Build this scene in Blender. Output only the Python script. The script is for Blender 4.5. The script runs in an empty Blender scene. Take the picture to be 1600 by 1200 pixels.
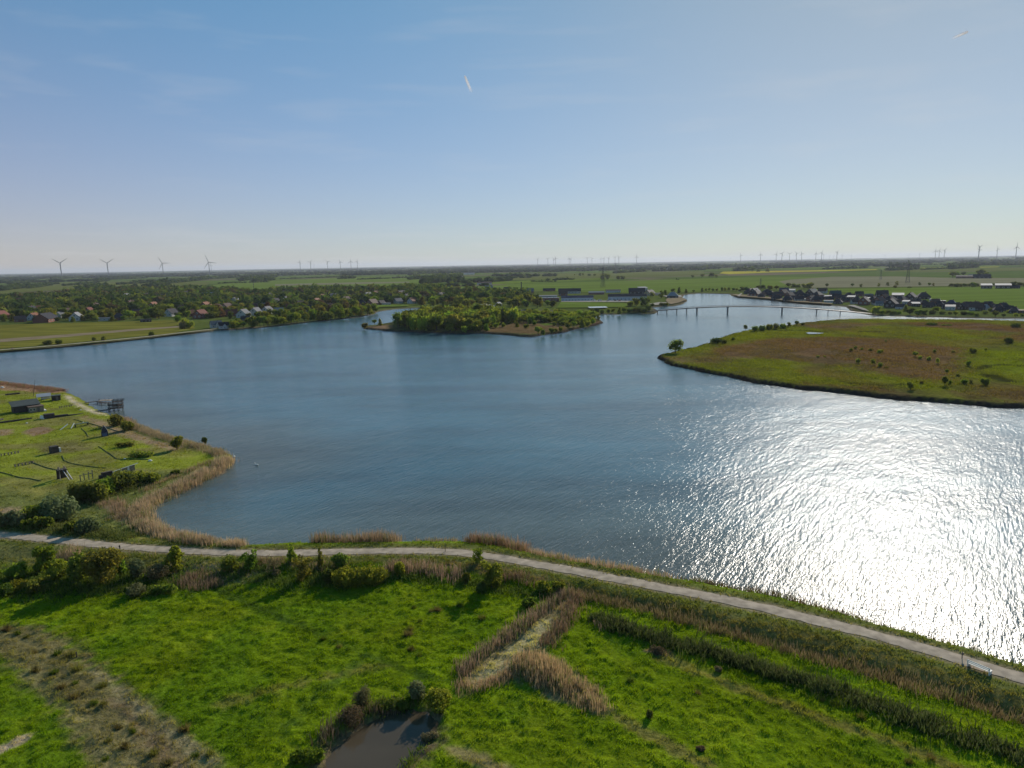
import bpy, math, random
import numpy as np
from mathutils import Vector, Matrix

random.seed(7)
rng = np.random.default_rng(7)
scene = bpy.context.scene
COL = scene.collection
R = math.radians
PI = math.pi

# ------------------------------------------------------------------ camera
H = 50.0                       # drone height above the lake (m)
FPX = 1110.0                   # focal length in photo pixels (1600 wide)
PITCH, ROLL = R(9.60), R(1.04)
F_ = Vector((0, math.cos(PITCH), -math.sin(PITCH)))
U0 = Vector((0, math.sin(PITCH), math.cos(PITCH)))
R0 = Vector((1, 0, 0))
CR = R0 * math.cos(ROLL) - U0 * math.sin(ROLL)
CU = U0 * math.cos(ROLL) + R0 * math.sin(ROLL)
cam_d = bpy.data.cameras.new('camera')
cam_d.sensor_width = 36.0
cam_d.lens = 36.0 * FPX / 1600.0
cam_d.clip_start, cam_d.clip_end = 1.0, 200000.0
cam = bpy.data.objects.new('camera', cam_d)
m = Matrix((CR, CU, -F_)).transposed().to_4x4()
m.translation = Vector((0, 0, H))
cam.matrix_world = m
COL.objects.link(cam)
scene.camera = cam

# ------------------------------------------------------------------ sky, sun, exposure
SUN_AZ, SUN_EL = R(30.0), R(24.5)          # azimuth clockwise from the view axis
scene.view_settings.view_transform = 'Standard'
scene.view_settings.look = 'None'
scene.view_settings.gamma = 1.0
scene.view_settings.use_curve_mapping = False
scene.view_settings.exposure = 0.0
w = bpy.data.worlds.new('World')
scene.world = w
w.use_nodes = True
nt = w.node_tree
nt.nodes.clear()
N = nt.nodes.new
L = nt.links.new
out = N('ShaderNodeOutputWorld')
bg = N('ShaderNodeBackground')
bg.inputs['Strength'].default_value = 0.10
sky = N('ShaderNodeTexSky')
sky.sky_type = 'NISHITA'
sky.sun_disc = False
sky.sun_elevation = SUN_EL
sky.sun_rotation = SUN_AZ
sky.altitude = 50
sky.air_density = 1.0
sky.dust_density = 0.0
sky.ozone_density = 4.0
# thin streaky clouds: low bands all round the horizon and faint cirrus higher up
tc = N('ShaderNodeTexCoord')
sep = N('ShaderNodeSeparateXYZ'); L(tc.outputs['Generated'], sep.inputs[0])
# milky summer air: the sky's range is soft, it whitens towards the sun and towards the horizon
def vmath(op, a, b=None, s=None):
    k = N('ShaderNodeVectorMath'); k.operation = op
    for i, v in enumerate((a, b)):
        if v is None: continue
        if isinstance(v, tuple): k.inputs[i].default_value = v
        else: L(v, k.inputs[i])
    if s is not None:
        if isinstance(s, float): k.inputs['Scale'].default_value = s
        else: L(s, k.inputs['Scale'])
    return k
def smath(op, a, b=None, clamp=False):
    k = N('ShaderNodeMath'); k.operation = op; k.use_clamp = clamp
    for i, v in enumerate((a, b)):
        if v is None: continue
        if isinstance(v, float): k.inputs[i].default_value = v
        else: L(v, k.inputs[i])
    return k.outputs[0]
gam = N('ShaderNodeGamma'); gam.inputs['Gamma'].default_value = 0.6
L(vmath('SCALE', sky.outputs[0], s=0.05).outputs[0], gam.inputs[0])
SUNV = (math.sin(SUN_AZ) * math.cos(SUN_EL), math.cos(SUN_AZ) * math.cos(SUN_EL), math.sin(SUN_EL))
dotn = vmath('DOT_PRODUCT', tc.outputs['Generated'], SUNV)
glow = smath('POWER', smath('MAXIMUM', dotn.outputs['Value'], 0.0), 8.0)
low = smath('EXPONENT', smath('MULTIPLY', smath('MAXIMUM', sep.outputs['Z'], 0.0), -5.0))
base = vmath('MULTIPLY', gam.outputs[0], (.195, .965, 1.20))
s1 = vmath('ADD', base.outputs[0], vmath('SCALE', (.215, .085, -.090), s=glow).outputs[0])
s2 = vmath('ADD', s1.outputs[0], vmath('SCALE', (.445, -.010, -.065), s=low).outputs[0])
s3 = vmath('SCALE', vmath('MAXIMUM', s2.outputs[0], (.01, .01, .01)).outputs[0], s=10.0)
mp = N('ShaderNodeMapping'); mp.inputs['Scale'].default_value = (2.2, 2.2, 34.0)
L(tc.outputs['Generated'], mp.inputs[0])
nz = N('ShaderNodeTexNoise'); nz.inputs['Scale'].default_value = 3.0; nz.inputs['Detail'].default_value = 6.0
nz.inputs['Roughness'].default_value = 0.55
L(mp.outputs[0], nz.inputs['Vector'])
cr = N('ShaderNodeValToRGB'); cr.color_ramp.elements[0].position = 0.52; cr.color_ramp.elements[1].position = 0.72
L(nz.outputs['Fac'], cr.inputs[0])
band = N('ShaderNodeMapRange'); band.inputs[1].default_value = 0.0; band.inputs[2].default_value = 0.06
band.inputs[3].default_value = 0.45; band.inputs[4].default_value = 0.0
L(sep.outputs['Z'], band.inputs[0])
mul = N('ShaderNodeMath'); mul.operation = 'MULTIPLY'
L(cr.outputs[0], mul.inputs[0]); L(band.outputs[0], mul.inputs[1])
mp2 = N('ShaderNodeMapping'); mp2.inputs['Scale'].default_value = (3.0, 7.0, 26.0); mp2.inputs['Rotation'].default_value = (0.2, 0.1, 0.5)
L(tc.outputs['Generated'], mp2.inputs[0])
nz2 = N('ShaderNodeTexNoise'); nz2.inputs['Scale'].default_value = 1.6; nz2.inputs['Detail'].default_value = 7.0
L(mp2.outputs[0], nz2.inputs['Vector'])
cr2 = N('ShaderNodeValToRGB'); cr2.color_ramp.elements[0].position = 0.53; cr2.color_ramp.elements[1].position = 0.80
L(nz2.outputs['Fac'], cr2.inputs[0])
mul2 = N('ShaderNodeMath'); mul2.operation = 'MULTIPLY'; mul2.inputs[1].default_value = 0.16
L(cr2.outputs[0], mul2.inputs[0])
add = N('ShaderNodeMath'); add.operation = 'ADD'; add.use_clamp = True
L(mul.outputs[0], add.inputs[0]); L(mul2.outputs[0], add.inputs[1])
mix = N('ShaderNodeMix'); mix.data_type = 'RGBA'
mix.inputs[7].default_value = (6.6, 6.6, 6.6, 1)
L(add.outputs[0], mix.inputs[0]); L(s3.outputs[0], mix.inputs[6])
L(mix.outputs[2], bg.inputs['Color'])
L(bg.outputs[0], out.inputs['Surface'])

sun_d = bpy.data.lights.new('sun', 'SUN')
sun_d.energy = 4.9
sun_d.angle = R(0.53)
sun_d.color = (1.0, 0.93, 0.82)
sun = bpy.data.objects.new('sun', sun_d)
to_sun = Vector((math.sin(SUN_AZ) * math.cos(SUN_EL), math.cos(SUN_AZ) * math.cos(SUN_EL), math.sin(SUN_EL)))
sun.rotation_euler = to_sun.to_track_quat('Z', 'Y').to_euler()
sun.location = (0, 0, 400)
COL.objects.link(sun)

cy = scene.cycles
cy.max_bounces = 6
cy.diffuse_bounces = 2
cy.glossy_bounces = 2
cy.transmission_bounces = 4
cy.transparent_max_bounces = 8
cy.volume_bounces = 0
cy.use_adaptive_sampling = True
cy.adaptive_threshold = 0.015
cy.use_denoising = True
cy.sample_clamp_indirect = 4.0
cy.sample_clamp_direct = 6.5

# ------------------------------------------------------------------ mapping: photo pixel -> place on the level z
def gp(px, py, z=0.0):
    d = F_ + CR * ((px - 800) / FPX) - CU * ((py - 600) / FPX)
    dz = min(d.z, -0.0006)
    t = (H - z) / (-dz)
    return np.array((d.x * t, d.y * t, z))

def gps(pts, z=0.0):
    return np.array([gp(a, b, z)[:2] for a, b in pts])

def ray_at(px, py, dist):
    d = F_ + CR * ((px - 800) / FPX) - CU * ((py - 600) / FPX)
    return Vector((0, 0, H)) + d * dist

def px_of(x, y, z=0.0):
    v = Vector((x, y, z - H))
    k = v.dot(F_)
    return 800 + FPX * v.dot(CR) / k, 600 - FPX * v.dot(CU) / k

# ------------------------------------------------------------------ numpy noise / geometry
def _hash(ix, iy, s):
    h = (ix.astype(np.int64) * 374761393 + iy.astype(np.int64) * 668265263 + s * 974711) & 0x7fffffff
    h = ((h ^ (h >> 13)) * 1274126177) & 0x7fffffff
    return ((h ^ (h >> 16)) & 0xffff) / 65535.0

def vnoise(x, y, s=0):
    ix, iy = np.floor(x), np.floor(y)
    fx, fy = x - ix, y - iy
    fx, fy = fx * fx * (3 - 2 * fx), fy * fy * (3 - 2 * fy)
    a, b = _hash(ix, iy, s), _hash(ix + 1, iy, s)
    c, d = _hash(ix, iy + 1, s), _hash(ix + 1, iy + 1, s)
    return (a + (b - a) * fx) * (1 - fy) + (c + (d - c) * fx) * fy

def fbm(x, y, s=0, o=3):
    r, a, t = 0, 1.0, 0
    for k in range(o):
        r = r + a * vnoise(x * 2 ** k, y * 2 ** k, s + k * 17)
        t += a
        a *= .5
    return r / t

def seg_dist(X, Y, P, closed=False):
    P = np.asarray(P, float)
    best = np.full(X.shape, 1e18)
    side = np.zeros(X.shape)
    n = len(P)
    for i in range(n if closed else n - 1):
        a, b = P[i], P[(i + 1) % n]
        ab = b - a
        l2 = max(ab @ ab, 1e-9)
        t = np.clip(((X - a[0]) * ab[0] + (Y - a[1]) * ab[1]) / l2, 0, 1)
        dx, dy = X - (a[0] + t * ab[0]), Y - (a[1] + t * ab[1])
        d2 = dx * dx + dy * dy
        s = ab[0] * dy - ab[1] * dx
        m_ = d2 < best
        best = np.where(m_, d2, best)
        side = np.where(m_, s, side)
    return np.sqrt(best), side

def inside(X, Y, P):
    P = np.asarray(P, float)
    r = np.zeros(X.shape, bool)
    n = len(P)
    for i in range(n):
        x1, y1 = P[i]
        x2, y2 = P[(i + 1) % n]
        if y1 == y2:
            continue
        c = ((y1 > Y) != (y2 > Y)) & (X < (x2 - x1) * (Y - y1) / (y2 - y1) + x1)
        r ^= c
    return r

def sdf(X, Y, P):
    d, _ = seg_dist(X, Y, P, True)
    return np.where(inside(X, Y, P), d, -d)

def sstep(a, b, x):
    t = np.clip((x - a) / (b - a), 0, 1)
    return t * t * (3 - 2 * t)

# ------------------------------------------------------------------ materials
def new_mat(name):
    mt = bpy.data.materials.new(name)
    mt.use_nodes = True
    mt.node_tree.nodes.clear()
    return mt, mt.node_tree.nodes.new, mt.node_tree.links.new

def plain(name, col, rough=0.8, var=0.18, scale=1.5, spec=0.3, metal=0.0, coords='Object', bump=0.0):
    mt, n, l = new_mat(name)
    o = n('ShaderNodeOutputMaterial'); p = n('ShaderNodeBsdfPrincipled')
    t = n('ShaderNodeTexCoord'); z = n('ShaderNodeTexNoise')
    z.inputs['Scale'].default_value = scale; z.inputs['Detail'].default_value = 5
    l(t.outputs[coords], z.inputs['Vector'])
    mr = n('ShaderNodeMapRange'); mr.inputs[1].default_value = .3; mr.inputs[2].default_value = .7
    mr.inputs[3].default_value = 1 - var; mr.inputs[4].default_value = 1 + var
    l(z.outputs['Fac'], mr.inputs[0])
    mx = n('ShaderNodeVectorMath'); mx.operation = 'SCALE'
    mx.inputs[0].default_value = col[:3]
    l(mr.outputs[0], mx.inputs['Scale'])
    l(mx.outputs[0], p.inputs['Base Color'])
    p.inputs['Roughness'].default_value = rough
    p.inputs['Specular IOR Level'].default_value = spec
    p.inputs['Metallic'].default_value = metal
    if bump:
        b = n('ShaderNodeBump'); b.inputs['Strength'].default_value = 1; b.inputs['Distance'].default_value = bump
        l(z.outputs['Fac'], b.inputs['Height']); l(b.outputs[0], p.inputs['Normal'])
    l(p.outputs[0], o.inputs['Surface'])
    return mt

def leafy(name, col, trans=0.45, rnd=0.25, hue=0.03, attr=False, tcol=None):
    """leaves and blades: diffuse plus light shining through, tone varied per object and over the crown"""
    mt, n, l = new_mat(name)
    o = n('ShaderNodeOutputMaterial')
    t = n('ShaderNodeTexCoord'); z = n('ShaderNodeTexNoise'); z.inputs['Scale'].default_value = .9; z.inputs['Detail'].default_value = 3
    l(t.outputs['Object'], z.inputs['Vector'])
    oi = n('ShaderNodeObjectInfo')
    hs = n('ShaderNodeHueSaturation')
    if attr:
        va = n('ShaderNodeAttribute'); va.attribute_name = 'tone'
        l(va.outputs['Color'], hs.inputs['Color'])
    else:
        hs.inputs['Color'].default_value = (*col, 1)
    h1 = n('ShaderNodeMapRange'); h1.inputs[3].default_value = .5 - hue; h1.inputs[4].default_value = .5 + hue
    l(oi.outputs['Random'], h1.inputs[0]); l(h1.outputs[0], hs.inputs['Hue'])
    v1 = n('ShaderNodeMapRange'); v1.inputs[1].default_value = .3; v1.inputs[2].default_value = .7
    v1.inputs[3].default_value = 1 - rnd; v1.inputs[4].default_value = 1 + rnd
    l(z.outputs['Fac'], v1.inputs[0])
    v2 = n('ShaderNodeMath'); v2.operation = 'MULTIPLY_ADD'; v2.inputs[1].default_value = 7.13; v2.inputs[2].default_value = 0
    l(oi.outputs['Random'], v2.inputs[0])
    fr = n('ShaderNodeMath'); fr.operation = 'FRACT'; l(v2.outputs[0], fr.inputs[0])
    v3 = n('ShaderNodeMapRange'); v3.inputs[3].default_value = 1 - rnd; v3.inputs[4].default_value = 1 + rnd
    l(fr.outputs[0], v3.inputs[0])
    vm = n('ShaderNodeMath'); vm.operation = 'MULTIPLY'; l(v1.outputs[0], vm.inputs[0]); l(v3.outputs[0], vm.inputs[1])
    l(vm.outputs[0], hs.inputs['Value'])
    d = n('ShaderNodeBsdfDiffuse'); l(hs.outputs[0], d.inputs['Color'])
    tr = n('ShaderNodeBsdfTranslucent')
    tm = n('ShaderNodeMix'); tm.data_type = 'RGBA'; tm.blend_type = 'MULTIPLY'; tm.inputs[0].default_value = 1
    l(hs.outputs[0], tm.inputs[6]); tm.inputs[7].default_value = (*(tcol or (1.5, 1.35, .6)), 1)
    l(tm.outputs[2], tr.inputs['Color'])
    ms = n('ShaderNodeMixShader'); ms.inputs[0].default_value = trans
    l(d.outputs[0], ms.inputs[1]); l(tr.outputs[0], ms.inputs[2]); l(ms.outputs[0], o.inputs['Surface'])
    return mt

def ground_mat(name, s1=0.9, s2=0.12, var=0.35, bump=0.12):
    """colour of the zone comes from the mesh ('tone'), grain from noises in the ground's own metres"""
    mt, n, l = new_mat(name)
    o = n('ShaderNodeOutputMaterial'); p = n('ShaderNodeBsdfPrincipled')
    g = n('ShaderNodeNewGeometry')
    a = n('ShaderNodeAttribute'); a.attribute_name = 'tone'
    z = n('ShaderNodeTexNoise'); z.inputs['Scale'].default_value = s1; z.inputs['Detail'].default_value = 8; z.inputs['Roughness'].default_value = .65
    z2 = n('ShaderNodeTexNoise'); z2.inputs['Scale'].default_value = s2; z2.inputs['Detail'].default_value = 4
    l(g.outputs['Position'], z.inputs['Vector']); l(g.outputs['Position'], z2.inputs['Vector'])
    m1 = n('ShaderNodeMapRange'); m1.inputs[1].default_value = .3; m1.inputs[2].default_value = .7; m1.inputs[3].default_value = 1 - var; m1.inputs[4].default_value = 1 + var
    m2 = n('ShaderNodeMapRange'); m2.inputs[1].default_value = .3; m2.inputs[2].default_value = .7; m2.inputs[3].default_value = 1 - var * .6; m2.inputs[4].default_value = 1 + var * .6
    l(z.outputs['Fac'], m1.inputs[0]); l(z2.outputs['Fac'], m2.inputs[0])
    mm = n('ShaderNodeMath'); mm.operation = 'MULTIPLY'; l(m1.outputs[0], mm.inputs[0]); l(m2.outputs[0], mm.inputs[1])
    sc = n('ShaderNodeVectorMath'); sc.operation = 'SCALE'; l(a.outputs['Color'], sc.inputs[0]); l(mm.outputs[0], sc.inputs['Scale'])
    l(sc.outputs[0], p.inputs['Base Color'])
    p.inputs['Roughness'].default_value = 1.0; p.inputs['Specular IOR Level'].default_value = 0.0
    b = n('ShaderNodeBump'); b.inputs['Distance'].default_value = bump; b.inputs['Strength'].default_value = 1
    l(z.outputs['Fac'], b.inputs['Height']); l(b.outputs[0], p.inputs['Normal'])
    l(p.outputs[0], o.inputs['Surface'])
    return mt

def water_mat(name, base, big=True, rough=0.07):
    mt, n, l = new_mat(name)
    o = n('ShaderNodeOutputMaterial'); p = n('ShaderNodeBsdfPrincipled')
    g = n('ShaderNodeNewGeometry')
    zc = n('ShaderNodeTexNoise'); zc.inputs['Scale'].default_value = 1.0; zc.inputs['Detail'].default_value = 7; zc.inputs['Roughness'].default_value = .62
    zm = n('ShaderNodeMapping'); zm.inputs['Scale'].default_value = (.010, .030, 1); zm.inputs['Rotation'].default_value = (0, 0, .25)
    l(g.outputs['Position'], zm.inputs[0]); l(zm.outputs[0], zc.inputs['Vector'])
    mr = n('ShaderNodeMapRange'); mr.inputs[1].default_value = .35; mr.inputs[2].default_value = .65; mr.inputs[3].default_value = .70; mr.inputs[4].default_value = 1.32
    l(zc.outputs['Fac'], mr.inputs[0])
    sc = n('ShaderNodeVectorMath'); sc.operation = 'SCALE'
    at = n('ShaderNodeAttribute'); at.attribute_name = 'tone'
    if big:
        l(at.outputs['Color'], sc.inputs[0])
    else:
        sc.inputs[0].default_value = base
    l(mr.outputs[0], sc.inputs['Scale'])
    l(sc.outputs[0], p.inputs['Base Color'])
    p.inputs['IOR'].default_value = 1.333
    p.inputs['Roughness'].default_value = rough
    # wind waves: crests run along the wind's normal, three wavelengths
    rot = n('ShaderNodeVectorRotate'); rot.rotation_type = 'Z_AXIS'; rot.inputs['Angle'].default_value = R(34)
    l(g.outputs['Position'], rot.inputs['Vector'])
    last = None
    layers = [((1.6, 0.32, 1), 1.0, 2.0, 0.185), ((4.4, 1.3, 1), 1.0, 3.0, 0.088), ((0.5, 0.12, 1), 1.0, 1.5, 0.14), ((0.12, 0.05, 1), 1.0, 2.0, 0.35)] if big else [((1.2, .8, 1), 1.0, 2.0, .012)]
    for (s, sc_, det, amp) in layers:
        mp_ = n('ShaderNodeMapping'); mp_.inputs['Scale'].default_value = s
        l(rot.outputs[0], mp_.inputs[0])
        nn = n('ShaderNodeTexNoise'); nn.inputs['Scale'].default_value = sc_; nn.inputs['Detail'].default_value = det; nn.inputs['Roughness'].default_value = .5
        nn.inputs['Distortion'].default_value = .12
        l(mp_.outputs[0], nn.inputs['Vector'])
        ma = n('ShaderNodeMath'); ma.operation = 'MULTIPLY_ADD'; ma.inputs[1].default_value = amp
        l(nn.outputs['Fac'], ma.inputs[0])
        if last is not None:
            l(last, ma.inputs[2])
        else:
            ma.inputs[2].default_value = 0
        last = ma.outputs[0]
    b = n('ShaderNodeBump'); b.inputs['Strength'].default_value = 1; b.inputs['Distance'].default_value = 1.0
    l(last, b.inputs['Height'])
    if big:   # gusts: patches of calmer and rougher water
        zg = n('ShaderNodeTexNoise'); zg.inputs['Scale'].default_value = .02; zg.inputs['Detail'].default_value = 3
        l(g.outputs['Position'], zg.inputs['Vector'])
        gm = n('ShaderNodeMapRange'); gm.inputs[1].default_value = .35; gm.inputs[2].default_value = .65; gm.inputs[3].default_value = .75; gm.inputs[4].default_value = 1.0
        l(zg.outputs['Fac'], gm.inputs[0]); l(gm.outputs[0], b.inputs['Strength'])
    l(b.outputs[0], p.inputs['Normal'])
    l(p.outputs[0], o.inputs['Surface'])
    return mt

# ------------------------------------------------------------------ mesh helpers
def np_mesh(name, V, Fq, mats, tone=None, mi=None, smooth=False):
    """V (n,3); Fq (m,k) all faces with k corners; tone (n,3) colour of the zone per vertex"""
    me = bpy.data.meshes.new(name)
    V = np.asarray(V, np.float32); Fq = np.asarray(Fq, np.int32)
    k = Fq.shape[1]
    me.vertices.add(len(V)); me.vertices.foreach_set('co', V.ravel())
    me.loops.add(Fq.size); me.loops.foreach_set('vertex_index', Fq.ravel())
    me.polygons.add(len(Fq)); me.polygons.foreach_set('loop_start', np.arange(0, Fq.size, k, dtype=np.int32))
    me.update(calc_edges=True)
    for mt in (mats if isinstance(mats, (list, tuple)) else [mats]):
        me.materials.append(mt)
    if mi is not None:
        me.polygons.foreach_set('material_index', np.asarray(mi, np.int32))
    if tone is not None:
        at = me.attributes.new('tone', 'FLOAT_COLOR', 'POINT')
        c = np.ones((len(V), 4), np.float32); c[:, :3] = tone
        at.data.foreach_set('color', c.ravel())
    if smooth:
        me.polygons.foreach_set('use_smooth', np.ones(len(Fq), bool))
    return me

class MB:
    """collects boxes, bars, prisms and polygons into ONE mesh"""
    def __init__(s): s.v, s.f, s.m = [], [], []
    def poly(s, pts, mi=0):
        i = len(s.v); s.v += [tuple(p) for p in pts]; s.f.append(tuple(range(i, i + len(pts)))); s.m.append(mi)
    def box(s, c, d, rz=0.0, mi=0, taper=1.0):
        x, y, z = c; a, b, h = d[0] / 2, d[1] / 2, d[2] / 2
        i = len(s.v); co, si = math.cos(rz), math.sin(rz)
        for dz, k in ((-h, 1.0), (h, taper)):
            for sx, sy in ((-1, -1), (1, -1), (1, 1), (-1, 1)):
                px, py = sx * a * k, sy * b * k
                s.v.append((x + px * co - py * si, y + px * si + py * co, z + dz))
        s.f += [(i, i + 3, i + 2, i + 1), (i + 4, i + 5, i + 6, i + 7)] + [(i + k, i + (k + 1) % 4, i + 4 + (k + 1) % 4, i + 4 + k) for k in range(4)]
        s.m += [mi] * 6
    def tube(s, p, q, r1, r2=None, n=6, mi=0):
        r2 = r1 if r2 is None else r2
        p, q = Vector(p), Vector(q); d = (q - p).normalized()
        u = d.orthogonal().normalized(); v = d.cross(u); i = len(s.v)
        for c, r in ((p, r1), (q, r2)):
            for k in range(n):
                a = 2 * PI * k / n
                s.v.append(tuple(c + u * (math.cos(a) * r) + v * (math.sin(a) * r)))
        for k in range(n):
            s.f.append((i + k, i + (k + 1) % n, i + n + (k + 1) % n, i + n + k)); s.m.append(mi)
        s.f.append(tuple(i + k for k in reversed(range(n)))); s.f.append(tuple(i + n + k for k in range(n))); s.m += [mi, mi]
    def mesh(s, name, mats):
        me = bpy.data.meshes.new(name)
        me.from_pydata(s.v, [], s.f)
        for mt in (mats if isinstance(mats, (list, tuple)) else [mats]): me.materials.append(mt)
        me.polygons.foreach_set('material_index', s.m)
        me.update()
        return me

def ob(name, me, parent=None, loc=(0, 0, 0), rz=0.0, sc=1.0):
    o = bpy.data.objects.new(name, me)
    o.location = loc; o.rotation_euler = (0, 0, rz)
    o.scale = sc if isinstance(sc, (tuple, list)) else (sc, sc, sc)
    COL.objects.link(o)
    if parent is not None: o.parent = parent
    return o

def tag(o, label=None, cat=None, group=None, kind=None):
    if label: o['label'] = label
    if cat: o['category'] = cat
    if group: o['group'] = group
    if kind: o['kind'] = kind
    return o

KIDS = {}
def part(name, mb, mat, parent, loc=(0, 0, 0), rz=0.0):
    me = mb if isinstance(mb, bpy.types.Mesh) else mb.mesh(name, mat)
    o = ob(name, me, parent, loc, rz)
    KIDS.setdefault(parent.name, []).append(o)
    return o

def copy_tree(o, parent=None):
    c = o.copy(); COL.objects.link(c)
    if parent is not None: c.parent = parent
    for ch in KIDS.get(o.name, []):
        d = copy_tree(ch, c)
        KIDS.setdefault(c.name, []).append(d)
    return c

USED = set()
def inst(proto, loc, rz=0.0, sc=1.0, name=None):
    """first call places the prototype itself, later ones a copy of it and all its parts"""
    if proto.name not in USED:
        USED.add(proto.name); o = proto
    else:
        o = copy_tree(proto)
    o.location = loc; o.rotation_euler = (0, 0, rz)
    o.scale = sc if isinstance(sc, (tuple, list)) else (sc, sc, sc)
    return o

ONES = 'zeroth first second third fourth fifth sixth seventh eighth ninth tenth eleventh twelfth thirteenth fourteenth fifteenth sixteenth seventeenth eighteenth nineteenth'.split()
TENS = {20: 'twent', 30: 'thirt', 40: 'fort', 50: 'fift', 60: 'sixt', 70: 'sevent', 80: 'eight', 90: 'ninet'}
def nth(n):
    if n >= 100: return 'hundredth' if n == 100 else 'hundred and ' + nth(n - 100)
    if n < 20: return ONES[n]
    t, u = n // 10 * 10, n % 10
    return TENS[t] + ('ieth' if u == 0 else 'y-' + ONES[u])

def number_row(items, phrase):
    """items: [(object, look)]; label = look + its place in the row, counted from the beach cabin's side of the view"""
    items = sorted(items, key=lambda t: px_of(*t[0].location)[0])
    for i, (o, look) in enumerate(items):
        o['label'] = f'{look}, {nth(i + 1)} {phrase}'

# ------------------------------------------------------------------ palette
C_MEADOW = (0.112, 0.162, 0.006)
C_LAWN = (0.195, 0.215, 0.026)
C_ROUGH = (0.135, 0.125, 0.045)
C_REED = (0.36, 0.265, 0.160)
C_DRY = (0.34, 0.29, 0.17)
C_SAND = (0.50, 0.41, 0.29)
C_MUD = (0.10, 0.075, 0.05)
C_HEATH = (0.150, 0.095, 0.055)
M_ground = ground_mat('ground_soil', 2.0, 0.16, .42, .22)
M_isle = ground_mat('island_soil', 0.7, 0.07, .45, .55)
M_far = ground_mat('far_ground', 0.10, 0.012, .22, .3)
M_water = water_mat('lake_water', (0.02, 0.05, 0.07), True, 0.135)
M_pond = water_mat('pond_water', (0.085, 0.065, 0.04), False, 0.02)
M_path = plain('gravel_path', (0.35, 0.28, 0.205), .95, .30, .8, .2, bump=.02)
M_grass = leafy('grass_blades', (0, 0, 0), .5, .22, .012, attr=True, tcol=(1.25, 1.3, .5))
M_reed = leafy('reed_stems', (0, 0, 0), .35, .22, .01, attr=True, tcol=(1.1, 1.0, .85))
M_leaf = {
    'fresh': leafy('leaf_fresh_green', (0.175, 0.235, 0.036), .58),
    'mid': leafy('leaf_mid_green', (0.140, 0.180, 0.036), .58),
    'dark': leafy('leaf_dark_green', (0.088, 0.120, 0.030), .5),
    'olive': leafy('leaf_olive', (0.160, 0.168, 0.042), .58),
    'grey': leafy('leaf_grey_green', (0.165, 0.185, 0.085), .45, tcol=(1.1, 1.1, .8)),
    'yellow': leafy('leaf_yellow_green', (0.19, 0.22, 0.035), .55),
    'bronze': leafy('leaf_bronze', (0.125, 0.090, 0.045), .4, tcol=(1.4, .9, .6)),
    'twig': leafy('leaf_bare_twigs', (0.215, 0.180, 0.085), .40, tcol=(1, .9, .8)),
}
M_bark = plain('bark', (0.085, 0.065, 0.048), .9, .3, 5)
TONE_WORD = {'fresh': 'fresh green', 'mid': 'mid green', 'dark': 'dark green', 'olive': 'olive green', 'grey': 'grey-green', 'yellow': 'yellow-green', 'bronze': 'bronze-brown', 'twig': 'bare grey-brown'}

# ------------------------------------------------------------------ shore lines (photo outline on the water level)
NEAR_SHORE = [(-300, 572), (-140, 583), (-60, 589), (0, 595), (30, 603), (67, 606), (93, 609), (114, 617), (132, 627), (144, 636), (157, 643), (169, 648), (187, 652), (210, 661),
              (234, 671), (262, 682), (294, 690), (320, 696), (344, 703), (360, 712), (366, 718), (356, 731), (332, 744), (294, 764), (256, 781),
              (236, 793), (230, 802), (238, 815), (256, 829), (290, 841), (330, 849), (390, 857), (440, 852), (480, 850), (560, 851), (640, 850), (720, 848), (760, 852), (800, 858),
              (822, 866), (880, 880), (940, 890), (1000, 899), (1085, 913), (1150, 924), (1212, 936), (1290, 958), (1348, 976), (1406, 991), (1464, 1006), (1522, 1023), (1600, 1045),
              (1700, 1075), (1900, 1140)]
ns = gps(NEAR_SHORE)
NEAR = np.vstack([ns, [[170, 20], [-460, 20]], [[-460, ns[0][1]]]])
EAST = gps([(1028, 557), (1056, 551), (1090, 544), (1109, 535), (1142, 524), (1173, 517), (1230, 511), (1251, 507), (1275, 504), (1309, 501.5), (1350, 500.5), (1427, 501.2), (1510, 501.5),
            (1570, 503), (1600, 504), (1800, 508), (1800, 652), (1700, 646), (1600, 639), (1525, 634.5), (1412, 626), (1319, 615), (1244, 607.5), (1180, 598), (1142, 590), (1101, 583), (1056, 572), (1028, 561)])
ISLE = gps([(566, 513), (580, 515), (600, 517), (640, 519), (700, 521), (760, 521.5), (800, 524), (814, 526), (832, 526), (850, 523.5), (880, 520), (900, 514), (920, 511), (942, 505), (938, 501),
            (925, 497), (900, 494), (850, 492), (760, 492), (690, 494), (640, 498), (612, 505), (590, 509), (575, 510)])
FAR_SHORE = [(-400, 584), (0, 552), (50, 548), (100, 543), (160, 538), (200, 533), (260, 526.5), (300, 522), (350, 515.5), (380, 514), (430, 510.5), (480, 504.5), (530, 499.5), (565, 495),
             (586, 491), (592, 487), (620, 483), (650, 481.5), (690, 483), (760, 484), (850, 486), (920, 491), (960, 491.5), (1000, 490.5), (1020, 490.5), (1029, 487), (1022, 482.5), (1016, 480.5), (1037, 479),
             (1053, 478.5), (1066, 475.5), (1075.5, 469.5), (1067, 465), (1070, 460.5), (1091, 458.5), (1139, 459.5), (1143, 462.5), (1159, 466), (1200, 469), (1245, 474.5), (1275, 476.5), (1305, 478),
             (1322, 480), (1328, 485), (1345, 489), (1358, 493), (1380, 494), (1430, 495), (1487, 496.5), (1555, 498), (1600, 498), (1800, 502)]
fs = gps(FAR_SHORE)
FAR = np.vstack([fs, [[90000, fs[-1][1]], [90000, 90000], [-90000, 90000], [-90000, fs[0][1]]]])

def axis(parts):
    a = []
    for lo, hi, st in parts:
        a += list(np.arange(lo, hi, st))
    a.append(parts[-1][1])
    return np.array(a)

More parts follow.
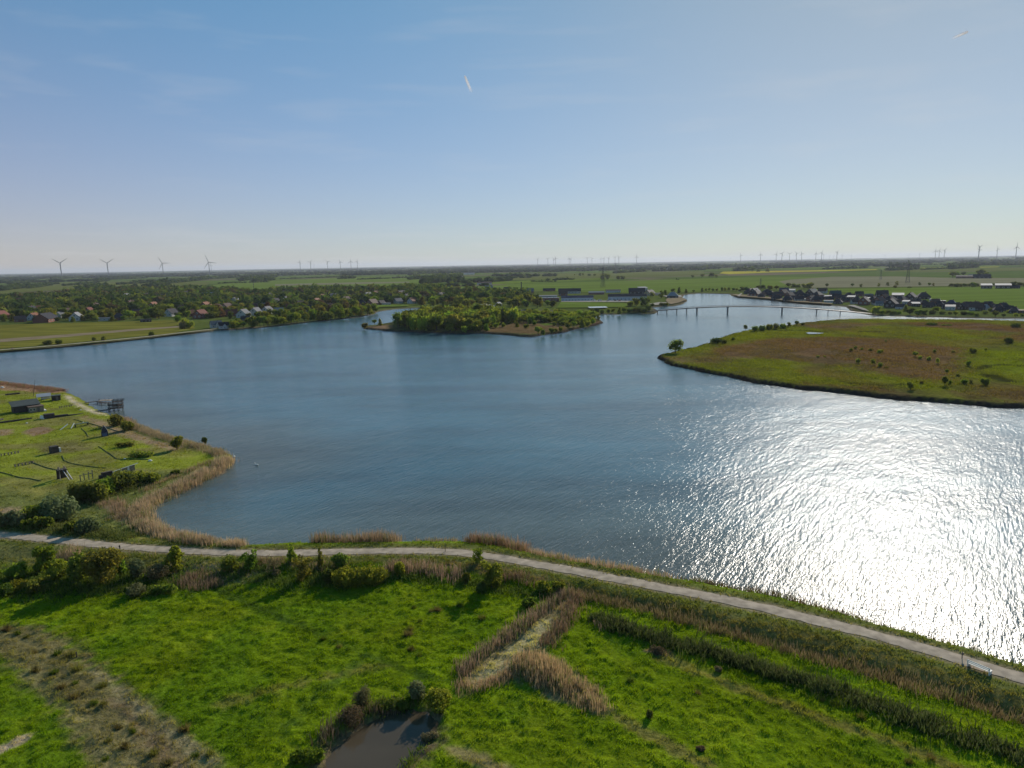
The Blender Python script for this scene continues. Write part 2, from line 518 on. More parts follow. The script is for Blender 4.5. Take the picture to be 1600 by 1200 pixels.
def grid_land(name, xs, ys, height, keep=-3.0, mats=None, tone=None, sd=None):
    X, Y = np.meshgrid(xs, ys)
    S = sd(X, Y)
    Z = height(X, Y, S)
    T = tone(X, Y, S)
    nx = len(xs)
    idx = np.arange(X.size).reshape(X.shape)
    q = np.stack([idx[:-1, :-1], idx[:-1, 1:], idx[1:, 1:], idx[1:, :-1]], -1).reshape(-1, 4)
    q = q[(S.ravel()[q] > keep).any(1)]
    used = np.unique(q)
    remap = np.full(X.size, -1); remap[used] = np.arange(len(used))
    V = np.stack([X.ravel(), Y.ravel(), Z.ravel()], 1)[used]
    me = np_mesh(name, V, remap[q], mats, tone=T.reshape(-1, 3)[used], smooth=True)
    return tag(ob(name, me), kind='structure')

# ------------------------------------------------------------------ near land: peninsula, dike with path, wet meadows
Z_PATH = 1.5
PATH_PX = [(-160, 822), (-60, 829), (0, 836), (50, 840), (100, 845), (150, 850.5), (200, 855), (250, 858.5), (300, 861.5), (350, 863.5), (400, 864.5), (450, 864), (500, 863), (560, 861.5), (620, 860.5), (680, 861),
           (720, 863), (760, 868), (800, 875), (840, 882), (880, 889), (920, 896), (960, 904), (1000, 912), (1050, 920.5), (1100, 930.5), (1150, 941), (1200, 951), (1250, 963), (1300, 975),
           (1350, 988), (1400, 1001), (1450, 1015), (1500, 1029.5), (1550, 1045), (1600, 1060), (1700, 1092), (1900, 1160)]
PATHC = gps(PATH_PX, Z_PATH)
POND = gps([(495, 1215), (520, 1170), (560, 1140), (600, 1118), (640, 1108), (668, 1112), (680, 1128), (676, 1150), (655, 1172), (630, 1195), (610, 1225), (560, 1300), (470, 1300)], 0.2)
DITCH = gps([(905, 926), (950, 940), (1000, 950), (1060, 965), (1120, 981), (1200, 1003), (1280, 1026), (1360, 1048), (1440, 1073), (1520, 1098), (1600, 1124), (1750, 1175)], 0.5)
HEDGELINE = gps([(930, 968), (980, 988), (1030, 1002), (1100, 1019), (1170, 1040), (1250, 1065), (1330, 1091), (1400, 1117), (1480, 1146), (1600, 1185), (1750, 1240)], 0.6)
GZ = 0.6
ZONES = [  # polygons in the photo, colour, softness (m)
    ('dry', [(-80, 962), (0, 978), (60, 985), (110, 1003), (150, 1040), (190, 1072), (230, 1105), (280, 1145), (320, 1175), (360, 1215), (150, 1260), (130, 1160), (100, 1120), (60, 1075), (0, 1030), (-90, 1000)], (0.170, 0.142, 0.060), 1.5),
    ('drypale', [(140, 1050), (165, 1052), (215, 1090), (275, 1135), (325, 1170), (345, 1195), (325, 1200), (260, 1150), (190, 1100)], (0.24, 0.20, 0.105), .7),
    ('drypale', [(10, 1030), (25, 1025), (80, 1075), (125, 1120), (160, 1165), (205, 1200), (175, 1215), (130, 1150), (70, 1085)], (0.215, 0.185, 0.08), .8),
    ('mud', [(170, 1090), (215, 1120), (260, 1160), (300, 1200), (270, 1205), (215, 1150)], (0.16, 0.115, 0.065), 1.0),
    ('sand', [(-20, 1180), (0, 1168), (25, 1155), (45, 1148), (50, 1154), (25, 1165), (-10, 1185)], (0.42, 0.33, 0.22), .4),
    ('rimbrown', [(900, 890), (1000, 918), (1100, 940), (1200, 962), (1300, 988), (1400, 1018), (1500, 1050), (1620, 1088), (1620, 1134), (1500, 1092), (1400, 1060), (1300, 1030), (1200, 1003), (1100, 976), (1000, 951), (900, 925)], (0.150, 0.125, 0.038), .8),
    ('rim', [(560, 868), (720, 872), (800, 888), (880, 905), (905, 925), (840, 912), (760, 900), (700, 892), (560, 884)], (0.17, 0.125, 0.055), 1.0),
    ('rim', [(-60, 842), (0, 846), (100, 858), (200, 866), (400, 874), (560, 872), (560, 884), (400, 890), (320, 900), (200, 892), (60, 888), (-60, 880)], (0.155, 0.145, 0.045), 1.6),
    ('dead', [(250, 880), (350, 888), (420, 890), (400, 905), (330, 915), (250, 900)], (0.24, 0.20, 0.11), 1.5),
    ('reedbed', [(720, 1050), (760, 1015), (810, 985), (860, 945), (890, 928), (910, 935), (885, 962), (880, 985), (850, 1015), (870, 1030), (930, 1075), (955, 1112), (940, 1122), (900, 1105), (850, 1082), (800, 1058), (760, 1072), (735, 1085), (715, 1075)], (0.22, 0.175, 0.085), .8),
    ('palereed', [(735, 1060), (770, 1035), (800, 1010), (830, 975), (860, 965), (862, 985), (835, 1010), (810, 1030), (790, 1045), (750, 1068)], (0.33, 0.285, 0.15), .7),
    ('pondmud', [(480, 1215), (500, 1165), (545, 1130), (590, 1108), (650, 1098), (690, 1115), (690, 1160), (660, 1190), (640, 1225), (560, 1320), (460, 1320)], (0.13, 0.10, 0.055), 1.0),
    ('track', [(1010, 1030), (1040, 1022), (1100, 1045), (1160, 1070), (1230, 1095), (1330, 1130), (1430, 1165), (1530, 1205), (1500, 1210), (1400, 1168), (1300, 1133), (1200, 1098), (1120, 1068), (1050, 1040)], (0.155, 0.145, 0.030), .5),
    ('mudpatch', [(1005, 1015), (1030, 1010), (1048, 1017), (1060, 1026), (1040, 1026), (1015, 1022)], (0.20, 0.14, 0.09), .5),
    ('track2', [(950, 1115), (1000, 1130), (1060, 1160), (1120, 1195), (1100, 1205), (1040, 1175), (980, 1140)], (0.16, 0.15, 0.035), .5),
    ('track3', [(690, 1165), (730, 1165), (760, 1180), (800, 1200), (780, 1215), (740, 1195), (700, 1180)], (0.20, 0.17, 0.07), .5),
    ('trample', [(325, 1098), (420, 1078), (520, 1050), (600, 1035), (602, 1040), (525, 1058), (425, 1086), (330, 1107)], (0.150, 0.155, 0.030), .9),
    ('trample', [(560, 1030), (480, 1090), (430, 1160), (436, 1164), (488, 1096), (566, 1035)], (0.075, 0.120, 0.012), .9),
    ('furrow', [(330, 915), (360, 925), (420, 950), (490, 985), (560, 1015), (640, 1045), (700, 1065), (690, 1070), (620, 1045), (540, 1013), (470, 982), (400, 950), (340, 928)], (0.050, 0.085, 0.010), .7),
]
PEN_ZONES = [
    ('sand', [(98, 617), (108, 618), (122, 627), (136, 636), (152, 643), (168, 646), (166, 649), (148, 647), (128, 640), (110, 628)], C_SAND, .8),
    ('rust', [(-60, 590), (0, 597), (45, 605), (95, 611), (95, 614), (55, 613), (0, 610), (-60, 608)], (0.29, 0.175, 0.10), 1.5),
    ('pink', [(130, 650), (160, 658), (200, 672), (250, 688), (290, 700), (270, 704), (230, 694), (190, 682), (150, 666)], (0.29, 0.20, 0.115), 1.5),
    ('rust', [(36, 676), (50, 668), (70, 666), (86, 670), (78, 676), (52, 681)], (0.25, 0.165, 0.10), .8),
    ('rust', [(-20, 672), (20, 670), (18, 678), (-20, 684)], (0.27, 0.19, 0.11), .8),
    ('dull', [(60, 700), (110, 692), (150, 700), (110, 708), (70, 712)], (0.15, 0.13, 0.05), 2.),
    ('wild', [(-60, 765), (0, 760), (60, 775), (110, 760), (170, 745), (240, 738), (300, 735), (330, 742), (260, 775), (232, 800), (235, 820), (270, 842), (200, 846), (100, 838), (0, 826), (-60, 822)], (0.135, 0.145, 0.040), 2.5),
    ('tan', [(165, 785), (190, 782), (197, 800), (192, 815), (178, 812), (182, 800), (168, 795)], (0.29, 0.20, 0.11), 1.),
    ('tan', [(-20, 795), (30, 792), (32, 800), (-20, 808)], (0.29, 0.21, 0.12), 1.),
    ('tan', [(200, 842), (240, 848), (330, 857), (330, 861), (250, 856), (200, 848)], (0.20, 0.16, 0.06), 1.),
]
def near_sd(X, Y):
    s = sdf(X, Y, NEAR)
    return s + (fbm(X * .35, Y * .35, 5) - .5) * 2.0 * np.clip(1 - np.abs(s) / 6, 0, 1)

def near_h(X, Y, S):
    z = np.where(S < 0, np.maximum(S * .5, -1.3), np.minimum(.10 + S * .25, GZ))
    dp, sd_ = seg_dist(X, Y, PATHC)
    soft = np.clip(1 - np.maximum(dp - 2.6, 0) / 6.0, 0, 1)
    soft = soft * soft * (3 - 2 * soft)
    land = np.clip((S + .3) / 2.2, 0, 1)
    lump = (fbm(X * 1.25, Y * 1.25, 3, 2) - .5) * .46 + (fbm(X * .4, Y * .4, 9, 2) - .5) * .26 + (fbm(X * .06, Y * .06, 21, 2) - .5) * .5
    lawn = inside(X, Y, LAWN)
    lump = np.where(lawn, (fbm(X * .12, Y * .12, 21, 2) - .5) * .7, lump)
    off = sstep(2.2, 4.5, dp)
    z = z + lump * off * np.clip(S / 3, 0, 1)
    z = z * (1 - soft * land) + Z_PATH * soft * land
    z = np.where((dp < 2.0), Z_PATH - .02, z)
    dd, _ = seg_dist(X, Y, DITCH)
    z -= .6 * np.exp(-(dd / 1.2) ** 2)
    ps = sdf(X, Y, POND)
    z = z - sstep(-1.6, 1.2, ps) * 1.0
    return z

LAWN = gps([(-300, 580), (0, 600), (100, 614), (240, 680), (345, 705), (340, 735), (250, 740), (180, 745), (90, 765), (0, 765), (-300, 770)], GZ)

def paint(T, X, Y, polypts, col, soft, warp=1.0, seed=0, z=GZ):
    P = gps(polypts, z)
    k = 6 + soft * 2
    m = (X > P[:, 0].min() - k) & (X < P[:, 0].max() + k) & (Y > P[:, 1].min() - k) & (Y < P[:, 1].max() + k)
    if not m.any(): return
    x, y = X[m], Y[m]
    s = sdf(x, y, P) + (fbm(x * .9, y * .9, seed, 3) - .5) * soft * 3.0 * warp
    a = sstep(-soft, soft, s)[:, None]
    T[m] = T[m] * (1 - a) + np.array(col) * a

def near_tone(X, Y, S):
    T = np.empty(X.shape + (3,)); T[:] = C_MEADOW
    n1 = fbm(X * .09, Y * .09, 31, 3)[..., None]
    T = T * (.78 + .5 * n1)
    n2 = sstep(.52, .75, fbm(X * .25, Y * .25, 37, 3))[..., None]
    T = T * (1 - n2 * .55) + np.array((0.165, 0.205, 0.010)) * n2 * .55
    n3 = sstep(.55, .68, fbm(X * .13 + 40, Y * .07, 39, 3))[..., None]
    T = T * (1 - n3 * .35) + np.array((0.055, 0.125, 0.008)) * n3 * .35
    pen = sdf(X, Y, gps([(-300, 570), (0, 590), (100, 606), (240, 672), (380, 700), (380, 740), (220, 800), (240, 850), (180, 850), (0, 834), (-300, 820)], GZ))
    a = sstep(-2, 2, pen)[..., None]
    lawn = np.array(C_LAWN) * (.8 + .45 * fbm(X * .05, Y * .11, 41, 3)[..., None])
    rough = sstep(.50, .66, fbm(X * .045, Y * .09, 47, 3))[..., None]
    lawn = lawn * (1 - rough * .6) + np.array((0.20, 0.165, 0.065)) * rough * .6
    T = T * (1 - a) + lawn * a
    for i, (n_, P, c, s) in enumerate(PEN_ZONES): paint(T, X, Y, P, c, s, seed=60 + i)
    for i, (n_, P, c, s) in enumerate(ZONES): paint(T, X, Y, P, c, s, seed=80 + i)
    dp, sd_ = seg_dist(X, Y, PATHC)
    b = (1 - sstep(2.5, 5.0, dp + (fbm(X * .7, Y * .7, 3) - .5) * 2))[..., None]
    T = T * (1 - b) + np.array((0.125, 0.135, 0.035)) * b
    b = (1 - sstep(1.6, 2.2, dp + (fbm(X * 1.3, Y * 1.3, 4) - .5) * .8))[..., None]
    T = T * (1 - b) + np.array((0.22, 0.18, 0.10)) * b
    c = (1 - sstep(0, 2.2, S))[..., None]
    T = T * (1 - c * .6) + np.array((0.075, 0.085, 0.03)) * c * .6
    c = (1 - sstep(-.8, .3, S))[..., None]
    T = T * (1 - c) + np.array((0.07, 0.06, 0.04)) * c
    return T

xs = axis([(-460, -112, 1.1), (-112, 132, .42), (132, 260, 1.2)])
ys = axis([(22, 58, 1.2), (58, 140, .42), (140, 345, 1.1)])
grid_land('ground', xs, ys, near_h, -2.5, M_ground, near_tone, near_sd)

def near_z(x, y):
    X, Y = np.array([[x]]), np.array([[y]])
    return float(near_h(X, Y, near_sd(X, Y))[0, 0])

# path ribbon, 4 strips wide so that its edges can fray a little
def ribbon(name, C, width, z, mat, crown=.04, step=1.0):
    C = np.asarray(C)
    seg = np.r_[0, np.cumsum(np.hypot(*np.diff(C, axis=0).T))]
    t = np.arange(0, seg[-1], step)
    x, y = np.interp(t, seg, C[:, 0]), np.interp(t, seg, C[:, 1])
    k = np.ones(9) / 9
    xp, yp = np.convolve(np.pad(x, 4, 'edge'), k, 'valid'), np.convolve(np.pad(y, 4, 'edge'), k, 'valid')
    dx, dy = np.gradient(xp), np.gradient(yp)
    n_ = np.hypot(dx, dy); nx, ny = -dy / n_, dx / n_
    V = []
    offs = (-1, -.5, 0, .5, 1)
    for o_ in offs:
        wv = width / 2 * o_
        if abs(o_) == 1: wv = wv + (fbm(t * .8, t * 0 + o_, 5) - .5) * .7
        V.append(np.stack([xp + nx * wv, yp + ny * wv, np.full_like(xp, z + crown * (1 - abs(o_)))], 1))
    V = np.stack(V, 1)
    n = len(t)
    idx = np.arange(n * 5).reshape(n, 5)
    q = np.stack([idx[:-1, :-1], idx[:-1, 1:], idx[1:, 1:], idx[1:, :-1]], -1).reshape(-1, 4)
    me = np_mesh(name, V.reshape(-1, 3), q, mat)
    return ob(name, me)
tag(ribbon('footpath', PATHC, 2.45, Z_PATH + .03, M_path), kind='structure')

# ------------------------------------------------------------------ lake
def lake():
    xs = axis([(-1600, -300, 40), (-300, 400, 8), (400, 1800, 40)])
    ys = axis([(30, 300, 8), (300, 2200, 40)])
    X, Y = np.meshgrid(xs, ys)
    d = np.sqrt(X * X + Y * Y)
    S = -sdf(X, Y, NEAR)
    deep = np.array((0.052, 0.122, 0.148)); shoal = np.array((0.078, 0.098, 0.086))
    a = (sstep(2, 55, S + (fbm(X * .02, Y * .02, 3) - .5) * 40))[..., None]
    T = shoal * (1 - a) + deep * a
    idx = np.arange(X.size).reshape(X.shape)
    q = np.stack([idx[:-1, :-1], idx[:-1, 1:], idx[1:, 1:], idx[1:, :-1]], -1).reshape(-1, 4)
    V = np.stack([X.ravel(), Y.ravel(), np.zeros(X.size)], 1)
    me = np_mesh('lake_water', V, q, M_water, tone=T.reshape(-1, 3))
    tag(ob('lake_water', me), kind='structure')
lake()
pp = np.vstack([POND])
mb = MB(); cen = POND.mean(0); g2 = cen + (POND - cen) * 1.25
mb.poly([(a, b, .12) for a, b in g2[::-1]])
tag(ob('pond_water', mb.mesh('pond_water', M_pond)), kind='structure')

# ------------------------------------------------------------------ east island, wooded island, far shore
def isle_h(top):
    def f(X, Y, S):
        z = np.where(S < 0, np.maximum(S * .5, -1.2), top * sstep(-.4, 1.6, S) + .05)
        return z + (fbm(X * .12, Y * .12, 71, 3) - .5) * .9 * np.clip(S / 6, 0, 1) + (fbm(X * .5, Y * .5, 72, 2) - .5) * .35 * np.clip(S / 3, 0, 1)
    return f
def rough_sd(P, amp, fr):
    def f(X, Y):
        s = sdf(X, Y, P)
        return s + (fbm(X * fr, Y * fr, 15, 3) - .5) * amp * np.clip(1 - np.abs(s) / 15, 0, 1)
    return f
EAST_ZONES = [
    ([(1085, 560), (1110, 545), (1200, 530), (1300, 527), (1400, 530), (1480, 534), (1560, 528), (1600, 520), (1700, 515), (1700, 535), (1600, 532), (1560, 542), (1510, 548), (1500, 560), (1500, 580), (1480, 600), (1430, 592), (1380, 588), (1330, 578), (1250, 566), (1170, 560)], (0.132, 0.088, 0.042)),
    ([(1400, 505), (1480, 504), (1600, 508), (1700, 512), (1700, 528), (1600, 520), (1560, 519), (1480, 514), (1420, 509)], (0.125, 0.078, 0.040)),
    ([(1240, 508), (1330, 505), (1400, 506), (1350, 512), (1280, 513)], (0.14, 0.105, 0.05)),
    ([(1040, 560), (1080, 556), (1150, 560), (1120, 568), (1070, 568)], (0.15, 0.11, 0.055)),
    ([(1250, 600), (1330, 604), (1420, 610), (1500, 612), (1600, 612), (1700, 612), (1700, 640), (1600, 632), (1500, 624), (1400, 618), (1300, 608)], (0.105, 0.085, 0.028)),
    ([(1540, 548), (1600, 542), (1700, 545), (1700, 600), (1600, 590), (1545, 575), (1525, 560)], (0.130, 0.165, 0.012)),
    ([(1130, 530), (1200, 519), (1330, 514), (1400, 511), (1480, 516), (1560, 522), (1540, 528), (1400, 527), (1250, 524), (1150, 532)], (0.130, 0.148, 0.012)),
]
def east_tone(X, Y, S):
    T = np.empty(X.shape + (3,)); T[:] = (0.112, 0.128, 0.014)
    T *= (.8 + .45 * fbm(X * .03, Y * .02, 91, 3)[..., None])
    for i, (P, c) in enumerate(EAST_ZONES): paint(T, X, Y, P, c, 5.0, 1.2, 100 + i, 1.0)
    br = sstep(.54, .66, fbm(X * .022, Y * .010, 133, 4))[..., None]
    T = T * (1 - br * .6) + np.array((0.120, 0.075, 0.038)) * br * .6
    gr = sstep(.60, .70, fbm(X * .02, Y * .010, 141, 4))[..., None]
    T = T * (1 - gr * .5) + np.array((0.120, 0.150, 0.012)) * gr * .5
    for pts, wd_ in (([(1565, 571), (1600, 573), (1700, 576)], 1.8), ([(1530, 578), (1545, 572), (1565, 571)], 1.8), ([(1330, 600), (1365, 604), (1412, 603)], 1.6), ([(1200, 516), (1255, 518), (1290, 520)], 2.5), ([(1345, 519), (1378, 519)], 3), ([(1545, 587), (1570, 597)], 3.5)):
        dd, _ = seg_dist(X, Y, gps(pts, 1.0)); k_ = (1 - sstep(wd_ * .5, wd_ * 1.3, dd + (fbm(X * .3, Y * .3, 7) - .5) * 2))[..., None]
        T = T * (1 - k_ * .85) + np.array((0.03, 0.035, 0.015)) * k_ * .85
    T = T * np.array((1.06, .98, .98))
    pt = sstep(.50, .66, fbm(X * .07, Y * .035, 151, 4))[..., None]
    T = T * (1 - pt * .42) + np.array((0.085, 0.070, 0.032)) * pt * .42
    c = (1 - sstep(1.0, 3.2, S))[..., None]
    return T * (1 - c) + np.array((0.028, 0.022, 0.018)) * c
grid_land('island', axis([(60, 700, 1.6)]), axis([(225, 640, 2.0)]), isle_h(1.3), -3, M_isle, east_tone, rough_sd(EAST, 6.0, .16))
tag(bpy.data.objects['island'], kind='structure')
def isle_tone(X, Y, S):
    T = np.empty(X.shape + (3,)); T[:] = (0.085, 0.085, 0.03)
    T *= (.8 + .45 * fbm(X * .05, Y * .03, 91, 3)[..., None])
    paint(T, X, Y, [(740, 519), (800, 505), (860, 500), (900, 505), (880, 517), (830, 522), (780, 520)], (0.145, 0.095, 0.045), 4, 1, 5, 1.0)
    paint(T, X, Y, [(560, 512), (610, 508), (610, 517), (570, 515)], (0.20, 0.13, 0.075), 4, 1, 5, 1.0)
    paint(T, X, Y, [(900, 510), (945, 500), (945, 508), (905, 516)], (0.19, 0.12, 0.07), 4, 1, 5, 1.0)
    paint(T, X, Y, [(845, 506), (868, 504), (864, 508), (850, 509)], (0.11, 0.15, 0.03), 2, 1, 5, 1.0)
    c = (1 - sstep(.8, 3.0, S))[..., None]
    return T * (1 - c) + np.array((0.05, 0.04, 0.03)) * c
grid_land('wooded_island', axis([(-170, 110, 1.8)]), axis([(440, 720, 2.5)]), isle_h(1.2), -4, M_isle, isle_tone, rough_sd(ISLE, 4.0, .2))

ZF = 1.0
def far_h(X, Y, S):
    return np.where(S < 0, np.maximum(S * .3, -1.4), ZF * sstep(-.5, 6, S) + .02)
def far_tone(X, Y, S):
    T = np.empty(X.shape + (3,)); T[:] = (0.076, 0.110, 0.018)
    # patchwork of fields beyond the named ones: cells turned and stretched
    u = X * .8 + Y * .6 + 260 * vnoise(X / 900, Y / 900, 5); v = -X * .6 + Y * .8 + 260 * vnoise(X / 900, Y / 900, 6)
    h1 = _hash(np.floor(u / 420), np.floor(v / 190), 3)[..., None]
    h2 = _hash(np.floor(u / 420), np.floor(v / 190), 8)[..., None]
    T = T * (.75 + .6 * h1)
    T = np.where(h2 > .80, np.array((0.14, 0.125, 0.065)) * (.8 + .3 * h1), T)
    T = np.where((h2 < .05), np.array((0.12, 0.165, 0.02)), T)
    near = (1 - sstep(1100, 1500, Y))[..., None]
    T = T * (1 - near) + np.array((0.085, 0.105, 0.024)) * (.8 + .4 * fbm(X * .02, Y * .01, 4)[..., None]) * near
    c = (1 - sstep(2, 9, S))[..., None]
    return T * (1 - c) + np.array((0.12, 0.10, 0.06)) * c
def geo(a, b, k):
    return list(np.geomspace(a, b, k))
gx = np.array([-x for x in geo(1000, 70000, 60)][::-1] + list(np.arange(-990, 1000, 3.0)) + geo(1000, 70000, 60))
gy = np.array(list(np.arange(240, 1300, 4.5)) + geo(1300, 9000, 150) + geo(9200, 70000, 30))
grid_land('terrain', gx, gy, far_h, -8, M_far, far_tone, lambda X, Y: sdf(X, Y, FAR) + (fbm(X * .05, Y * .05, 15, 3) - .5) * 4)

# fields and yards lying on the flat land, each a sheet of its own
def field_mat(name, col, stripe=0.0, sc=(.004, .03, 1), var=.2):
    mt, n, l = new_mat(name)
    o = n('ShaderNodeOutputMaterial'); p = n('ShaderNodeBsdfPrincipled'); g = n('ShaderNodeNewGeometry')
    mp_ = n('ShaderNodeMapping'); mp_.inputs['Scale'].default_value = sc; l(g.outputs['Position'], mp_.inputs[0])
    z = n('ShaderNodeTexNoise'); z.inputs['Scale'].default_value = 1.0; z.inputs['Detail'].default_value = 6; l(mp_.outputs[0], z.inputs['Vector'])
    mr = n('ShaderNodeMapRange'); mr.inputs[1].default_value = .3; mr.inputs[2].default_value = .7; mr.inputs[3].default_value = 1 - var; mr.inputs[4].default_value = 1 + var
    l(z.outputs['Fac'], mr.inputs[0])
    s = n('ShaderNodeVectorMath'); s.operation = 'SCALE'; s.inputs[0].default_value = col; l(mr.outputs[0], s.inputs['Scale'])
    l(s.outputs[0], p.inputs['Base Color']); p.inputs['Roughness'].default_value = 1.0; p.inputs['Specular IOR Level'].default_value = 0.0
    l(p.outputs[0], o.inputs['Surface'])
    return mt
FM = {
    'bright': field_mat('field_bright_green', (0.120, 0.165, 0.028)),
    'green': field_mat('field_green', (0.085, 0.120, 0.026)),
    'olive': field_mat('field_olive', (0.115, 0.125, 0.032)),
    'rough': field_mat('field_rough', (0.150, 0.140, 0.026), sc=(.02, .10, 1), var=.35),
    'pale': field_mat('field_pale', (0.185, 0.170, 0.100)),
    'brown': field_mat('field_brown', (0.165, 0.125, 0.080)),
    'yellow': field_mat('rapeseed_yellow', (0.40, 0.33, 0.035)),
    'yard': field_mat('yard_paving', (0.34, 0.30, 0.25), sc=(.2, .2, 1)),
    'tan': field_mat('bank_tan', (0.24, 0.185, 0.115), sc=(.05, .1, 1), var=.3),
    'track': field_mat('mown_strip', (0.23, 0.175, 0.115), sc=(.05, .1, 1)),
}
FIELDS = [
    ('rough', [(-300, 524), (0, 508), (60, 506), (180, 503), (280, 500), (300, 506), (305, 513), (270, 521), (200, 527), (100, 537), (0, 545), (-300, 574)]),
    ('track', [(-300, 545), (0, 530), (100, 523), (200, 515), (290, 509), (290, 511), (200, 518), (100, 527), (0, 535), (-300, 552)]),
    ('bright', [(330, 446), (380, 440), (470, 437), (560, 433), (600, 432), (655, 436), (655, 446), (560, 449), (450, 452), (350, 451)]),
    ('pale', [(430, 444), (560, 441), (640, 440), (640, 442), (560, 444), (430, 447)]),
    ('bright', [(690, 452), (700, 448), (770, 446.5), (800, 444), (900, 441), (1000, 438.5), (1100, 435), (1200, 432.5), (1290, 433), (1235, 445), (1210, 450), (1100, 456), (1000, 458), (900, 456), (760, 452)]),
    ('pale', [(1217, 440), (1235, 437), (1300, 432.5), (1400, 432), (1470, 434), (1700, 435), (1700, 447), (1490, 447), (1360, 449), (1260, 450), (1233, 447)]),
    ('green', [(1000, 434), (1130, 431), (1300, 427), (1380, 426), (1500, 425), (1700, 424), (1700, 433), (1480, 433), (1300, 431), (1200, 431), (1100, 434)]),
    ('bright', [(1260, 452.5), (1360, 450.5), (1500, 449), (1700, 449), (1700, 494), (1600, 485), (1490, 475), (1400, 464), (1330, 458)]),
    ('yellow', [(1124, 427.5), (1130, 424.5), (1170, 424), (1280, 422.5), (1368, 421), (1372, 422), (1290, 423.8), (1205, 425.8), (1180, 427), (1140, 428.6)]),
    ('olive', [(800, 430), (900, 427), (1000, 425), (1100, 424), (1100, 430), (1000, 433.5), (900, 436), (800, 438)]),
    ('brown', [(1130, 429.5), (1205, 427.5), (1290, 425.5), (1290, 427), (1205, 430), (1140, 431)]),
    ('olive', [(1380, 422), (1480, 420), (1600, 419), (1700, 418), (1700, 423), (1500, 424), (1380, 425)]),
    ('yellow', [(1438, 418.8), (1484, 417.8), (1482, 418.6), (1440, 419.6)]),
    ('yellow', [(1530, 417.4), (1562, 416.8), (1560, 417.6), (1532, 418.2)]),
    ('olive', [(0, 460), (60, 455), (180, 450), (320, 447), (330, 441), (200, 440), (60, 444), (0, 447), (-300, 455), (-300, 475)]),
    ('green', [(0, 446), (100, 441), (300, 438), (330, 434), (200, 434), (0, 439), (-300, 448), (-300, 454)]),
    ('bright', [(870, 482), (876, 473), (930, 473.5), (975, 474), (985, 478), (975, 481)]),
    ('yard', [(1014, 476), (1030, 473), (1042, 473.5), (1040, 476.5), (1020, 478)]),
    ('yard', [(876, 472.6), (880, 470.5), (985, 471), (985, 473), (930, 472.8)]),
    ('tan', [(1048, 476.5), (1062, 473.5), (1072, 469.5), (1066, 466), (1045, 464), (1040, 470), (1044, 475)]),
    ('yard', [(1035, 463), (1064, 462), (1066, 465), (1045, 466)]),
    ('tan', [(1144, 462), (1160, 464.5), (1200, 467.5), (1245, 473), (1300, 476.5), (1300, 475), (1245, 470.5), (1200, 465), (1150, 460.5)]),
    ('yard', [(1152, 464), (1154, 461.5), (1158, 459), (1160, 459.4), (1157, 462), (1156, 464.5)]),
    ('yard', [(1324, 478.5), (1334, 478), (1352, 484), (1358, 488), (1348, 486), (1336, 482)]),
    ('bright', [(560, 479), (600, 477.5), (640, 478), (636, 480), (600, 481), (575, 484)]),
]
for i, (mk, P) in enumerate(FIELDS):
    mb = MB()
    q = gps(P, ZF)
    mb.poly([(a, b, ZF + .12 + .045 * i) for a, b in q[::-1]])
    nm = {'yard': 'paved_yard', 'tan': 'bank', 'track': 'mown_track'}.get(mk, 'field')
    tag(ob(nm, mb.mesh(nm, FM[mk])), kind='structure')
# pale gravel path along the left bank and a sandy pool on the east island
tag(ribbon('shore_path', gps([(-200, 562), (0, 549), (100, 540.5), (200, 530.8), (260, 524.3), (300, 519.5), (350, 514)], ZF), 4.0, ZF + .9, M_path, step=4), kind='structure')
mb = MB(); q = gps([(1259, 520.5), (1264, 519.2), (1275, 519.6), (1288, 520.6), (1280, 522), (1264, 522.2)], 1.6)
mb.poly([(a, b, 1.75) for a, b in q[::-1]]); tag(ob('island_pool', mb.mesh('island_pool', M_pond)), kind='structure')
mb = MB(); q = gps([(918, 481.4), (946, 480.6), (950, 482.8), (921, 483.4)], ZF)
mb.poly([(a, b, ZF + 1.5) for a, b in q[::-1]]); tag(ob('channel_water', mb.mesh('channel_water', M_pond)), kind='structure')

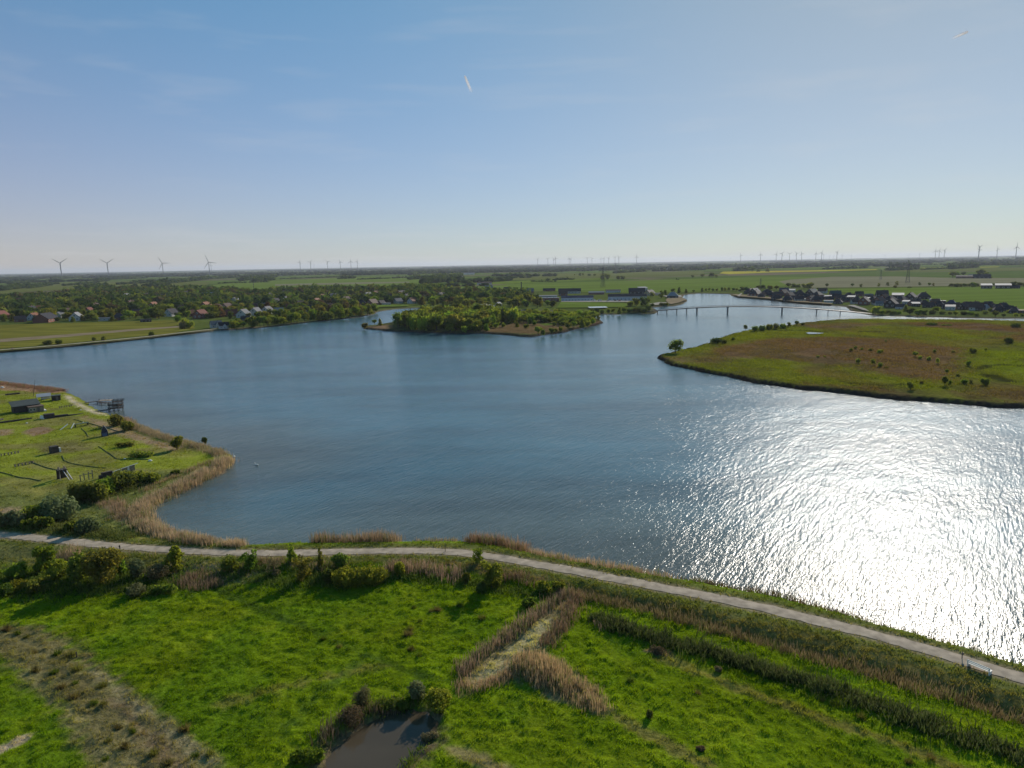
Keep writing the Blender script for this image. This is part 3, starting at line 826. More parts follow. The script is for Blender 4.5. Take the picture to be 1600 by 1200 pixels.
# ------------------------------------------------------------------ grass, reeds
def blades(name, P, h, wd, tone, mat, per=6, spread=.18, lean=.35, tip=None, label=None, cat=None, parent=None):
    """P (n,3) tuft feet; per blades in each tuft, every blade one tall triangle (plus a plume if tip is given)"""
    n = len(P) * per
    base = np.repeat(P, per, 0).astype(float)
    hh = np.repeat(h, per) * rng.uniform(.65, 1.15, n)
    a = rng.uniform(0, 2 * PI, n)
    base[:, 0] += rng.normal(0, spread, n); base[:, 1] += rng.normal(0, spread, n)
    b = rng.uniform(0, 2 * PI, n)
    ln = rng.uniform(0, lean, n) * hh
    wv = wd * rng.uniform(.7, 1.3, n)
    ux, uy = np.cos(a) * wv / 2, np.sin(a) * wv / 2
    top = base + np.stack([np.cos(b) * ln, np.sin(b) * ln, hh], 1)
    tn = np.repeat(tone, per, 0) * rng.uniform(.75, 1.25, (n, 1))
    if tip is None:
        V = np.stack([base + np.stack([-ux, -uy, 0 * ux], 1), base + np.stack([ux, uy, 0 * ux], 1), top], 1).reshape(-1, 3)
        Fq = np.arange(n * 3).reshape(n, 3)
        T = np.repeat(tn, 3, 0)
    else:
        mid = base * .28 + top * .72
        V = np.stack([base + np.stack([-ux, -uy, 0 * ux], 1), base + np.stack([ux, uy, 0 * ux], 1), mid + np.stack([ux, uy, 0 * ux], 1) * .8,
                      top, mid - np.stack([ux, uy, 0 * ux], 1) * .8], 1)
        V = V.reshape(-1, 3)
        i = np.arange(n) * 5
        Fq = np.concatenate([np.stack([i, i + 1, i + 2], 1), np.stack([i, i + 2, i + 4], 1), np.stack([i + 4, i + 2, i + 3], 1)])
        tt = np.broadcast_to(np.array(tip), (n, 3)) * rng.uniform(.8, 1.2, (n, 1))
        T = np.stack([tn * .85, tn * .85, tn, tt, tn], 1).reshape(-1, 3)
    me = np_mesh(name, V, Fq, mat, tone=T)
    return tag(ob(name, me, parent), kind='stuff')

def scatter_poly(P, dens, z=None):
    P = np.asarray(P); lo, hi = P.min(0), P.max(0)
    n = int((hi - lo).prod() * dens)
    q = rng.uniform(lo, hi, (n, 2))
    return q[inside(q[:, 0], q[:, 1], P)]

def hz(q):
    X, Y = q[:, 0][None], q[:, 1][None]
    S = near_sd(X, Y)
    return near_h(X, Y, S)[0], S[0]

def band_pts(px, width, dens, z=GZ, side=0.0, dense_world=None):
    C = gps(px, z) if dense_world is None else np.asarray(dense_world)
    seg = np.hypot(*np.diff(C, axis=0).T); n = int(seg.sum() * width * dens)
    cs = np.r_[0, np.cumsum(seg)]
    t = rng.uniform(0, cs[-1], n)
    k = np.clip(np.searchsorted(cs, t) - 1, 0, len(seg) - 1)
    d = np.diff(C, axis=0)[k] / seg[k][:, None]
    x, y = np.interp(t, cs, C[:, 0]), np.interp(t, cs, C[:, 1])
    wv = width * (.6 + .8 * fbm(t * .15, t * 0, 3))
    o_ = rng.normal(0, .30, n) * wv + side
    return np.stack([x - d[:, 1] * o_, y + d[:, 0] * o_], 1)

def visible(q, margin=60):
    v = np.array([px_of(a, b, .5) for a, b in q])
    return (v[:, 0] > -margin) & (v[:, 0] < 1600 + margin) & (v[:, 1] < 1200 + margin * 2)

# meadow grass: tufts over everything south of the dike that the picture reaches
meadow = gps([(-80, 868), (0, 872), (400, 876), (700, 878), (880, 898), (1050, 935), (1300, 990), (1640, 1080), (1640, 1215), (-80, 1215)], GZ)
q = scatter_poly(meadow, 9.0)
q = q[visible(q)]
q = q[sdf(q[:, 0], q[:, 1], POND) < -.9]
z, S = hz(q)
tn = near_tone(q[:, 0][None], q[:, 1][None], S[None])[0]
clump = fbm(q[:, 0] * 1.25, q[:, 1] * 1.25, 3, 2)
keep = (clump > .36) & (S > .5) & (seg_dist(q[:, 0], q[:, 1], PATHC)[0] > 2.4)
q, z, tn, clump = q[keep], z[keep], tn[keep], clump[keep]
hgt = .10 + .26 * sstep(.42, .72, clump)
blades('meadow_grass', np.column_stack([q, z - .03]), hgt, .075, tn * 1.15, M_grass, per=6, spread=.17, lean=.8)
tag(bpy.data.objects['meadow_grass'], 'short tussocky green grass over the wet meadow', 'grass')

# rough grass of banks and the peninsula, coarser
pen = gps([(-60, 600), (100, 612), (240, 676), (366, 712), (300, 762), (228, 800), (250, 835), (400, 862), (700, 868), (900, 905), (1200, 965), (1640, 1085), (1640, 1050), (1200, 925), (900, 875), (700, 844),
           (400, 850), (100, 838), (-60, 828)], GZ)
q = np.vstack([scatter_poly(gps([(-60, 604), (100, 614), (240, 680), (360, 714), (300, 762), (228, 800), (250, 840), (200, 850), (0, 832), (-60, 828)], GZ), 1.1),
               band_pts(None, 9, 3.0, dense_world=PATHC, side=0)])
q = q[visible(q)]
z, S = hz(q)
tn = near_tone(q[:, 0][None], q[:, 1][None], S[None])[0]
dp = seg_dist(q[:, 0], q[:, 1], PATHC)[0]
keep = (S > .3) & ((dp > 1.75) | ((dp > 1.25) & (rng.random(len(dp)) < .25))) & ((fbm(q[:, 0] * .5, q[:, 1] * .5, 13, 3) > .50) | (dp < 9))
q, z, tn = q[keep], z[keep], tn[keep]
blades('rough_grass', np.column_stack([q, z - .03]), np.full(len(q), .34), .16, tn * 1.1, M_grass, per=5, spread=.2, lean=.7)
tag(bpy.data.objects['rough_grass'], 'rough tufted grass on the peninsula and the path banks', 'grass')

def reeds(px, width, dens, hgt, label, tone=C_REED, tip=(.44, .35, .26), z=GZ, side=0.0, poly=False, per=5, lean=.26, wd=.06, sink=.15):
    q = scatter_poly(gps(px, z), dens) if poly else band_pts(px, width, dens, z, side)
    q = q[visible(q, 100)]
    zz, S = hz(q)
    keep = (S > -2.0) & (seg_dist(q[:, 0], q[:, 1], PATHC)[0] > 2.6)
    q, zz = q[keep], zz[keep]
    edge = np.ones(len(q))
    if poly:
        edge = np.clip(sdf(q[:, 0], q[:, 1], gps(px, z)) / 2.0, .12, 1)
        ke = rng.random(len(q)) < edge
        q, zz, edge = q[ke], zz[ke], edge[ke]
    pat = fbm(q[:, 0] * .28, q[:, 1] * .28, 19, 3)
    edge = edge[pat > .24]
    q, zz, pat = q[pat > .24], zz[pat > .24], pat[pat > .24]
    h = hgt * (.50 + .85 * pat) * rng.uniform(.6, 1.1, len(q)) * (.45 + .55 * edge)
    t = np.array(tone) * (.65 + .7 * fbm(q[:, 0] * .4, q[:, 1] * .4, 23, 3))[:, None]
    gm_ = (rng.random(len(q)) < .16)[:, None]
    t = np.where(gm_, np.array((.12, .16, .03)), t)
    o = blades('reed_bed', np.column_stack([q, np.maximum(zz, -.1) - sink]), h, wd, t * 1.12, M_reed, per=per, spread=.38, lean=lean, tip=tip)
    tag(o, label, 'reeds')
reeds([(210, 661), (237, 671), (262, 681), (294, 689), (325, 697), (344, 702), (358, 710)], 3.6, 8, 1.5, 'brown reeds on the tip of the peninsula facing the open lake', side=-2)
reeds([(364, 717), (352, 730), (330, 742), (294, 761), (256, 778), (234, 791), (229, 802), (238, 815), (256, 829), (290, 841), (330, 849), (388, 856)], 3.6, 12, 2.0, 'long curved reed belt round the still bay of the peninsula', side=-1.5)
reeds([(225, 768), (262, 748), (300, 734), (330, 722)], 2.6, 4, 1.2, 'second inner strip of brown reeds behind the bay reed belt', tone=(.27, .19, .10))
reeds([(0, 598), (45, 605), (95, 611)], 7, 3, 1.6, 'rust coloured reeds behind the beach cabin', tone=(.30, .17, .10))
reeds([(187, 655), (205, 661)], 5, 4, 1.8, 'reeds beside the timber jetty tower')
reeds([(488, 852), (520, 851.5), (560, 851), (600, 850), (622, 851)], 3.6, 8, 2.5, 'isolated reed clump beside the middle of the path', side=1.2)
reeds([(650, 849), (715, 848)], 1.8, 6, 1.1, 'thin low reeds on the shore between two taller clumps', side=.5)
reeds([(728, 850), (760, 852), (790, 857), (815, 864)], 4.2, 8, 2.6, 'tall pale-tipped reed clump where the path begins to bend', side=1.0, tone=(.27, .18, .10))
reeds([(826, 867), (880, 879), (940, 889), (1000, 898), (1060, 908)], 2.6, 8, 1.8, 'low reed fringe between the bending path and the lake', side=.6)
reeds([(1060, 908), (1150, 923), (1212, 935), (1290, 957), (1348, 975)], 2.2, 6, 1.3, 'dark reed fringe beside the glittering water', tone=(.13, .10, .05), tip=(.22, .15, .10), side=.6)
reeds([(1348, 975), (1406, 990), (1464, 1005), (1522, 1022), (1600, 1044)], 1.6, 4, 1.1, 'sparse shore reeds beside the brightest glitter', tone=(.13, .11, .05), tip=(.22, .15, .10), side=.4)
reeds([(905, 930), (950, 943), (1000, 953), (1060, 968), (1120, 984), (1200, 1006), (1280, 1029), (1360, 1051), (1440, 1076), (1520, 1101), (1620, 1132)], 2.4, 8, 1.35, 'long reed-filled ditch along the foot of the path dike', tone=(.19, .155, .07), tip=(.32, .24, .15), lean=.5)
reeds([(925, 966), (980, 987), (1030, 1001), (1100, 1018), (1170, 1039), (1250, 1064), (1330, 1090), (1400, 1116), (1480, 1145), (1620, 1192)], 2.8, 7, 1.3, 'dark overgrown ditch crossing the meadow below the dike', tone=(.075, .105, .028), tip=(.19, .19, .09), per=8, wd=.12, lean=.8)
reeds([(715, 1058), (740, 1035), (765, 1015), (810, 985), (850, 955), (888, 928)], 1.7, 9, 1.8, 'slanting reed strip on the meadow side of the pale hollow', tone=(.25, .175, .115))
reeds([(905, 930), (888, 962), (878, 985), (850, 1010)], 1.9, 8, 1.6, 'short reed strip on the ditch side of the pale hollow', tone=(.27, .185, .105))
reeds([(715, 1070), (740, 1082), (770, 1068), (800, 1050)], 1.8, 7, 1.3, 'tan reeds closing the lower end of the pale hollow', tone=(.33, .23, .13))
reeds([(790, 1035), (815, 1020), (850, 1022), (890, 1042), (930, 1072), (957, 1112), (942, 1124), (900, 1106), (850, 1082), (805, 1062)], 0, 17, 2.3, 'big bronze reed bed in the middle of the meadow', poly=True, tone=(.36, .25, .14), tip=(.52, .39, .24))
reeds([(900, 960), (925, 970), (955, 984), (950, 992), (915, 980)], 0, 8, 1.9, 'small reed patch at the start of the overgrown ditch', poly=True)
reeds([(600, 892), (640, 893), (690, 898), (722, 906)], 3.0, 7, 1.8, 'red-brown reeds between the low bush and the slanting strip', tone=(.26, .17, .115))
reeds([(190, 868), (230, 870), (265, 873)], 3.0, 6, 1.8, 'reeds behind the big willow beside the path')
reeds([(95, 872), (125, 872)], 4.0, 5, 1.7, 'reeds between the two trees beside the path')
reeds([(292, 905), (315, 912), (340, 918)], 4.5, 6, 1.9, 'pale reeds on the meadow edge below the bright young tree', tone=(.28, .20, .12))
reeds([(400, 884), (470, 890), (540, 890)], 2.6, 5, 1.3, 'thin reeds behind the wispy saplings', tone=(.22, .15, .09))
reeds([(780, 905), (820, 912), (845, 918)], 2.6, 5, 1.5, 'reeds below the bend of the path', tone=(.23, .14, .09))
reeds([(500, 1165), (530, 1135), (570, 1112), (620, 1104)], 2.6, 5, 1.3, 'dead grey-brown reeds on the bank of the brown pond', tone=(.15, .11, .07), tip=(.36, .30, .24))
reeds([(165, 785), (190, 790), (190, 812)], 4, 4, 1.6, 'tan reeds inside the peninsula near the path')

reeds([(-60, 905), (30, 905), (120, 900), (200, 905), (290, 905), (380, 903), (460, 902), (560, 905)], 6.5, 5, .95, 'green undergrowth between the young trees below the path', tone=(.10, .15, .025), tip=(.17, .21, .04), per=7, wd=.13, lean=1.1)
reeds([(-60, 925), (60, 925), (160, 920), (260, 922)], 5, 4, .8, 'shaded undergrowth along the meadow corner', tone=(.08, .125, .022), tip=(.14, .18, .035), per=7, wd=.13, lean=1.1)
reeds([(580, 900), (720, 908), (800, 925), (880, 930)], 3.5, 4, .8, 'undergrowth below the reed strips at the path bend', tone=(.09, .14, .022), tip=(.15, .19, .035), per=7, wd=.13, lean=1.1)
reeds([(-40, 822), (60, 828), (140, 838), (210, 845)], 6, 4, .9, 'tall herbs between the path and the peninsula thicket', tone=(.13, .16, .04), tip=(.22, .22, .08), per=7, wd=.14, lean=1.0)
reeds([(60, 800), (120, 785), (180, 765), (240, 750)], 7, 3, 1.0, 'tall herbs round the peninsula thicket', tone=(.12, .15, .035), tip=(.20, .20, .07), per=7, wd=.15, lean=1.0)
reeds([(690, 1080), (640, 1098), (590, 1104), (550, 1125)], 2.0, 6, .8, 'lush green growth at the head of the brown pond', tone=(.10, .17, .02), tip=(.17, .22, .04), per=7, wd=.10, lean=1.0)
reeds([(672, 1150), (655, 1175), (635, 1205)], 1.2, 5, .7, 'green growth on the sunny pond bank', tone=(.11, .17, .02), tip=(.18, .22, .04), per=7, wd=.10, lean=1.0)
# heath grass of the big island
q = scatter_poly(EAST[:, :2], .42); q = q[visible(q)]
S_ = sdf(q[:, 0], q[:, 1], EAST); q = q[S_ > 1.5]; S_ = S_[S_ > 1.5]
k_ = fbm(q[:, 0] * .06, q[:, 1] * .06, 55, 3); q, S_ = q[k_ > .38], S_[k_ > .38]
tn = east_tone(q[:, 0][None], q[:, 1][None], S_[None])[0]
zz = isle_h(1.3)(q[:, 0], q[:, 1], S_)
blades('heath_grass', np.column_stack([q, zz - .05]), np.full(len(q), .75), .30, tn * 1.25, M_grass, per=4, spread=.5, lean=.8)
tag(bpy.data.objects['heath_grass'], 'rough heath grass covering the big island', 'grass')

# ------------------------------------------------------------------ trees and bushes
def ico(sub=1):
    import bmesh
    bm = bmesh.new(); bmesh.ops.create_icosphere(bm, subdivisions=sub, radius=1)
    V = np.array([v.co[:] for v in bm.verts]); Fc = np.array([[v.index for v in f.verts] for f in bm.faces]); bm.free()
    return V, Fc
ICO1, ICO2 = ico(1), ico(2)

def crown_arrays(lobes, n, size, core=0.72, seed=0, droop=0.0, ic=ICO1, fill=.25):
    """lobes [(centre, radii)]; n leaf clumps as small quads through the lobes' outer shell, with a shaded inner mass"""
    r = np.random.default_rng(seed)
    V, Fc = [], []
    k = 0
    if core > 0:
        for c, rad in lobes:
            v = ic[0].copy()
            v *= (1 + (fbm(v[:, 0] * 1.7 + seed, v[:, 1] * 1.7 + v[:, 2], seed, 2)[:, None] - .5) * .7)
            V.append(v * np.array(rad) * core + np.array(c)); f = ic[1] + k
            Fc.append(np.column_stack([f, f[:, 2]])); k += len(v)
    vol = np.array([a[1][0] * a[1][1] for a in lobes]); vol = vol / vol.sum()
    which = r.choice(len(lobes), n, p=vol)
    C = np.array([l[0] for l in lobes], float)[which]; RD = np.array([l[1] for l in lobes], float)[which]
    d = r.normal(0, 1, (n, 3)); d /= np.linalg.norm(d, axis=1)[:, None]
    rr = np.where(r.random(n) < fill, r.uniform(.4, .9, n), r.uniform(.82, 1.12, n))
    bump = 1 + (fbm(d[:, 0] * 2.3 + C[:, 0], d[:, 1] * 2.3 + d[:, 2] * 1.9, seed + 5, 2) - .5) * .6
    P = C + d * RD * (rr * bump)[:, None]
    P[:, 2] -= droop * np.hypot(d[:, 0], d[:, 1]) ** 2 * RD[:, 2]
    nrm = d + r.normal(0, .55, (n, 3)); nrm /= np.linalg.norm(nrm, axis=1)[:, None]
    a = np.cross(nrm, r.normal(0, 1, (n, 3))); a /= np.linalg.norm(a, axis=1)[:, None]
    b = np.cross(nrm, a)
    s = (size * r.uniform(.6, 1.35, n))[:, None]
    q = np.stack([P - a * s * .5, P + b * s * .42, P + a * s * .5 + nrm * s * .12, P - b * s * .42], 1).reshape(-1, 3)
    V.append(q); Fc.append(np.arange(n * 4).reshape(n, 4) + k)
    return np.vstack(V), np.vstack(Fc)

def trunk_mb(h, r0, limbs, seed=0, mb=None, mi=0):
    rr = random.Random(seed); mb = mb or MB()
    p = Vector((0, 0, -.3)); r = r0
    for i in range(3):
        q = Vector((rr.uniform(-.04, .04) * h, rr.uniform(-.04, .04) * h, h * (i + 1) / 3 * .8))
        mb.tube(p, q, r, r * .75, 6, mi); p, r = q, r * .75
    for i in range(limbs):
        z0 = h * rr.uniform(.25, .75); a = rr.uniform(0, 2 * PI); ln = h * rr.uniform(.25, .42)
        mb.tube((0, 0, z0), (math.cos(a) * ln * .8, math.sin(a) * ln * .8, z0 + ln * .75), r0 * .45, r0 * .12, 5, mi)
    return mb

def lobes_for(shape, h, wd, rr):
    """shape -> ellipsoid lobes of a crown whose plant is h tall and wd wide"""
    L_ = []
    if shape == 'round':
        L_.append(((0, 0, h * .56), (wd * .36, wd * .36, h * .36)))
        for i in range(6):
            a = i * 1.05 + rr.uniform(-.3, .3); t = rr.uniform(.26, .78)
            L_.append(((math.cos(a) * wd * .24, math.sin(a) * wd * .24, h * t), (wd * rr.uniform(.18, .28),) * 2 + (h * rr.uniform(.15, .22),)))
    elif shape == 'tall':
        for i in range(6):
            t = .16 + i * .14
            L_.append(((rr.uniform(-.1, .1) * wd, rr.uniform(-.1, .1) * wd, h * t), (wd * (.42 - .045 * i), wd * (.42 - .045 * i), h * .14)))
    elif shape == 'bush':
        for i in range(7):
            a = i * .9 + rr.uniform(-.3, .3); k = rr.uniform(.0, .30)
            L_.append(((math.cos(a) * wd * k, math.sin(a) * wd * k, h * rr.uniform(.32, .55)), (wd * rr.uniform(.18, .28),) * 2 + (h * rr.uniform(.30, .45),)))
    elif shape == 'wide':
        for i in range(9):
            x = (i / 8 - .5) * .8 * wd
            L_.append(((x, rr.uniform(-.12, .12) * wd, h * rr.uniform(.35, .5)), (wd * rr.uniform(.12, .17), wd * rr.uniform(.14, .2), h * rr.uniform(.36, .5))))
    elif shape == 'open':
        for i in range(17):
            a = rr.uniform(0, 6.28); k = rr.uniform(.05, .38)
            L_.append(((math.cos(a) * wd * k, math.sin(a) * wd * k, h * (.16 + .76 * i / 16)), (wd * rr.uniform(.12, .20),) * 2 + (h * rr.uniform(.07, .13),)))
    return L_

def make_plant(name, shape, h, wd, tone, n, leaf, seed, core=.7, limbs=6, split=True, ic=ICO1, trunk=True, droop=0.0):
    rr = random.Random(seed)
    V, Fc = crown_arrays(lobes_for(shape, h, wd, rr), n, leaf, core, seed, droop, ic)
    if split:
        root = ob(name, None)
        if trunk:
            part('trunk', trunk_mb(h * .85, max(.05, h * .028), limbs, seed), M_bark, root)
        me = np_mesh('crown', V, Fc, M_leaf[tone])
        o = ob('crown', me, root); KIDS.setdefault(root.name, []).append(o)
        return root
    mb = trunk_mb(h * .7, h * .03, 2, seed)
    me0 = mb.mesh('t', M_bark)
    tv = np.array([v.co[:] for v in me0.vertices]); k = len(V)
    tf = []
    for p in me0.polygons:
        vs = list(p.vertices)
        for j in range(1, len(vs) - 1): tf.append((vs[0] + k, vs[j] + k, vs[j + 1] + k, vs[j + 1] + k))
    bpy.data.meshes.remove(me0)
    tf = np.array(tf)
    # degenerate quads are avoided: last corner repeated only for triangles
    me = bpy.data.meshes.new(name)
    allf = [tuple(dict.fromkeys(f)) for f in Fc.tolist()] + [tuple(dict.fromkeys(f)) for f in tf.tolist()]
    me.from_pydata(np.vstack([V, tv]).tolist(), [], allf)
    me.materials.append(M_leaf[tone]); me.materials.append(M_bark)
    me.polygons.foreach_set('material_index', [0] * len(Fc) + [1] * len(tf)); me.update()
    return me

# --- near bushes and trees, each with its own look and label
def npos(px, py):
    p = gp(px, py, GZ); return (p[0], p[1], near_z(p[0], p[1]) - .05)
def px_m(px, py, z=GZ):      # metres per photo pixel at that spot
    p = gp(px, py, z); v = Vector((p[0], p[1], z - H)); return v.dot(F_) / FPX
NEARP = [  # name, shape, px, py(foot), width px, height px, tone, leaves, leaf size, core, label, category
    ('tree', 'round', 27, 905, 34, 28, 'fresh', 1500, .42, .55, 'small round fresh green tree nearest the start of the path', 'tree'),
    ('shrub', 'bush', 28, 918, 44, 14, 'yellow', 900, .35, .5, 'low yellow-green shrub in front of the small round tree', 'shrub'),
    ('tree', 'open', 70, 894, 34, 40, 'fresh', 1500, .42, .0, 'loose bright green tree between reeds beside the path', 'tree'),
    ('tree', 'round', 93, 905, 34, 34, 'fresh', 1700, .40, .6, 'dense round light green tree next to the loose one', 'tree'),
    ('willow', 'bush', 128, 905, 42, 42, 'mid', 1700, .42, .6, 'dark lower half of the willow group by the path', 'willow'),
    ('willow', 'round', 162, 912, 64, 62, 'olive', 4200, .36, .35, 'largest feathery olive-brown willow beside the path', 'willow'),
    ('tree', 'tall', 190, 898, 16, 34, 'fresh', 700, .35, .3, 'slim bright green young tree beside the largest willow', 'tree'),
    ('shrub', 'bush', 216, 902, 34, 32, 'grey', 1500, .36, .5, 'grey-green shrub beyond the largest willow', 'shrub'),
    ('shrub', 'bush', 246, 905, 40, 26, 'twig', 1690, 0.24, .0, 'bare brownish shrub between the willow and the bright young tree', 'shrub'),
    ('tree', 'open', 272, 893, 34, 38, 'fresh', 2200, .36, .45, 'bright green young tree overlapping the path edge', 'tree'),
    ('shrub', 'bush', 214, 930, 34, 18, 'grey', 1000, .32, .5, 'low grey-green shrub standing in the willow shadow', 'shrub'),
    ('shrub', 'wide', 255, 928, 40, 14, 'mid', 1000, .32, .5, 'low dark shrub on the meadow edge past the willow shadow', 'shrub'),
    ('shrub', 'open', 58, 925, 44, 22, 'olive', 900, .32, .0, 'thin straggly shrub in shade below the light green tree', 'shrub'),
    ('shrub', 'bush', 8, 930, 30, 18, 'mid', 800, .32, .5, 'dark shrub at the meadow corner under the small round tree', 'shrub'),
    ('tree', 'round', 360, 895, 26, 26, 'mid', 1300, .36, .5, 'small dark green tree between two reed patches', 'tree'),
    ('tree', 'open', 388, 893, 30, 28, 'fresh', 1000, .34, .0, 'airy light green sapling beside the small dark tree', 'tree'),
    ('sapling', 'tall', 457, 886, 18, 30, 'fresh', 600, .34, .0, 'green sapling whose top reaches the path', 'sapling'),
    ('sapling', 'open', 428, 900, 26, 30, 'twig', 650, 0.22, .0, 'nearly leafless sapling in the reed strip', 'sapling'),
    ('sapling', 'open', 474, 908, 34, 38, 'olive', 900, .30, .0, 'wispy olive sapling with many thin stems', 'sapling'),
    ('sapling', 'tall', 502, 892, 12, 34, 'olive', 400, .30, .0, 'slender sapling just before the dark round tree', 'sapling'),
    ('tree', 'bush', 514, 910, 24, 26, 'dark', 1300, .34, .75, 'dark dense small tree casting a long meadow shadow', 'tree'),
    ('tree', 'round', 533, 893, 28, 28, 'mid', 1700, .32, .7, 'compact round green tree behind the wide bright bush', 'tree'),
    ('bush', 'wide', 563, 912, 80, 30, 'yellow', 4200, .30, .7, 'wide bright yellow-green bush on the meadow edge', 'bush'),
    ('bush', 'bush', 624, 900, 22, 26, 'yellow', 1500, .30, .7, 'upright yellow-green bush standing alone among reeds', 'bush'),
    ('shrub', 'bush', 730, 910, 16, 20, 'mid', 900, .30, .6, 'small round shrub at the edge of the red-brown reeds', 'shrub'),
    ('tree', 'open', 768, 918, 42, 44, 'mid', 2400, .32, .35, 'loose many-stemmed green tree below the path bend', 'tree'),
    ('sapling', 'open', 748, 886, 22, 22, 'yellow', 600, .28, .0, 'yellow-green sapling leaning beside the many-stemmed tree', 'sapling'),
    ('shrub', 'bush', 753, 926, 18, 20, 'dark', 900, .30, .7, 'dark shrub tucked against the many-stemmed tree', 'shrub'),
    ('bush', 'bush', 848, 926, 24, 22, 'yellow', 1500, .28, .6, 'pale yellow-green bush above the slanting reed strip', 'bush'),
    ('bush', 'round', 873, 926, 22, 16, 'mid', 1200, .28, .7, 'dark round bush where the two ditches meet', 'bush'),
    ('shrub', 'bush', 826, 948, 26, 16, 'mid', 1000, .28, .6, 'low green shrub on the meadow just above the reed strip', 'shrub'),
    ('shrub', 'bush', 565, 1104, 34, 36, 'twig', 2340, 0.16, .0, 'tall leafless grey shrub on the pond bank', 'shrub'),
    ('shrub', 'bush', 548, 1130, 40, 26, 'twig', 1820, 0.16, .0, 'low leafless thicket on the shaded pond bank', 'shrub'),
    ('shrub', 'wide', 612, 1104, 50, 16, 'mid', 1600, .24, .5, 'low green shrub row at the head of the pond', 'shrub'),
    ('bush', 'bush', 650, 1092, 36, 30, 'grey', 1700, .26, .4, 'pale grey-green willow bush at the head of the pond', 'bush'),
    ('bush', 'bush', 684, 1104, 42, 34, 'yellow', 2200, .26, .4, 'yellow-green willow bush leaning over the pond corner', 'bush'),
    ('shrub', 'wide', 672, 1148, 26, 16, 'twig', 1170, 0.16, .0, 'brown twiggy shrub on the sunny side of the pond', 'shrub'),
    ('bush', 'wide', 480, 1190, 50, 22, 'fresh', 1500, .24, .5, 'bright green low bush at the pond corner nearest the field', 'bush'),
    ('shrub', 'bush', 1028, 1020, 26, 10, 'twig', 910, 0.17, .0, 'purple-brown low shrub on the bare patch under the ditch', 'shrub'),
    ('shrub', 'bush', 1014, 1122, 12, 14, 'dark', 600, .22, .7, 'single dark shrub in the open meadow', 'shrub'),
    ('shrub', 'bush', 1095, 1172, 15, 8, 'twig', 910, 0.16, .0, 'brown shrub at the lower edge of the meadow', 'shrub'),
    ('shrub', 'bush', 1123, 1049, 14, 9, 'twig', 650, 0.16, .0, 'small brown tussock shrub by the faint track', 'shrub'),
    # peninsula
    ('bush', 'bush', 88, 815, 66, 44, 'grey', 4200, .50, .65, 'largest grey-green bush of the peninsula thicket', 'bush'),
    ('bush', 'bush', 56, 818, 44, 30, 'mid', 1700, .50, .6, 'mid green bush in front of the largest thicket bush', 'bush'),
    ('bush', 'wide', 140, 782, 56, 34, 'olive', 2400, .50, .6, 'broad dull olive bush behind the thicket', 'bush'),
    ('bush', 'bush', 168, 770, 34, 26, 'fresh', 1400, .50, .5, 'bright green bush at the shaded end of the thicket', 'bush'),
    ('bush', 'bush', 190, 762, 46, 30, 'olive', 2000, .50, .6, 'brownish bush below the wooden bars', 'bush'),
    ('bush', 'wide', 228, 752, 46, 18, 'mid', 1400, .50, .6, 'low green bush trailing towards the inner reed strip', 'bush'),
    ('bush', 'wide', 16, 828, 46, 24, 'grey', 1600, .50, .5, 'grey bush touching the path edge', 'bush'),
    ('bush', 'wide', 60, 832, 42, 20, 'mid', 1300, .50, .5, 'low bush along the path before the gap', 'bush'),
    ('bush', 'bush', 138, 838, 36, 26, 'grey', 1500, .46, .5, 'grey-green bush casting shade on the path', 'bush'),
    ('bush', 'bush', 112, 836, 26, 18, 'mid', 1000, .46, .5, 'small dark bush beside the grey-green path bush', 'bush'),
    ('bush', 'round', 277, 703, 20, 22, 'mid', 1100, .45, .6, 'dark round bush near the tip of the peninsula', 'bush'),
    ('bush', 'round', 320, 692, 9, 12, 'dark', 500, .40, .6, 'tiny dark bush rising from the reeds at the tip', 'bush'),
    ('bush', 'bush', 184, 664, 26, 20, 'olive', 1200, .50, .3, 'olive bush right behind the jetty tower', 'bush'),
    ('bush', 'bush', 200, 672, 24, 16, 'olive', 1000, .50, .3, 'second olive bush near the jetty, lower and rounder', 'bush'),
    ('bush', 'bush', 274, 740, 16, 9, 'dark', 500, .45, .6, 'low dark bush beside the inner reed strip', 'bush'),
    ('bush', 'bush', 302, 752, 10, 10, 'fresh', 400, .45, .5, 'little bright green bush inside the reed belt', 'bush'),
    ('shrub', 'wide', 195, 698, 26, 8, 'olive', 500, .45, .5, 'flat dark shrub patch in the lawn beyond the pointed hut', 'shrub'),
    ('shrub', 'wide', 222, 714, 36, 9, 'mid', 700, .45, .5, 'flat green shrub patch in the lawn above the white post', 'shrub'),
]
for i, (nm, shp, px, py, wp, hp, tone, n, leaf, core, lab, cat) in enumerate(NEARP):
    k = px_m(px, py)
    pr = make_plant(nm, shp, hp * k * 1.04, wp * k, tone, n, leaf, 100 + i, core, ic=ICO2)
    pr.location = npos(px, py); pr.rotation_euler[2] = 0 if shp == 'wide' else random.uniform(0, 6)
    tag(pr, lab, cat, 'bushes and young trees of the near shore')

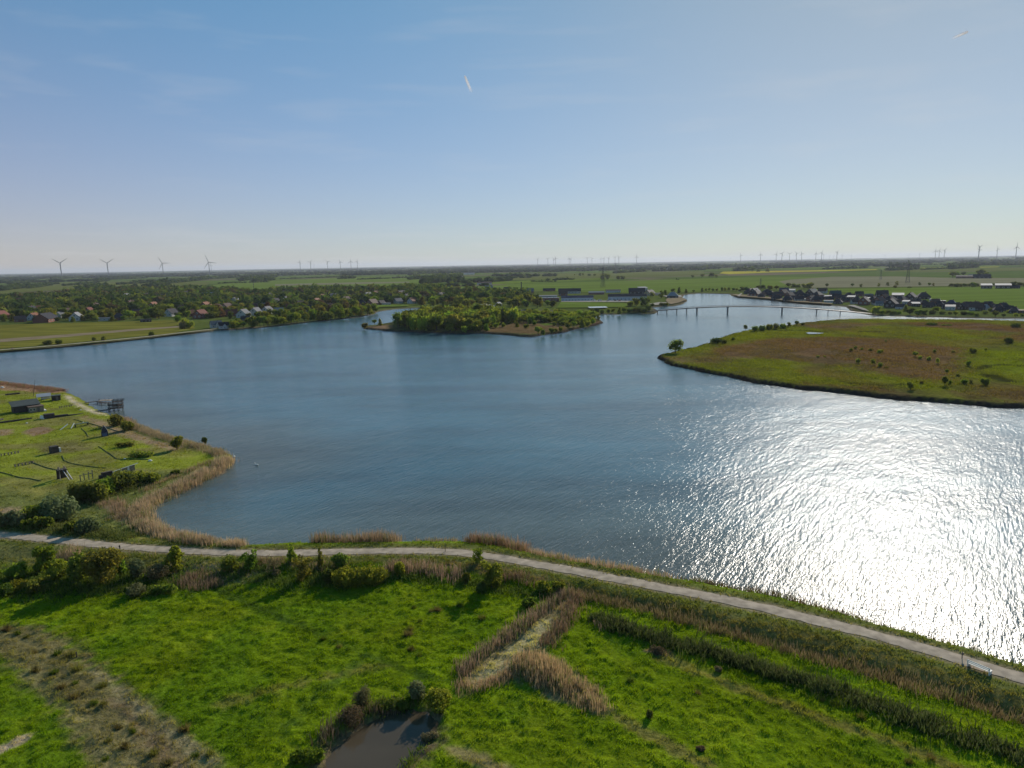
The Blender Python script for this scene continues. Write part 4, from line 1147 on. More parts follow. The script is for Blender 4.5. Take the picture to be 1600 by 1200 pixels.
# dark tussocks in the dry strip and along the field: countable small clumps
TUSS = [(10, 985), (28, 992), (42, 996), (54, 1021), (90, 1023), (112, 1026), (55, 1050), (85, 1053), (120, 1050), (97, 1078), (118, 1072), (160, 1074), (115, 1091), (147, 1102), (162, 1104), (185, 1138), (208, 1144),
        (170, 1160), (195, 1170), (165, 1188), (240, 1180), (262, 1192), (305, 1180), (327, 1178), (288, 1140), (647, 949), (674, 955), (684, 954), (656, 972), (641, 984), (638, 993), (718, 948), (753, 967), (1218, 1050),
        (1305, 1100), (1345, 1120), (1455, 1185), (505, 1000), (530, 1012), (642, 1016), (655, 1024), (1285, 1092), (1090, 1085), (985, 1065), (1420, 1190)]
def make_tussock(tone, seed):
    r = np.random.default_rng(seed); n = 190
    a = r.uniform(0, 2 * PI, n); rr_ = np.abs(r.normal(0, .24, n)); b = a + r.normal(0, .5, n)
    foot = np.stack([np.cos(a) * rr_, np.sin(a) * rr_, np.full(n, -.05)], 1)
    h = r.uniform(.35, .85, n) * (1 - rr_ * .7); ln = h * r.uniform(.1, .9, n)
    top = foot + np.stack([np.cos(b) * ln, np.sin(b) * ln, h], 1)
    u = r.normal(0, 1, (n, 3)); u[:, 2] = 0; u /= np.linalg.norm(u, axis=1)[:, None]
    V = np.stack([foot - u * .035, foot + u * .035, top], 1).reshape(-1, 3)
    T = np.repeat(np.array(tone) * r.uniform(.7, 1.3, (n, 1)), 3, 0)
    root = ob('tussock', np_mesh('tussock', V, np.arange(n * 3).reshape(n, 3), M_grass, tone=T)); return root
tp = [make_tussock(c, 900 + i) for i, c in enumerate(((.13, .10, .055), (.085, .115, .022), (.14, .135, .045)))]
row = []
for i, (px, py) in enumerate(TUSS):
    k = px_m(px, py)
    pr = tp[i % 3]
    o = inst(pr, npos(px, py), random.uniform(0, 6), random.uniform(.75, 1.35))
    tag(o, None, 'tussock', 'grass tussocks in the meadow and the dry strip')
    row.append((o, ('brown', 'dark green', 'olive')[i % 3] + ' tussock in the ' + ('dry strip' if px < 335 else 'open meadow'), px < 335))
number_row([(a, b) for a, b, c in row if c], 'counting from the sandy scrape side')
number_row([(a, b) for a, b, c in row if not c], 'counting from the willow side')

# --- trees of islands, far shore and village: prototypes shared by many
far_proto = {}
def fproto(name, shape, tone, v):
    key = (name, shape, tone, v)
    if key not in far_proto:
        h, wd = {'round': (10, 9), 'tall': (11, 5.5), 'bush': (5, 7), 'open': (9, 8), 'wide': (8, 14)}[shape]
        far_proto[key] = (make_plant(name, shape, h, wd, tone, 520, .82 if shape != 'bush' else .65, 300 + v * 7 + len(shape), .76, split=False), h, wd)
    return far_proto[key]
def far_tree(name, px, py, wpx, hpx, shape, tone, z=ZF, v=None, base=None):
    v = random.randrange(3) if v is None else v
    me, h, wd = fproto(name, shape, tone, v)
    p = gp(px, py, z) if base is None else base
    k = Vector((p[0], p[1], z - H)).dot(F_) / FPX
    sw, sh = wpx * k / wd, hpx * k / h
    return ob(name, me, None, (p[0], p[1], z - .1), random.uniform(0, 6.28), (sw, sw, sh))

# lone trees and bushes of the east island (photo: foot x, foot y, width, height)
EI = [(1055, 552, 29, 24, 'round', 'fresh', 'lone round tree on the grassy point of the far island'),
      (1120, 537, 22, 11, 'bush', 'dark', 'dark broad bush on the island shore near the lone tree'), (1132, 537, 12, 8, 'bush', 'dark', 'smaller dark bush joined to the broad one'),
      (1145, 532, 7, 6, 'bush', 'dark', 'tiny dark bush just inland of the broad one'),
      (1165, 516, 8, 10, 'round', 'dark', 'small round tree starting the island tree line'),
      (1180, 518, 16, 10, 'bush', 'mid', 'bush of the island tree line, paired beside the small round tree'), (1190, 517, 14, 11, 'bush', 'mid', 'dense bush of the island tree line with a flat top'),
      (1202, 515, 16, 11, 'bush', 'fresh', 'lighter bush in the middle of the island tree line'), (1212, 514, 14, 10, 'bush', 'mid', 'dark bush past the middle of the island tree line'),
      (1222, 513, 14, 9, 'bush', 'fresh', 'low light bush before the last two island trees'), (1233, 511, 7, 9, 'round', 'mid', 'small tree with a round top near the island line end'),
      (1245, 509, 8, 9, 'tall', 'mid', 'last small tree of the island tree line'), (1255, 508, 8, 5, 'bush', 'dark', 'low dark bush closing the island tree line'),
      (1330, 549, 10, 8, 'bush', 'mid', None), (1336, 546, 8, 8, 'tall', 'fresh', None), (1346, 548, 7, 7, 'tall', 'mid', None), (1360, 549, 12, 7, 'bush', 'olive', None), (1373, 552, 10, 9, 'bush', 'mid', None), (1378, 551, 8, 7, 'bush', 'mid', None),
      (1341, 568, 12, 12, 'bush', 'mid', None), (1364, 571, 11, 15, 'tall', 'mid', None), (1375, 574, 13, 11, 'bush', 'fresh', None), (1384, 576, 10, 6, 'bush', 'olive', None), (1278, 559, 9, 6, 'bush', 'olive', None), (1288, 559, 7, 5, 'bush', 'olive', None),
      (1430, 558, 12, 13, 'tall', 'mid', None), (1437, 561, 9, 8, 'bush', 'fresh', None), (1452, 563, 12, 10, 'bush', 'mid', None), (1465, 569, 8, 14, 'tall', 'mid', None), (1460, 551, 9, 8, 'bush', 'mid', None), (1489, 552, 10, 7, 'bush', 'olive', None),
      (1520, 553, 13, 11, 'bush', 'mid', 'round bush on the boundary of the bright island meadow'), (1513, 573, 10, 14, 'tall', 'mid', None), (1577, 537, 17, 12, 'bush', 'dark', 'big round dark bush on the bright island meadow'),
      (1422, 610, 13, 16, 'tall', 'mid', 'upright bush close to the island shore above the glitter'), (1440, 600, 10, 8, 'bush', 'olive', None), (1476, 604, 11, 19, 'tall', 'mid', 'tallest slim bush in the middle of the island'), (1484, 602, 8, 12, 'tall', 'mid', None), (1480, 582, 8, 8, 'bush', 'mid', None),
      (1497, 589, 8, 8, 'bush', 'olive', None), (1507, 600, 14, 12, 'bush', 'mid', None), (1517, 599, 7, 9, 'tall', 'olive', None), (1539, 603, 15, 15, 'bush', 'mid', 'bushy clump below the dark island ditch'),
      (1384, 535, 5, 5, 'bush', 'dark', 'tiny lone bush on the brown island heath'), (1540, 548, 8, 7, 'bush', 'mid', None),
      (1455, 508, 26, 5, 'bush', 'mid', 'low wide bush group on the far side of the island'), (1480, 509, 22, 4, 'bush', 'mid', None), (1587, 512, 22, 8, 'bush', 'dark', 'flat dark thicket at the far corner of the island')]
rest = []
for (px, py, wp, hp, sh, tn, lab) in EI:
    o = far_tree('island_bush' if sh == 'bush' else 'island_tree', px, py, wp * (.85 if lab is None else 1), hp * (.8 if lab is None else 1), 'round' if (sh == 'tall') else sh, 'fresh' if (lab is None and tn == 'mid') else tn, 1.2)
    tag(o, lab, 'bush' if sh == 'bush' else 'tree', 'bushes and trees on the grassy island')
    if lab is None:
        rest.append((o, f"{TONE_WORD['fresh' if tn == 'mid' else tn]} {'bush' if sh == 'bush' else 'slim tree'} on the brown island heath"))
number_row(rest, 'from its grassy point')

def poly_trees(name, polypx, spacing, size, shapes, tones, z, avoid=None, zsd=None, jitter=.45, hmul=1.0, inset=3.0):
    P = gps(polypx, z); lo, hi = P.min(0), P.max(0)
    res = []
    gxs = np.arange(lo[0], hi[0], spacing); gys = np.arange(lo[1], hi[1], spacing)
    for x in gxs:
        for y in gys:
            a, b = x + random.uniform(-jitter, jitter) * spacing, y + random.uniform(-jitter, jitter) * spacing
            if not inside(np.array([a]), np.array([b]), P)[0]: continue
            if avoid and any((a - c[0]) ** 2 + (b - c[1]) ** 2 < c[2] ** 2 for c in avoid): continue
            if zsd is not None and sdf(np.array([a]), np.array([b]), zsd)[0] < inset: continue
            res.append((a, b))
    return res

# wooded island: big trees in its middle, small willows along the brown reed flat
isl = []
for (poly, sp, wr, hr, nm, shp, tn, looks) in [
    ([(612, 512), (640, 500), (690, 495), (760, 495), (800, 499), (810, 503), (770, 512), (740, 519), (700, 519), (640, 517)], 10.5, (11, 16), (9, 16), 'island_tree', ('round', 'round', 'wide'), ('mid', 'olive', 'mid', 'dark', 'mid', 'fresh'), 'tree of the wooded island'),
    ([(800, 505), (800, 494), (850, 493), (915, 496), (937, 502), (920, 508), (885, 509), (860, 503), (825, 507)], 8.5, (7, 11), (5.5, 9), 'island_tree', ('round', 'bush'), ('mid', 'fresh', 'mid'), 'low tree behind the brown reed flat'),
]:
    r_ = []
    for (a, b) in poly_trees(nm, poly, sp, 0, shp, tn, 1.2, zsd=ISLE):
        s = random.choice(shp); t = random.choice(tn)
        me, h, wd = fproto(nm, s, t, random.randrange(3))
        sw, shh = random.uniform(*wr) / wd, random.uniform(*hr) / h
        if s == 'wide': sw *= 1.15
        o = ob(nm, me, None, (a, b, 1.0), random.uniform(0, 6.28), (sw, sw, shh)); tag(o, None, 'tree', 'trees of the wooded island')
        r_.append((o, f'{TONE_WORD[t]} {looks}'))
    number_row(r_, 'from its bare tip')
IB = [(570, 513, 12, 10, 'bush', 'olive', 'small willow on the very tip of the wooded island'), (585, 507, 9, 9, 'round', 'mid', 'round shrub standing in the narrow inlet water side'), (594, 509, 8, 12, 'tall', 'mid', 'upright dark shrub next to the round inlet shrub'),
      (841, 523, 14, 15, 'round', 'fresh', 'round fresh green willow on the reed flat shore'), (849, 523, 9, 11, 'bush', 'mid', 'low willow next to the round fresh green one'), (862, 520, 10, 9, 'bush', 'mid', 'single low willow midway along the reed flat shore'),
      (888, 516, 13, 14, 'round', 'mid', 'tall willow near the blunt end of the wooded island'), (897, 512, 11, 12, 'round', 'fresh', 'lighter willow beside the tall one'), (910, 512, 12, 15, 'tall', 'mid', 'upright willow before the blunt island end'),
      (851, 503, 10, 10, 'bush', 'fresh', 'fresh green willow inland of the reed flat'), (889, 500, 11, 11, 'round', 'fresh', 'round light willow behind the reed flat'), (901, 501, 10, 10, 'round', 'mid', 'round darker willow behind the reed flat'), (935, 502, 8, 12, 'open', 'olive', 'thin willow on the blunt tip of the wooded island'),
      (704, 518, 18, 16, 'round', 'fresh', 'bright round willow at the foot of the big island trees'), (738, 518, 18, 14, 'round', 'yellow', 'yellow-green willow in the island shore row'), (725, 519, 14, 11, 'bush', 'fresh', 'low fresh willow squeezed in the island shore row'),
      (760, 517, 12, 12, 'tall', 'fresh', 'slim light willow where the reed flat begins'), (775, 512, 10, 9, 'bush', 'fresh', 'small light willow inside the start of the reed flat'), (808, 511, 9, 9, 'tall', 'mid', 'slim willow in the middle of the reed flat'), (786, 511, 8, 8, 'bush', 'fresh', 'little willow between two slim ones on the reed flat')]
IB += [(868, 519, 9, 7, 'bush', 'mid', 'first low shrub between the single willow and the tall one'), (876, 518, 10, 9, 'bush', 'fresh', 'second low shrub before the tall shore willow'), (822, 513, 10, 8, 'bush', 'mid', 'dull shrub halfway into the reed flat'), (835, 508, 11, 8, 'bush', 'fresh', 'fresh shrub at the back of the reed flat'),
       (918, 510, 11, 10, 'bush', 'mid', 'round shrub just before the blunt tip'), (926, 508, 10, 10, 'round', 'fresh', 'light shrub beside the thin tip willow'), (866, 509, 10, 8, 'bush', 'mid', 'dense low shrub inland of the shore willows'), (880, 509, 11, 9, 'bush', 'mid', 'dense shrub inland of the tall shore willow'), (796, 506, 11, 8, 'bush', 'mid', 'dark shrub where the tall island trees end')]
for (px, py, wp, hp, sh, tn, lab) in IB:
    tag(far_tree('willow', px, py, wp, hp, sh, tn, 1.2), lab, 'willow', 'willows round the wooded island')

# dense willows along the left far shore
row = []
for i in range(46):
    t = i / 45
    px = 362 + t * 222; py = np.interp(px, [362, 430, 480, 530, 565, 586], [513, 508.5, 502.5, 497.5, 493, 490])
    tn = random.choice(('mid', 'fresh', 'mid', 'olive'))
    o = far_tree('shore_willow', px + random.uniform(-2, 2), py - random.choice((0, 0, 2.2)), random.uniform(11, 17), random.uniform(13, 19) * (0.75 if t < .1 else 1), random.choice(('round', 'tall', 'round')), tn)
    tag(o, None, 'willow', 'willows along the village shore'); row.append((o, f'{TONE_WORD[tn]} willow in the belt lining the village shore'))
number_row(row, 'from the white gabled house')
SB = [(76, 538, 22, 8, 'bush', 'dark', 'low dark bush on the rough shore meadow'), (92, 538, 16, 9, 'bush', 'mid', 'rounder bush beside the low dark shore bush'), (147, 533, 9, 8, 'bush', 'olive', 'small olive bush on the shore meadow'), (163, 532, 10, 9, 'bush', 'olive', 'second small olive bush on the shore meadow'),
      (238, 525, 11, 9, 'bush', 'mid', 'lone green bush near the pointed end of the shore meadow'), (20, 546, 8, 4, 'bush', 'twig', 'tiny brown bush low on the shore meadow'),
      (285, 514, 14, 14, 'bush', 'twig', 'leafless grey bush ending the shore meadow'), (278, 503, 16, 12, 'bush', 'fresh', 'bright hedge bush beginning the diagonal row'), (288, 508, 16, 13, 'bush', 'fresh', 'bright hedge bush in the diagonal row'), (296, 513, 15, 13, 'bush', 'fresh', 'bright hedge bush closing the diagonal row by the water'),
      (366, 513, 20, 13, 'bush', 'fresh', 'fresh green bush beside the white gabled house')]
for (px, py, wp, hp, sh, tn, lab) in SB:
    tag(far_tree('shore_bush', px, py, wp, hp, sh, tn), lab, 'bush', 'bushes along the village shore')

# ------------------------------------------------------------------ houses
ROOF = {k: plain('roof_' + k, c, .75, .15, 1.2, .15) for k, c in {'red': (0.145, 0.048, 0.034), 'orange': (0.20, 0.085, 0.048), 'brown': (0.085, 0.050, 0.040), 'dark': (0.030, 0.028, 0.034), 'grey': (0.13, 0.13, 0.135),
                                                            'light': (0.21, 0.21, 0.215), 'blue': (0.028, 0.036, 0.075), 'teal': (0.030, 0.060, 0.068)}.items()}
WALL = {k: plain('wall_' + k, c, .85, .1, .8, .2) for k, c in {'white': (0.46, 0.45, 0.42), 'brick': (0.20, 0.085, 0.060), 'yellow': (0.48, 0.36, 0.20), 'dark': (0.055, 0.048, 0.045), 'grey': (0.50, 0.50, 0.52)}.items()}
M_glass = plain('window_glass', (0.045, 0.055, 0.065), .08, .1, .4, .8)
M_frame = plain('white_frame', (0.72, 0.72, 0.70), .5, .05)
M_door = plain('door_paint', (0.12, 0.10, 0.09), .5, .1)
hproto = {}
def house(kind, roof, wall):
    """gabled house 12 x 9 m; kinds: gable, long, hip, cross, shed, flat"""
    key = (kind, roof, wall)
    if key in hproto: return hproto[key]
    Lx, Wy, eh, rh = {'gable': (12, 9, 3.4, 4.2), 'long': (30, 10, 3.6, 3.6), 'hip': (12, 11, 3.0, 4.4), 'cross': (13, 9, 4.2, 4.4), 'shed': (11, 9, 4.6, 1.8), 'flat': (16, 11, 3.8, .5), 'barn': (22, 12, 3.4, 4.6), 'hall': (40, 16, 5.0, 3.0), 'block': (46, 11, 5.4, 2.6)}[kind]
    root = ob({'hall': 'hall', 'barn': 'barn', 'block': 'terraced_building'}.get(kind, 'house'), None)
    a, b = Lx / 2, Wy / 2
    wl = MB()
    wl.box((0, 0, eh / 2 - .25), (Lx, Wy, eh + .5))
    if kind in ('gable', 'long', 'cross', 'barn', 'hall', 'block'):
        for sx in (-1, 1):
            wl.poly([(sx * (a - .003), -b, eh), (sx * (a - .003), b, eh), (sx * (a - .003), 0, eh + rh)][::sx])
    if kind == 'cross':
        wl.box((0, -b - 1.2, eh / 2 - .25), (4.6, 2.6, eh + .5))
        wl.poly([(-2.3, -b - 2.497, eh), (2.3, -b - 2.497, eh), (0, -b - 2.497, eh + 2.8)])
    part('wall', wl, WALL[wall], root)
    rf = MB(); ov = .5; t = .22
    def slope(p):      # roof plane with thickness
        p = [Vector(v) for v in p]
        rf.poly(p); rf.poly([v - Vector((0, 0, t)) for v in reversed(p)])
        n_ = len(p)
        for i in range(n_):
            j = (i + 1) % n_
            rf.poly([p[i] - Vector((0, 0, t)), p[j] - Vector((0, 0, t)), p[j], p[i]])
    A, B = a + ov, b + ov; ez = eh - ov * rh / b + .24; rz_ = eh + rh + .24
    if kind in ('gable', 'long', 'cross', 'barn', 'hall', 'block'):
        slope([(-A, -B, ez), (A, -B, ez), (A, 0, rz_), (-A, 0, rz_)]); slope([(A, B, ez), (-A, B, ez), (-A, 0, rz_), (A, 0, rz_)])
    if kind == 'cross':
        e2 = eh + .25
        slope([(-2.8, -b - 3, e2 - .6), (0, -b - 3, e2 + 2.8), (0, 0, e2 + 2.8), (-2.8, 0, e2 - .6)][::-1]); slope([(0, -b - 3, e2 + 2.8), (2.8, -b - 3, e2 - .6), (2.8, 0, e2 - .6), (0, 0, e2 + 2.8)][::-1])
    if kind == 'hip':
        k = a - b * .75
        ez = eh + .1
        slope([(-A, -B, ez), (A, -B, ez), (k, 0, rz_), (-k, 0, rz_)]); slope([(A, B, ez), (-A, B, ez), (-k, 0, rz_), (k, 0, rz_)])
        slope([(A, -B, ez), (A, B, ez), (k, 0, rz_)]); slope([(-A, B, ez), (-A, -B, ez), (-k, 0, rz_)])
    if kind == 'shed':
        wl2 = MB(); wl2.poly([(a - .003, -b, eh), (a - .003, b, eh), (a - .003, b, eh + rh)]); wl2.poly([(-a + .003, b, eh), (-a + .003, -b, eh), (-a + .003, b, eh + rh)])
        wl2.poly([(a, b - .003, eh), (-a, b - .003, eh), (-a, b - .003, eh + rh), (a, b - .003, eh + rh)]); part('gable_wall', wl2, WALL[wall], root)
        slope([(-A, -B, eh - .1 + .2), (A, -B, eh + .1), (A, B, eh + rh + .4), (-A, B, eh + rh + .4)])
    if kind == 'flat':
        rf.box((0, 0, eh + .45), (Lx + .8, Wy + .8, .35))
    rfo = part('roof', rf, ROOF[roof], root)
    if kind in ('gable', 'hip', 'cross', 'long'):
        c = MB(); c.box((a * .35, .9, eh + rh + .1), (.8, .8, 1.9)); part('chimney', c, WALL['brick'], rfo)
    n_w = {'long': 7, 'hall': 8, 'block': 10, 'barn': 4}.get(kind, 3)
    fm, gm = MB(), MB()
    fm.box((0, 0, 0), (1.5, .10, 1.35)); gm.box((0, -.035, 0), (1.24, .10, 1.09)); fme, gme = fm.mesh('window', M_frame), gm.mesh('pane', M_glass)
    for s in (-1, 1):
        for i in range(n_w):
            x = -a + Lx * (i + .5) / n_w
            if kind == 'cross' and s == -1 and abs(x) < 3: continue
            if kind in ('gable', 'hip') and i == 1 and s == -1: continue
            w_ = part('window', fme, None, root, (x, s * (b + .04), min(eh * .52, 2.0)), 0 if s == -1 else PI); part('pane', gme, None, w_)
    if kind in ('gable', 'cross', 'hip', 'shed'):
        for s in (-1, 1):
            for (y, z) in (((-b * .45), 1.9), ((b * .45), 1.9)) + (((0, eh + rh * .35),) if kind in ('gable', 'cross') else ()):
                w_ = part('window', fme, None, root, (s * (a + .04), y, z), PI / 2 * (1 if s == 1 else -1)); part('pane', gme, None, w_)
        d = MB(); d.box((0, 0, 1.05), (1.1, .1, 2.1)); part('door', d, M_door, root, (0, -b - (2.55 if kind == 'cross' else .04), 0))
    if kind in ('barn', 'hall'):
        d = MB(); d.box((0, 0, 1.7), (3.6, .12, 3.4)); part('door', d, M_door, root, (a + .06, 0, 0), PI / 2)
    hproto[key] = root
    return root
KLEN = {'gable': 12, 'long': 30, 'hip': 12, 'cross': 13, 'shed': 11, 'flat': 16, 'barn': 22, 'hall': 40, 'block': 46}
HOUSES = []
def put_house(px, py, wpx, kind, roof, wall, ang, lab, group, cat='house', z=ZF, hs=1.0):
    """ang: degrees the ridge turns away from running across the view"""
    p = gp(px, py, z)
    k = Vector((p[0], p[1], z - H)).dot(F_) / FPX
    ln = wpx * k / max(.6, abs(math.cos(R(ang))) + .25 * abs(math.sin(R(ang)))) * (.84 if kind in ('gable', 'hip', 'cross') else .95)
    s = ln / KLEN[kind]
    s = min(max(s, .6), 1.7)
    o = inst(house(kind, roof, wall), (p[0], p[1], z), R(ang) - math.atan2(p[0], p[1]), (s, min(s, 1.15), min(s, 1.1) * hs))
    tag(o, lab, cat, group)
    HOUSES.append((p[0], p[1], ln * .5))
    return o
GL = 'houses of the village among trees'
VIL = [  # left village, seen from photo: x, foot y, width px, kind, roof, wall, angle, label
    (2, 498, 22, 'gable', 'red', 'brick', 70, 'red-roofed house cut by the picture edge'),
    (24, 481, 16, 'flat', 'light', 'white', 5, 'low white flat-roofed building among the village trees'),
    (69, 486, 26, 'barn', 'red', 'brick', 20, 'broad bright red roof showing between trees'),
    (72, 503, 26, 'barn', 'dark', 'brick', 70, 'big dark barn-like house facing the shore meadow'),
    (54, 500, 15, 'gable', 'orange', 'white', 60, 'small pale-gabled house beside the dark barn-like one'),
    (32, 503, 18, 'gable', 'dark', 'brick', 10, 'dark low house at the meadow fence'),
    (120, 501, 15, 'gable', 'light', 'white', 75, 'white house with light roof behind the shore meadow'),
    (108, 488, 12, 'gable', 'brown', 'white', 40, 'small house with white gable above the light-roofed one'),
    (163, 501, 18, 'flat', 'light', 'white', 0, 'low white bungalow at the meadow edge'),
    (186, 500, 20, 'hip', 'dark', 'brick', 0, 'dark hipped house next to the white bungalow'),
    (175, 470, 18, 'gable', 'brown', 'brick', 10, 'dark red-brown roof beneath a yellow-green tree'),
    (176, 463, 12, 'gable', 'light', 'white', 15, 'light-roofed house above the red-brown one'),
    (198, 466, 12, 'gable', 'light', 'white', 70, 'white gable at the upper village edge'),
    (228, 503, 16, 'flat', 'dark', 'dark', 0, 'flat dark shed at the end of the meadow gardens'),
    (285, 487, 20, 'hip', 'orange', 'brick', 0, 'orange-brown hipped roof near the diagonal hedge'),
    (258, 466, 30, 'long', 'dark', 'brick', 5, 'long dark roof in the upper village'),
    (292, 462, 16, 'gable', 'dark', 'brick', 50, 'dark steep house by the long dark roof'),
    (125, 474, 18, 'gable', 'dark', 'brick', 20, 'dark roof in the middle of the tree mass'),
    (30, 474, 20, 'gable', 'brown', 'brick', 10, 'brown roof high in the village nearest the picture edge'),
    (300, 494, 20, 'hip', 'orange', 'brick', 15, 'orange roof just behind the bright hedge bushes'),
    (314, 497, 18, 'gable', 'red', 'brick', 60, 'deep red steep house beside the orange roof'),
    (338, 512, 20, 'cross', 'grey', 'white', 15, 'white house with crossed gables standing at the water'),
    (350, 513, 18, 'cross', 'dark', 'white', 10, 'white-trimmed double gabled house at the water'),
    (362, 494, 20, 'gable', 'red', 'brick', 10, 'red roof behind the waterside gabled houses'),
    (381, 496, 15, 'gable', 'grey', 'white', 68, 'grey-roofed house with white gable, nearest the red roof'),
    (400, 493, 15, 'gable', 'grey', 'white', 68, 'middle grey-roofed house with white gable of three'),
    (418, 491, 15, 'gable', 'grey', 'white', 68, 'grey-roofed house with white gable, nearest the willows'),
    (436, 489, 16, 'gable', 'light', 'white', 10, 'light roof half hidden by the willow belt'),
    (384, 502, 16, 'gable', 'dark', 'brick', 8, 'black roof between the gabled houses and willows'),
    (405, 458, 28, 'hall', 'red', 'brick', 0, 'large rust red hall roof above the village'),
    (325, 464, 18, 'gable', 'light', 'white', 5, 'light grey roof in the upper village trees'),
    (368, 474, 12, 'gable', 'light', 'white', 70, 'small white gable below the rust red hall'),
    (345, 474, 14, 'gable', 'brown', 'white', 20, 'brown roof with white wall in the village centre'),
    (340, 486, 14, 'gable', 'brown', 'brick', 60, 'brown steep roof over the waterside houses'),
    (318, 453, 10, 'gable', 'red', 'white', 10, 'tiny reddish roof at the upper tree edge'),
    (448, 472, 10, 'gable', 'grey', 'white', 70, 'narrow white gable right of the village centre trees'),
    (478, 462, 20, 'gable', 'brown', 'white', 10, 'pinkish house with brown roof at the upper edge'),
    (470, 478, 14, 'gable', 'dark', 'brick', 40, 'dark steep roof above the willow belt'),
    (506, 468, 14, 'gable', 'orange', 'yellow', 60, 'pale yellow gable among the upper trees'),
    (521, 466, 14, 'gable', 'grey', 'white', 30, 'white house catching light in the upper trees'),
    (541, 473, 14, 'gable', 'brown', 'yellow', 60, 'cream gabled house above the end of the willow belt'),
    (565, 477, 16, 'hip', 'dark', 'brick', 0, 'dark hipped house where the willow belt ends'),
    (566, 483, 14, 'flat', 'light', 'white', 0, 'white conservatory at the end of the willow belt'),
    (533, 479, 14, 'flat', 'light', 'grey', 0, 'pale low roof peeping over the willows'),
    (582, 478, 16, 'gable', 'brown', 'brick', 60, 'brown steep gable close to the inlet'),
    (596, 477, 12, 'gable', 'dark', 'brick', 50, 'dark gable second from the inlet'),
    (608, 468, 20, 'gable', 'dark', 'brick', 10, 'slate-dark roof behind the inlet'),
    (604, 477, 14, 'flat', 'light', 'white', 0, 'low white bungalow on the inlet bank'),
    (622, 474, 14, 'gable', 'grey', 'white', 40, 'small grey roofed house on the inlet lawn'),
    (637, 468, 12, 'gable', 'dark', 'white', 60, 'tall dark-roofed house with white dormer by the inlet'),
    (645, 474, 14, 'gable', 'orange', 'white', 50, 'pinkish white house at the end of the inlet'),
    (762, 486, 15, 'shed', 'light', 'white', 70, 'bright white sloping roof rising from island trees'),
    (779, 478, 8, 'gable', 'light', 'white', 60, 'tiny white gable above the round island tree'),
    (757, 445, 24, 'hall', 'brown', 'white', 0, 'long pinkish roof on the far green field'),
    (733, 429, 18, 'hall', 'light', 'white', 0, 'far pale building beyond the church tower'),
    (764, 453, 14, 'gable', 'light', 'brick', 0, 'light roof at the field edge behind the island'),
    (793, 456, 14, 'gable', 'dark', 'brick', 20, 'dark house behind the island beside the mast'),
    (828, 458, 14, 'gable', 'grey', 'brick', 0, 'grey roof just beyond the dark mast'),
    (858, 455, 20, 'long', 'dark', 'brick', 0, 'dark long roof behind the pale flat block'),
    (140, 492, 13, 'gable', 'red', 'brick', 70, 'dull red roof behind the low white bungalow gardens'),
    (215, 492, 17, 'gable', 'dark', 'white', 10, 'dark roof above the flat dark garden shed'),
    (240, 482, 15, 'gable', 'orange', 'brick', 70, 'rusty orange roof mid village, alone in dense trees'),
    (205, 479, 15, 'gable', 'brown', 'brick', 70, 'brown roof between the yellow-green and bronze trees'),
    (150, 484, 13, 'gable', 'brown', 'white', 70, 'brown roof beneath the tallest dark tree clump'),
    (95, 496, 13, 'gable', 'grey', 'white', 55, 'grey roof beside the small pale-gabled house'),
    (50, 489, 15, 'gable', 'dark', 'brick', 70, 'slate-dark roof behind the bright red roof'),
    (15, 490, 13, 'gable', 'red', 'brick', 10, 'dull red roof near the picture edge trees'),
    (268, 494, 17, 'gable', 'dark', 'white', 55, 'dark roof at the gardens before the diagonal hedge'),
    (322, 482, 17, 'gable', 'orange', 'brick', 70, 'rusty orange roof above the deep red steep house'),
    (355, 484, 15, 'gable', 'brown', 'brick', 55, 'brown roof over the red roof of the waterside'),
    (395, 483, 17, 'gable', 'brown', 'white', 10, 'brown roof above the middle white gable'),
    (415, 480, 13, 'gable', 'grey', 'white', 10, 'grey roof above the third white gable'),
    (430, 476, 17, 'gable', 'dark', 'brick', 55, 'slate-dark roof uphill of the willow belt start'),
    (455, 484, 17, 'gable', 'red', 'brick', 0, 'dull red roof just over the willow belt'),
    (480, 486, 17, 'gable', 'dark', 'white', 0, 'dark roof peeping over the middle of the willow belt'),
    (495, 476, 13, 'gable', 'orange', 'brick', 70, 'rusty orange roof in the trees above the willow belt middle'),
    (515, 481, 13, 'gable', 'brown', 'brick', 25, 'brown roof over the later willow belt'),
    (550, 466, 13, 'gable', 'brown', 'white', 25, 'brown roof at the upper edge near the inlet'),
    (575, 465, 15, 'gable', 'grey', 'white', 70, 'grey roof at the upper tree edge before the inlet'),
    (628, 462, 17, 'gable', 'dark', 'brick', 55, 'slate-dark roof in the trees above the inlet lawn'),
    (590, 462, 17, 'gable', 'red', 'brick', 55, 'dull red roof between two dark gables at the upper edge'),
    (420, 466, 15, 'gable', 'dark', 'white', 70, 'dark roof between hall and village centre'),
    (385, 466, 15, 'gable', 'orange', 'brick', 10, 'rusty orange roof below the rust red hall front'),
    (445, 460, 15, 'gable', 'brown', 'brick', 0, 'brown roof beyond the rust red hall'),
    (300, 472, 13, 'gable', 'brown', 'white', 10, 'brown roof in the upper village hollow'),
    (275, 476, 15, 'gable', 'grey', 'white', 10, 'grey roof under the long dark upper roof'),
    (230, 466, 15, 'gable', 'dark', 'brick', 55, 'slate-dark roof in front of the long dark upper roof'),
    (660, 470, 17, 'gable', 'red', 'brick', 25, 'dull red roof in the woods past the inlet'),
    (690, 466, 15, 'gable', 'dark', 'white', 70, 'dark roof hidden in the woods behind the island tip'),
]
for r_ in VIL:
    put_house(*r_[:7], r_[7].replace(' right of ', ' beyond '), GL)
GI = 'long buildings beyond the wooded island'
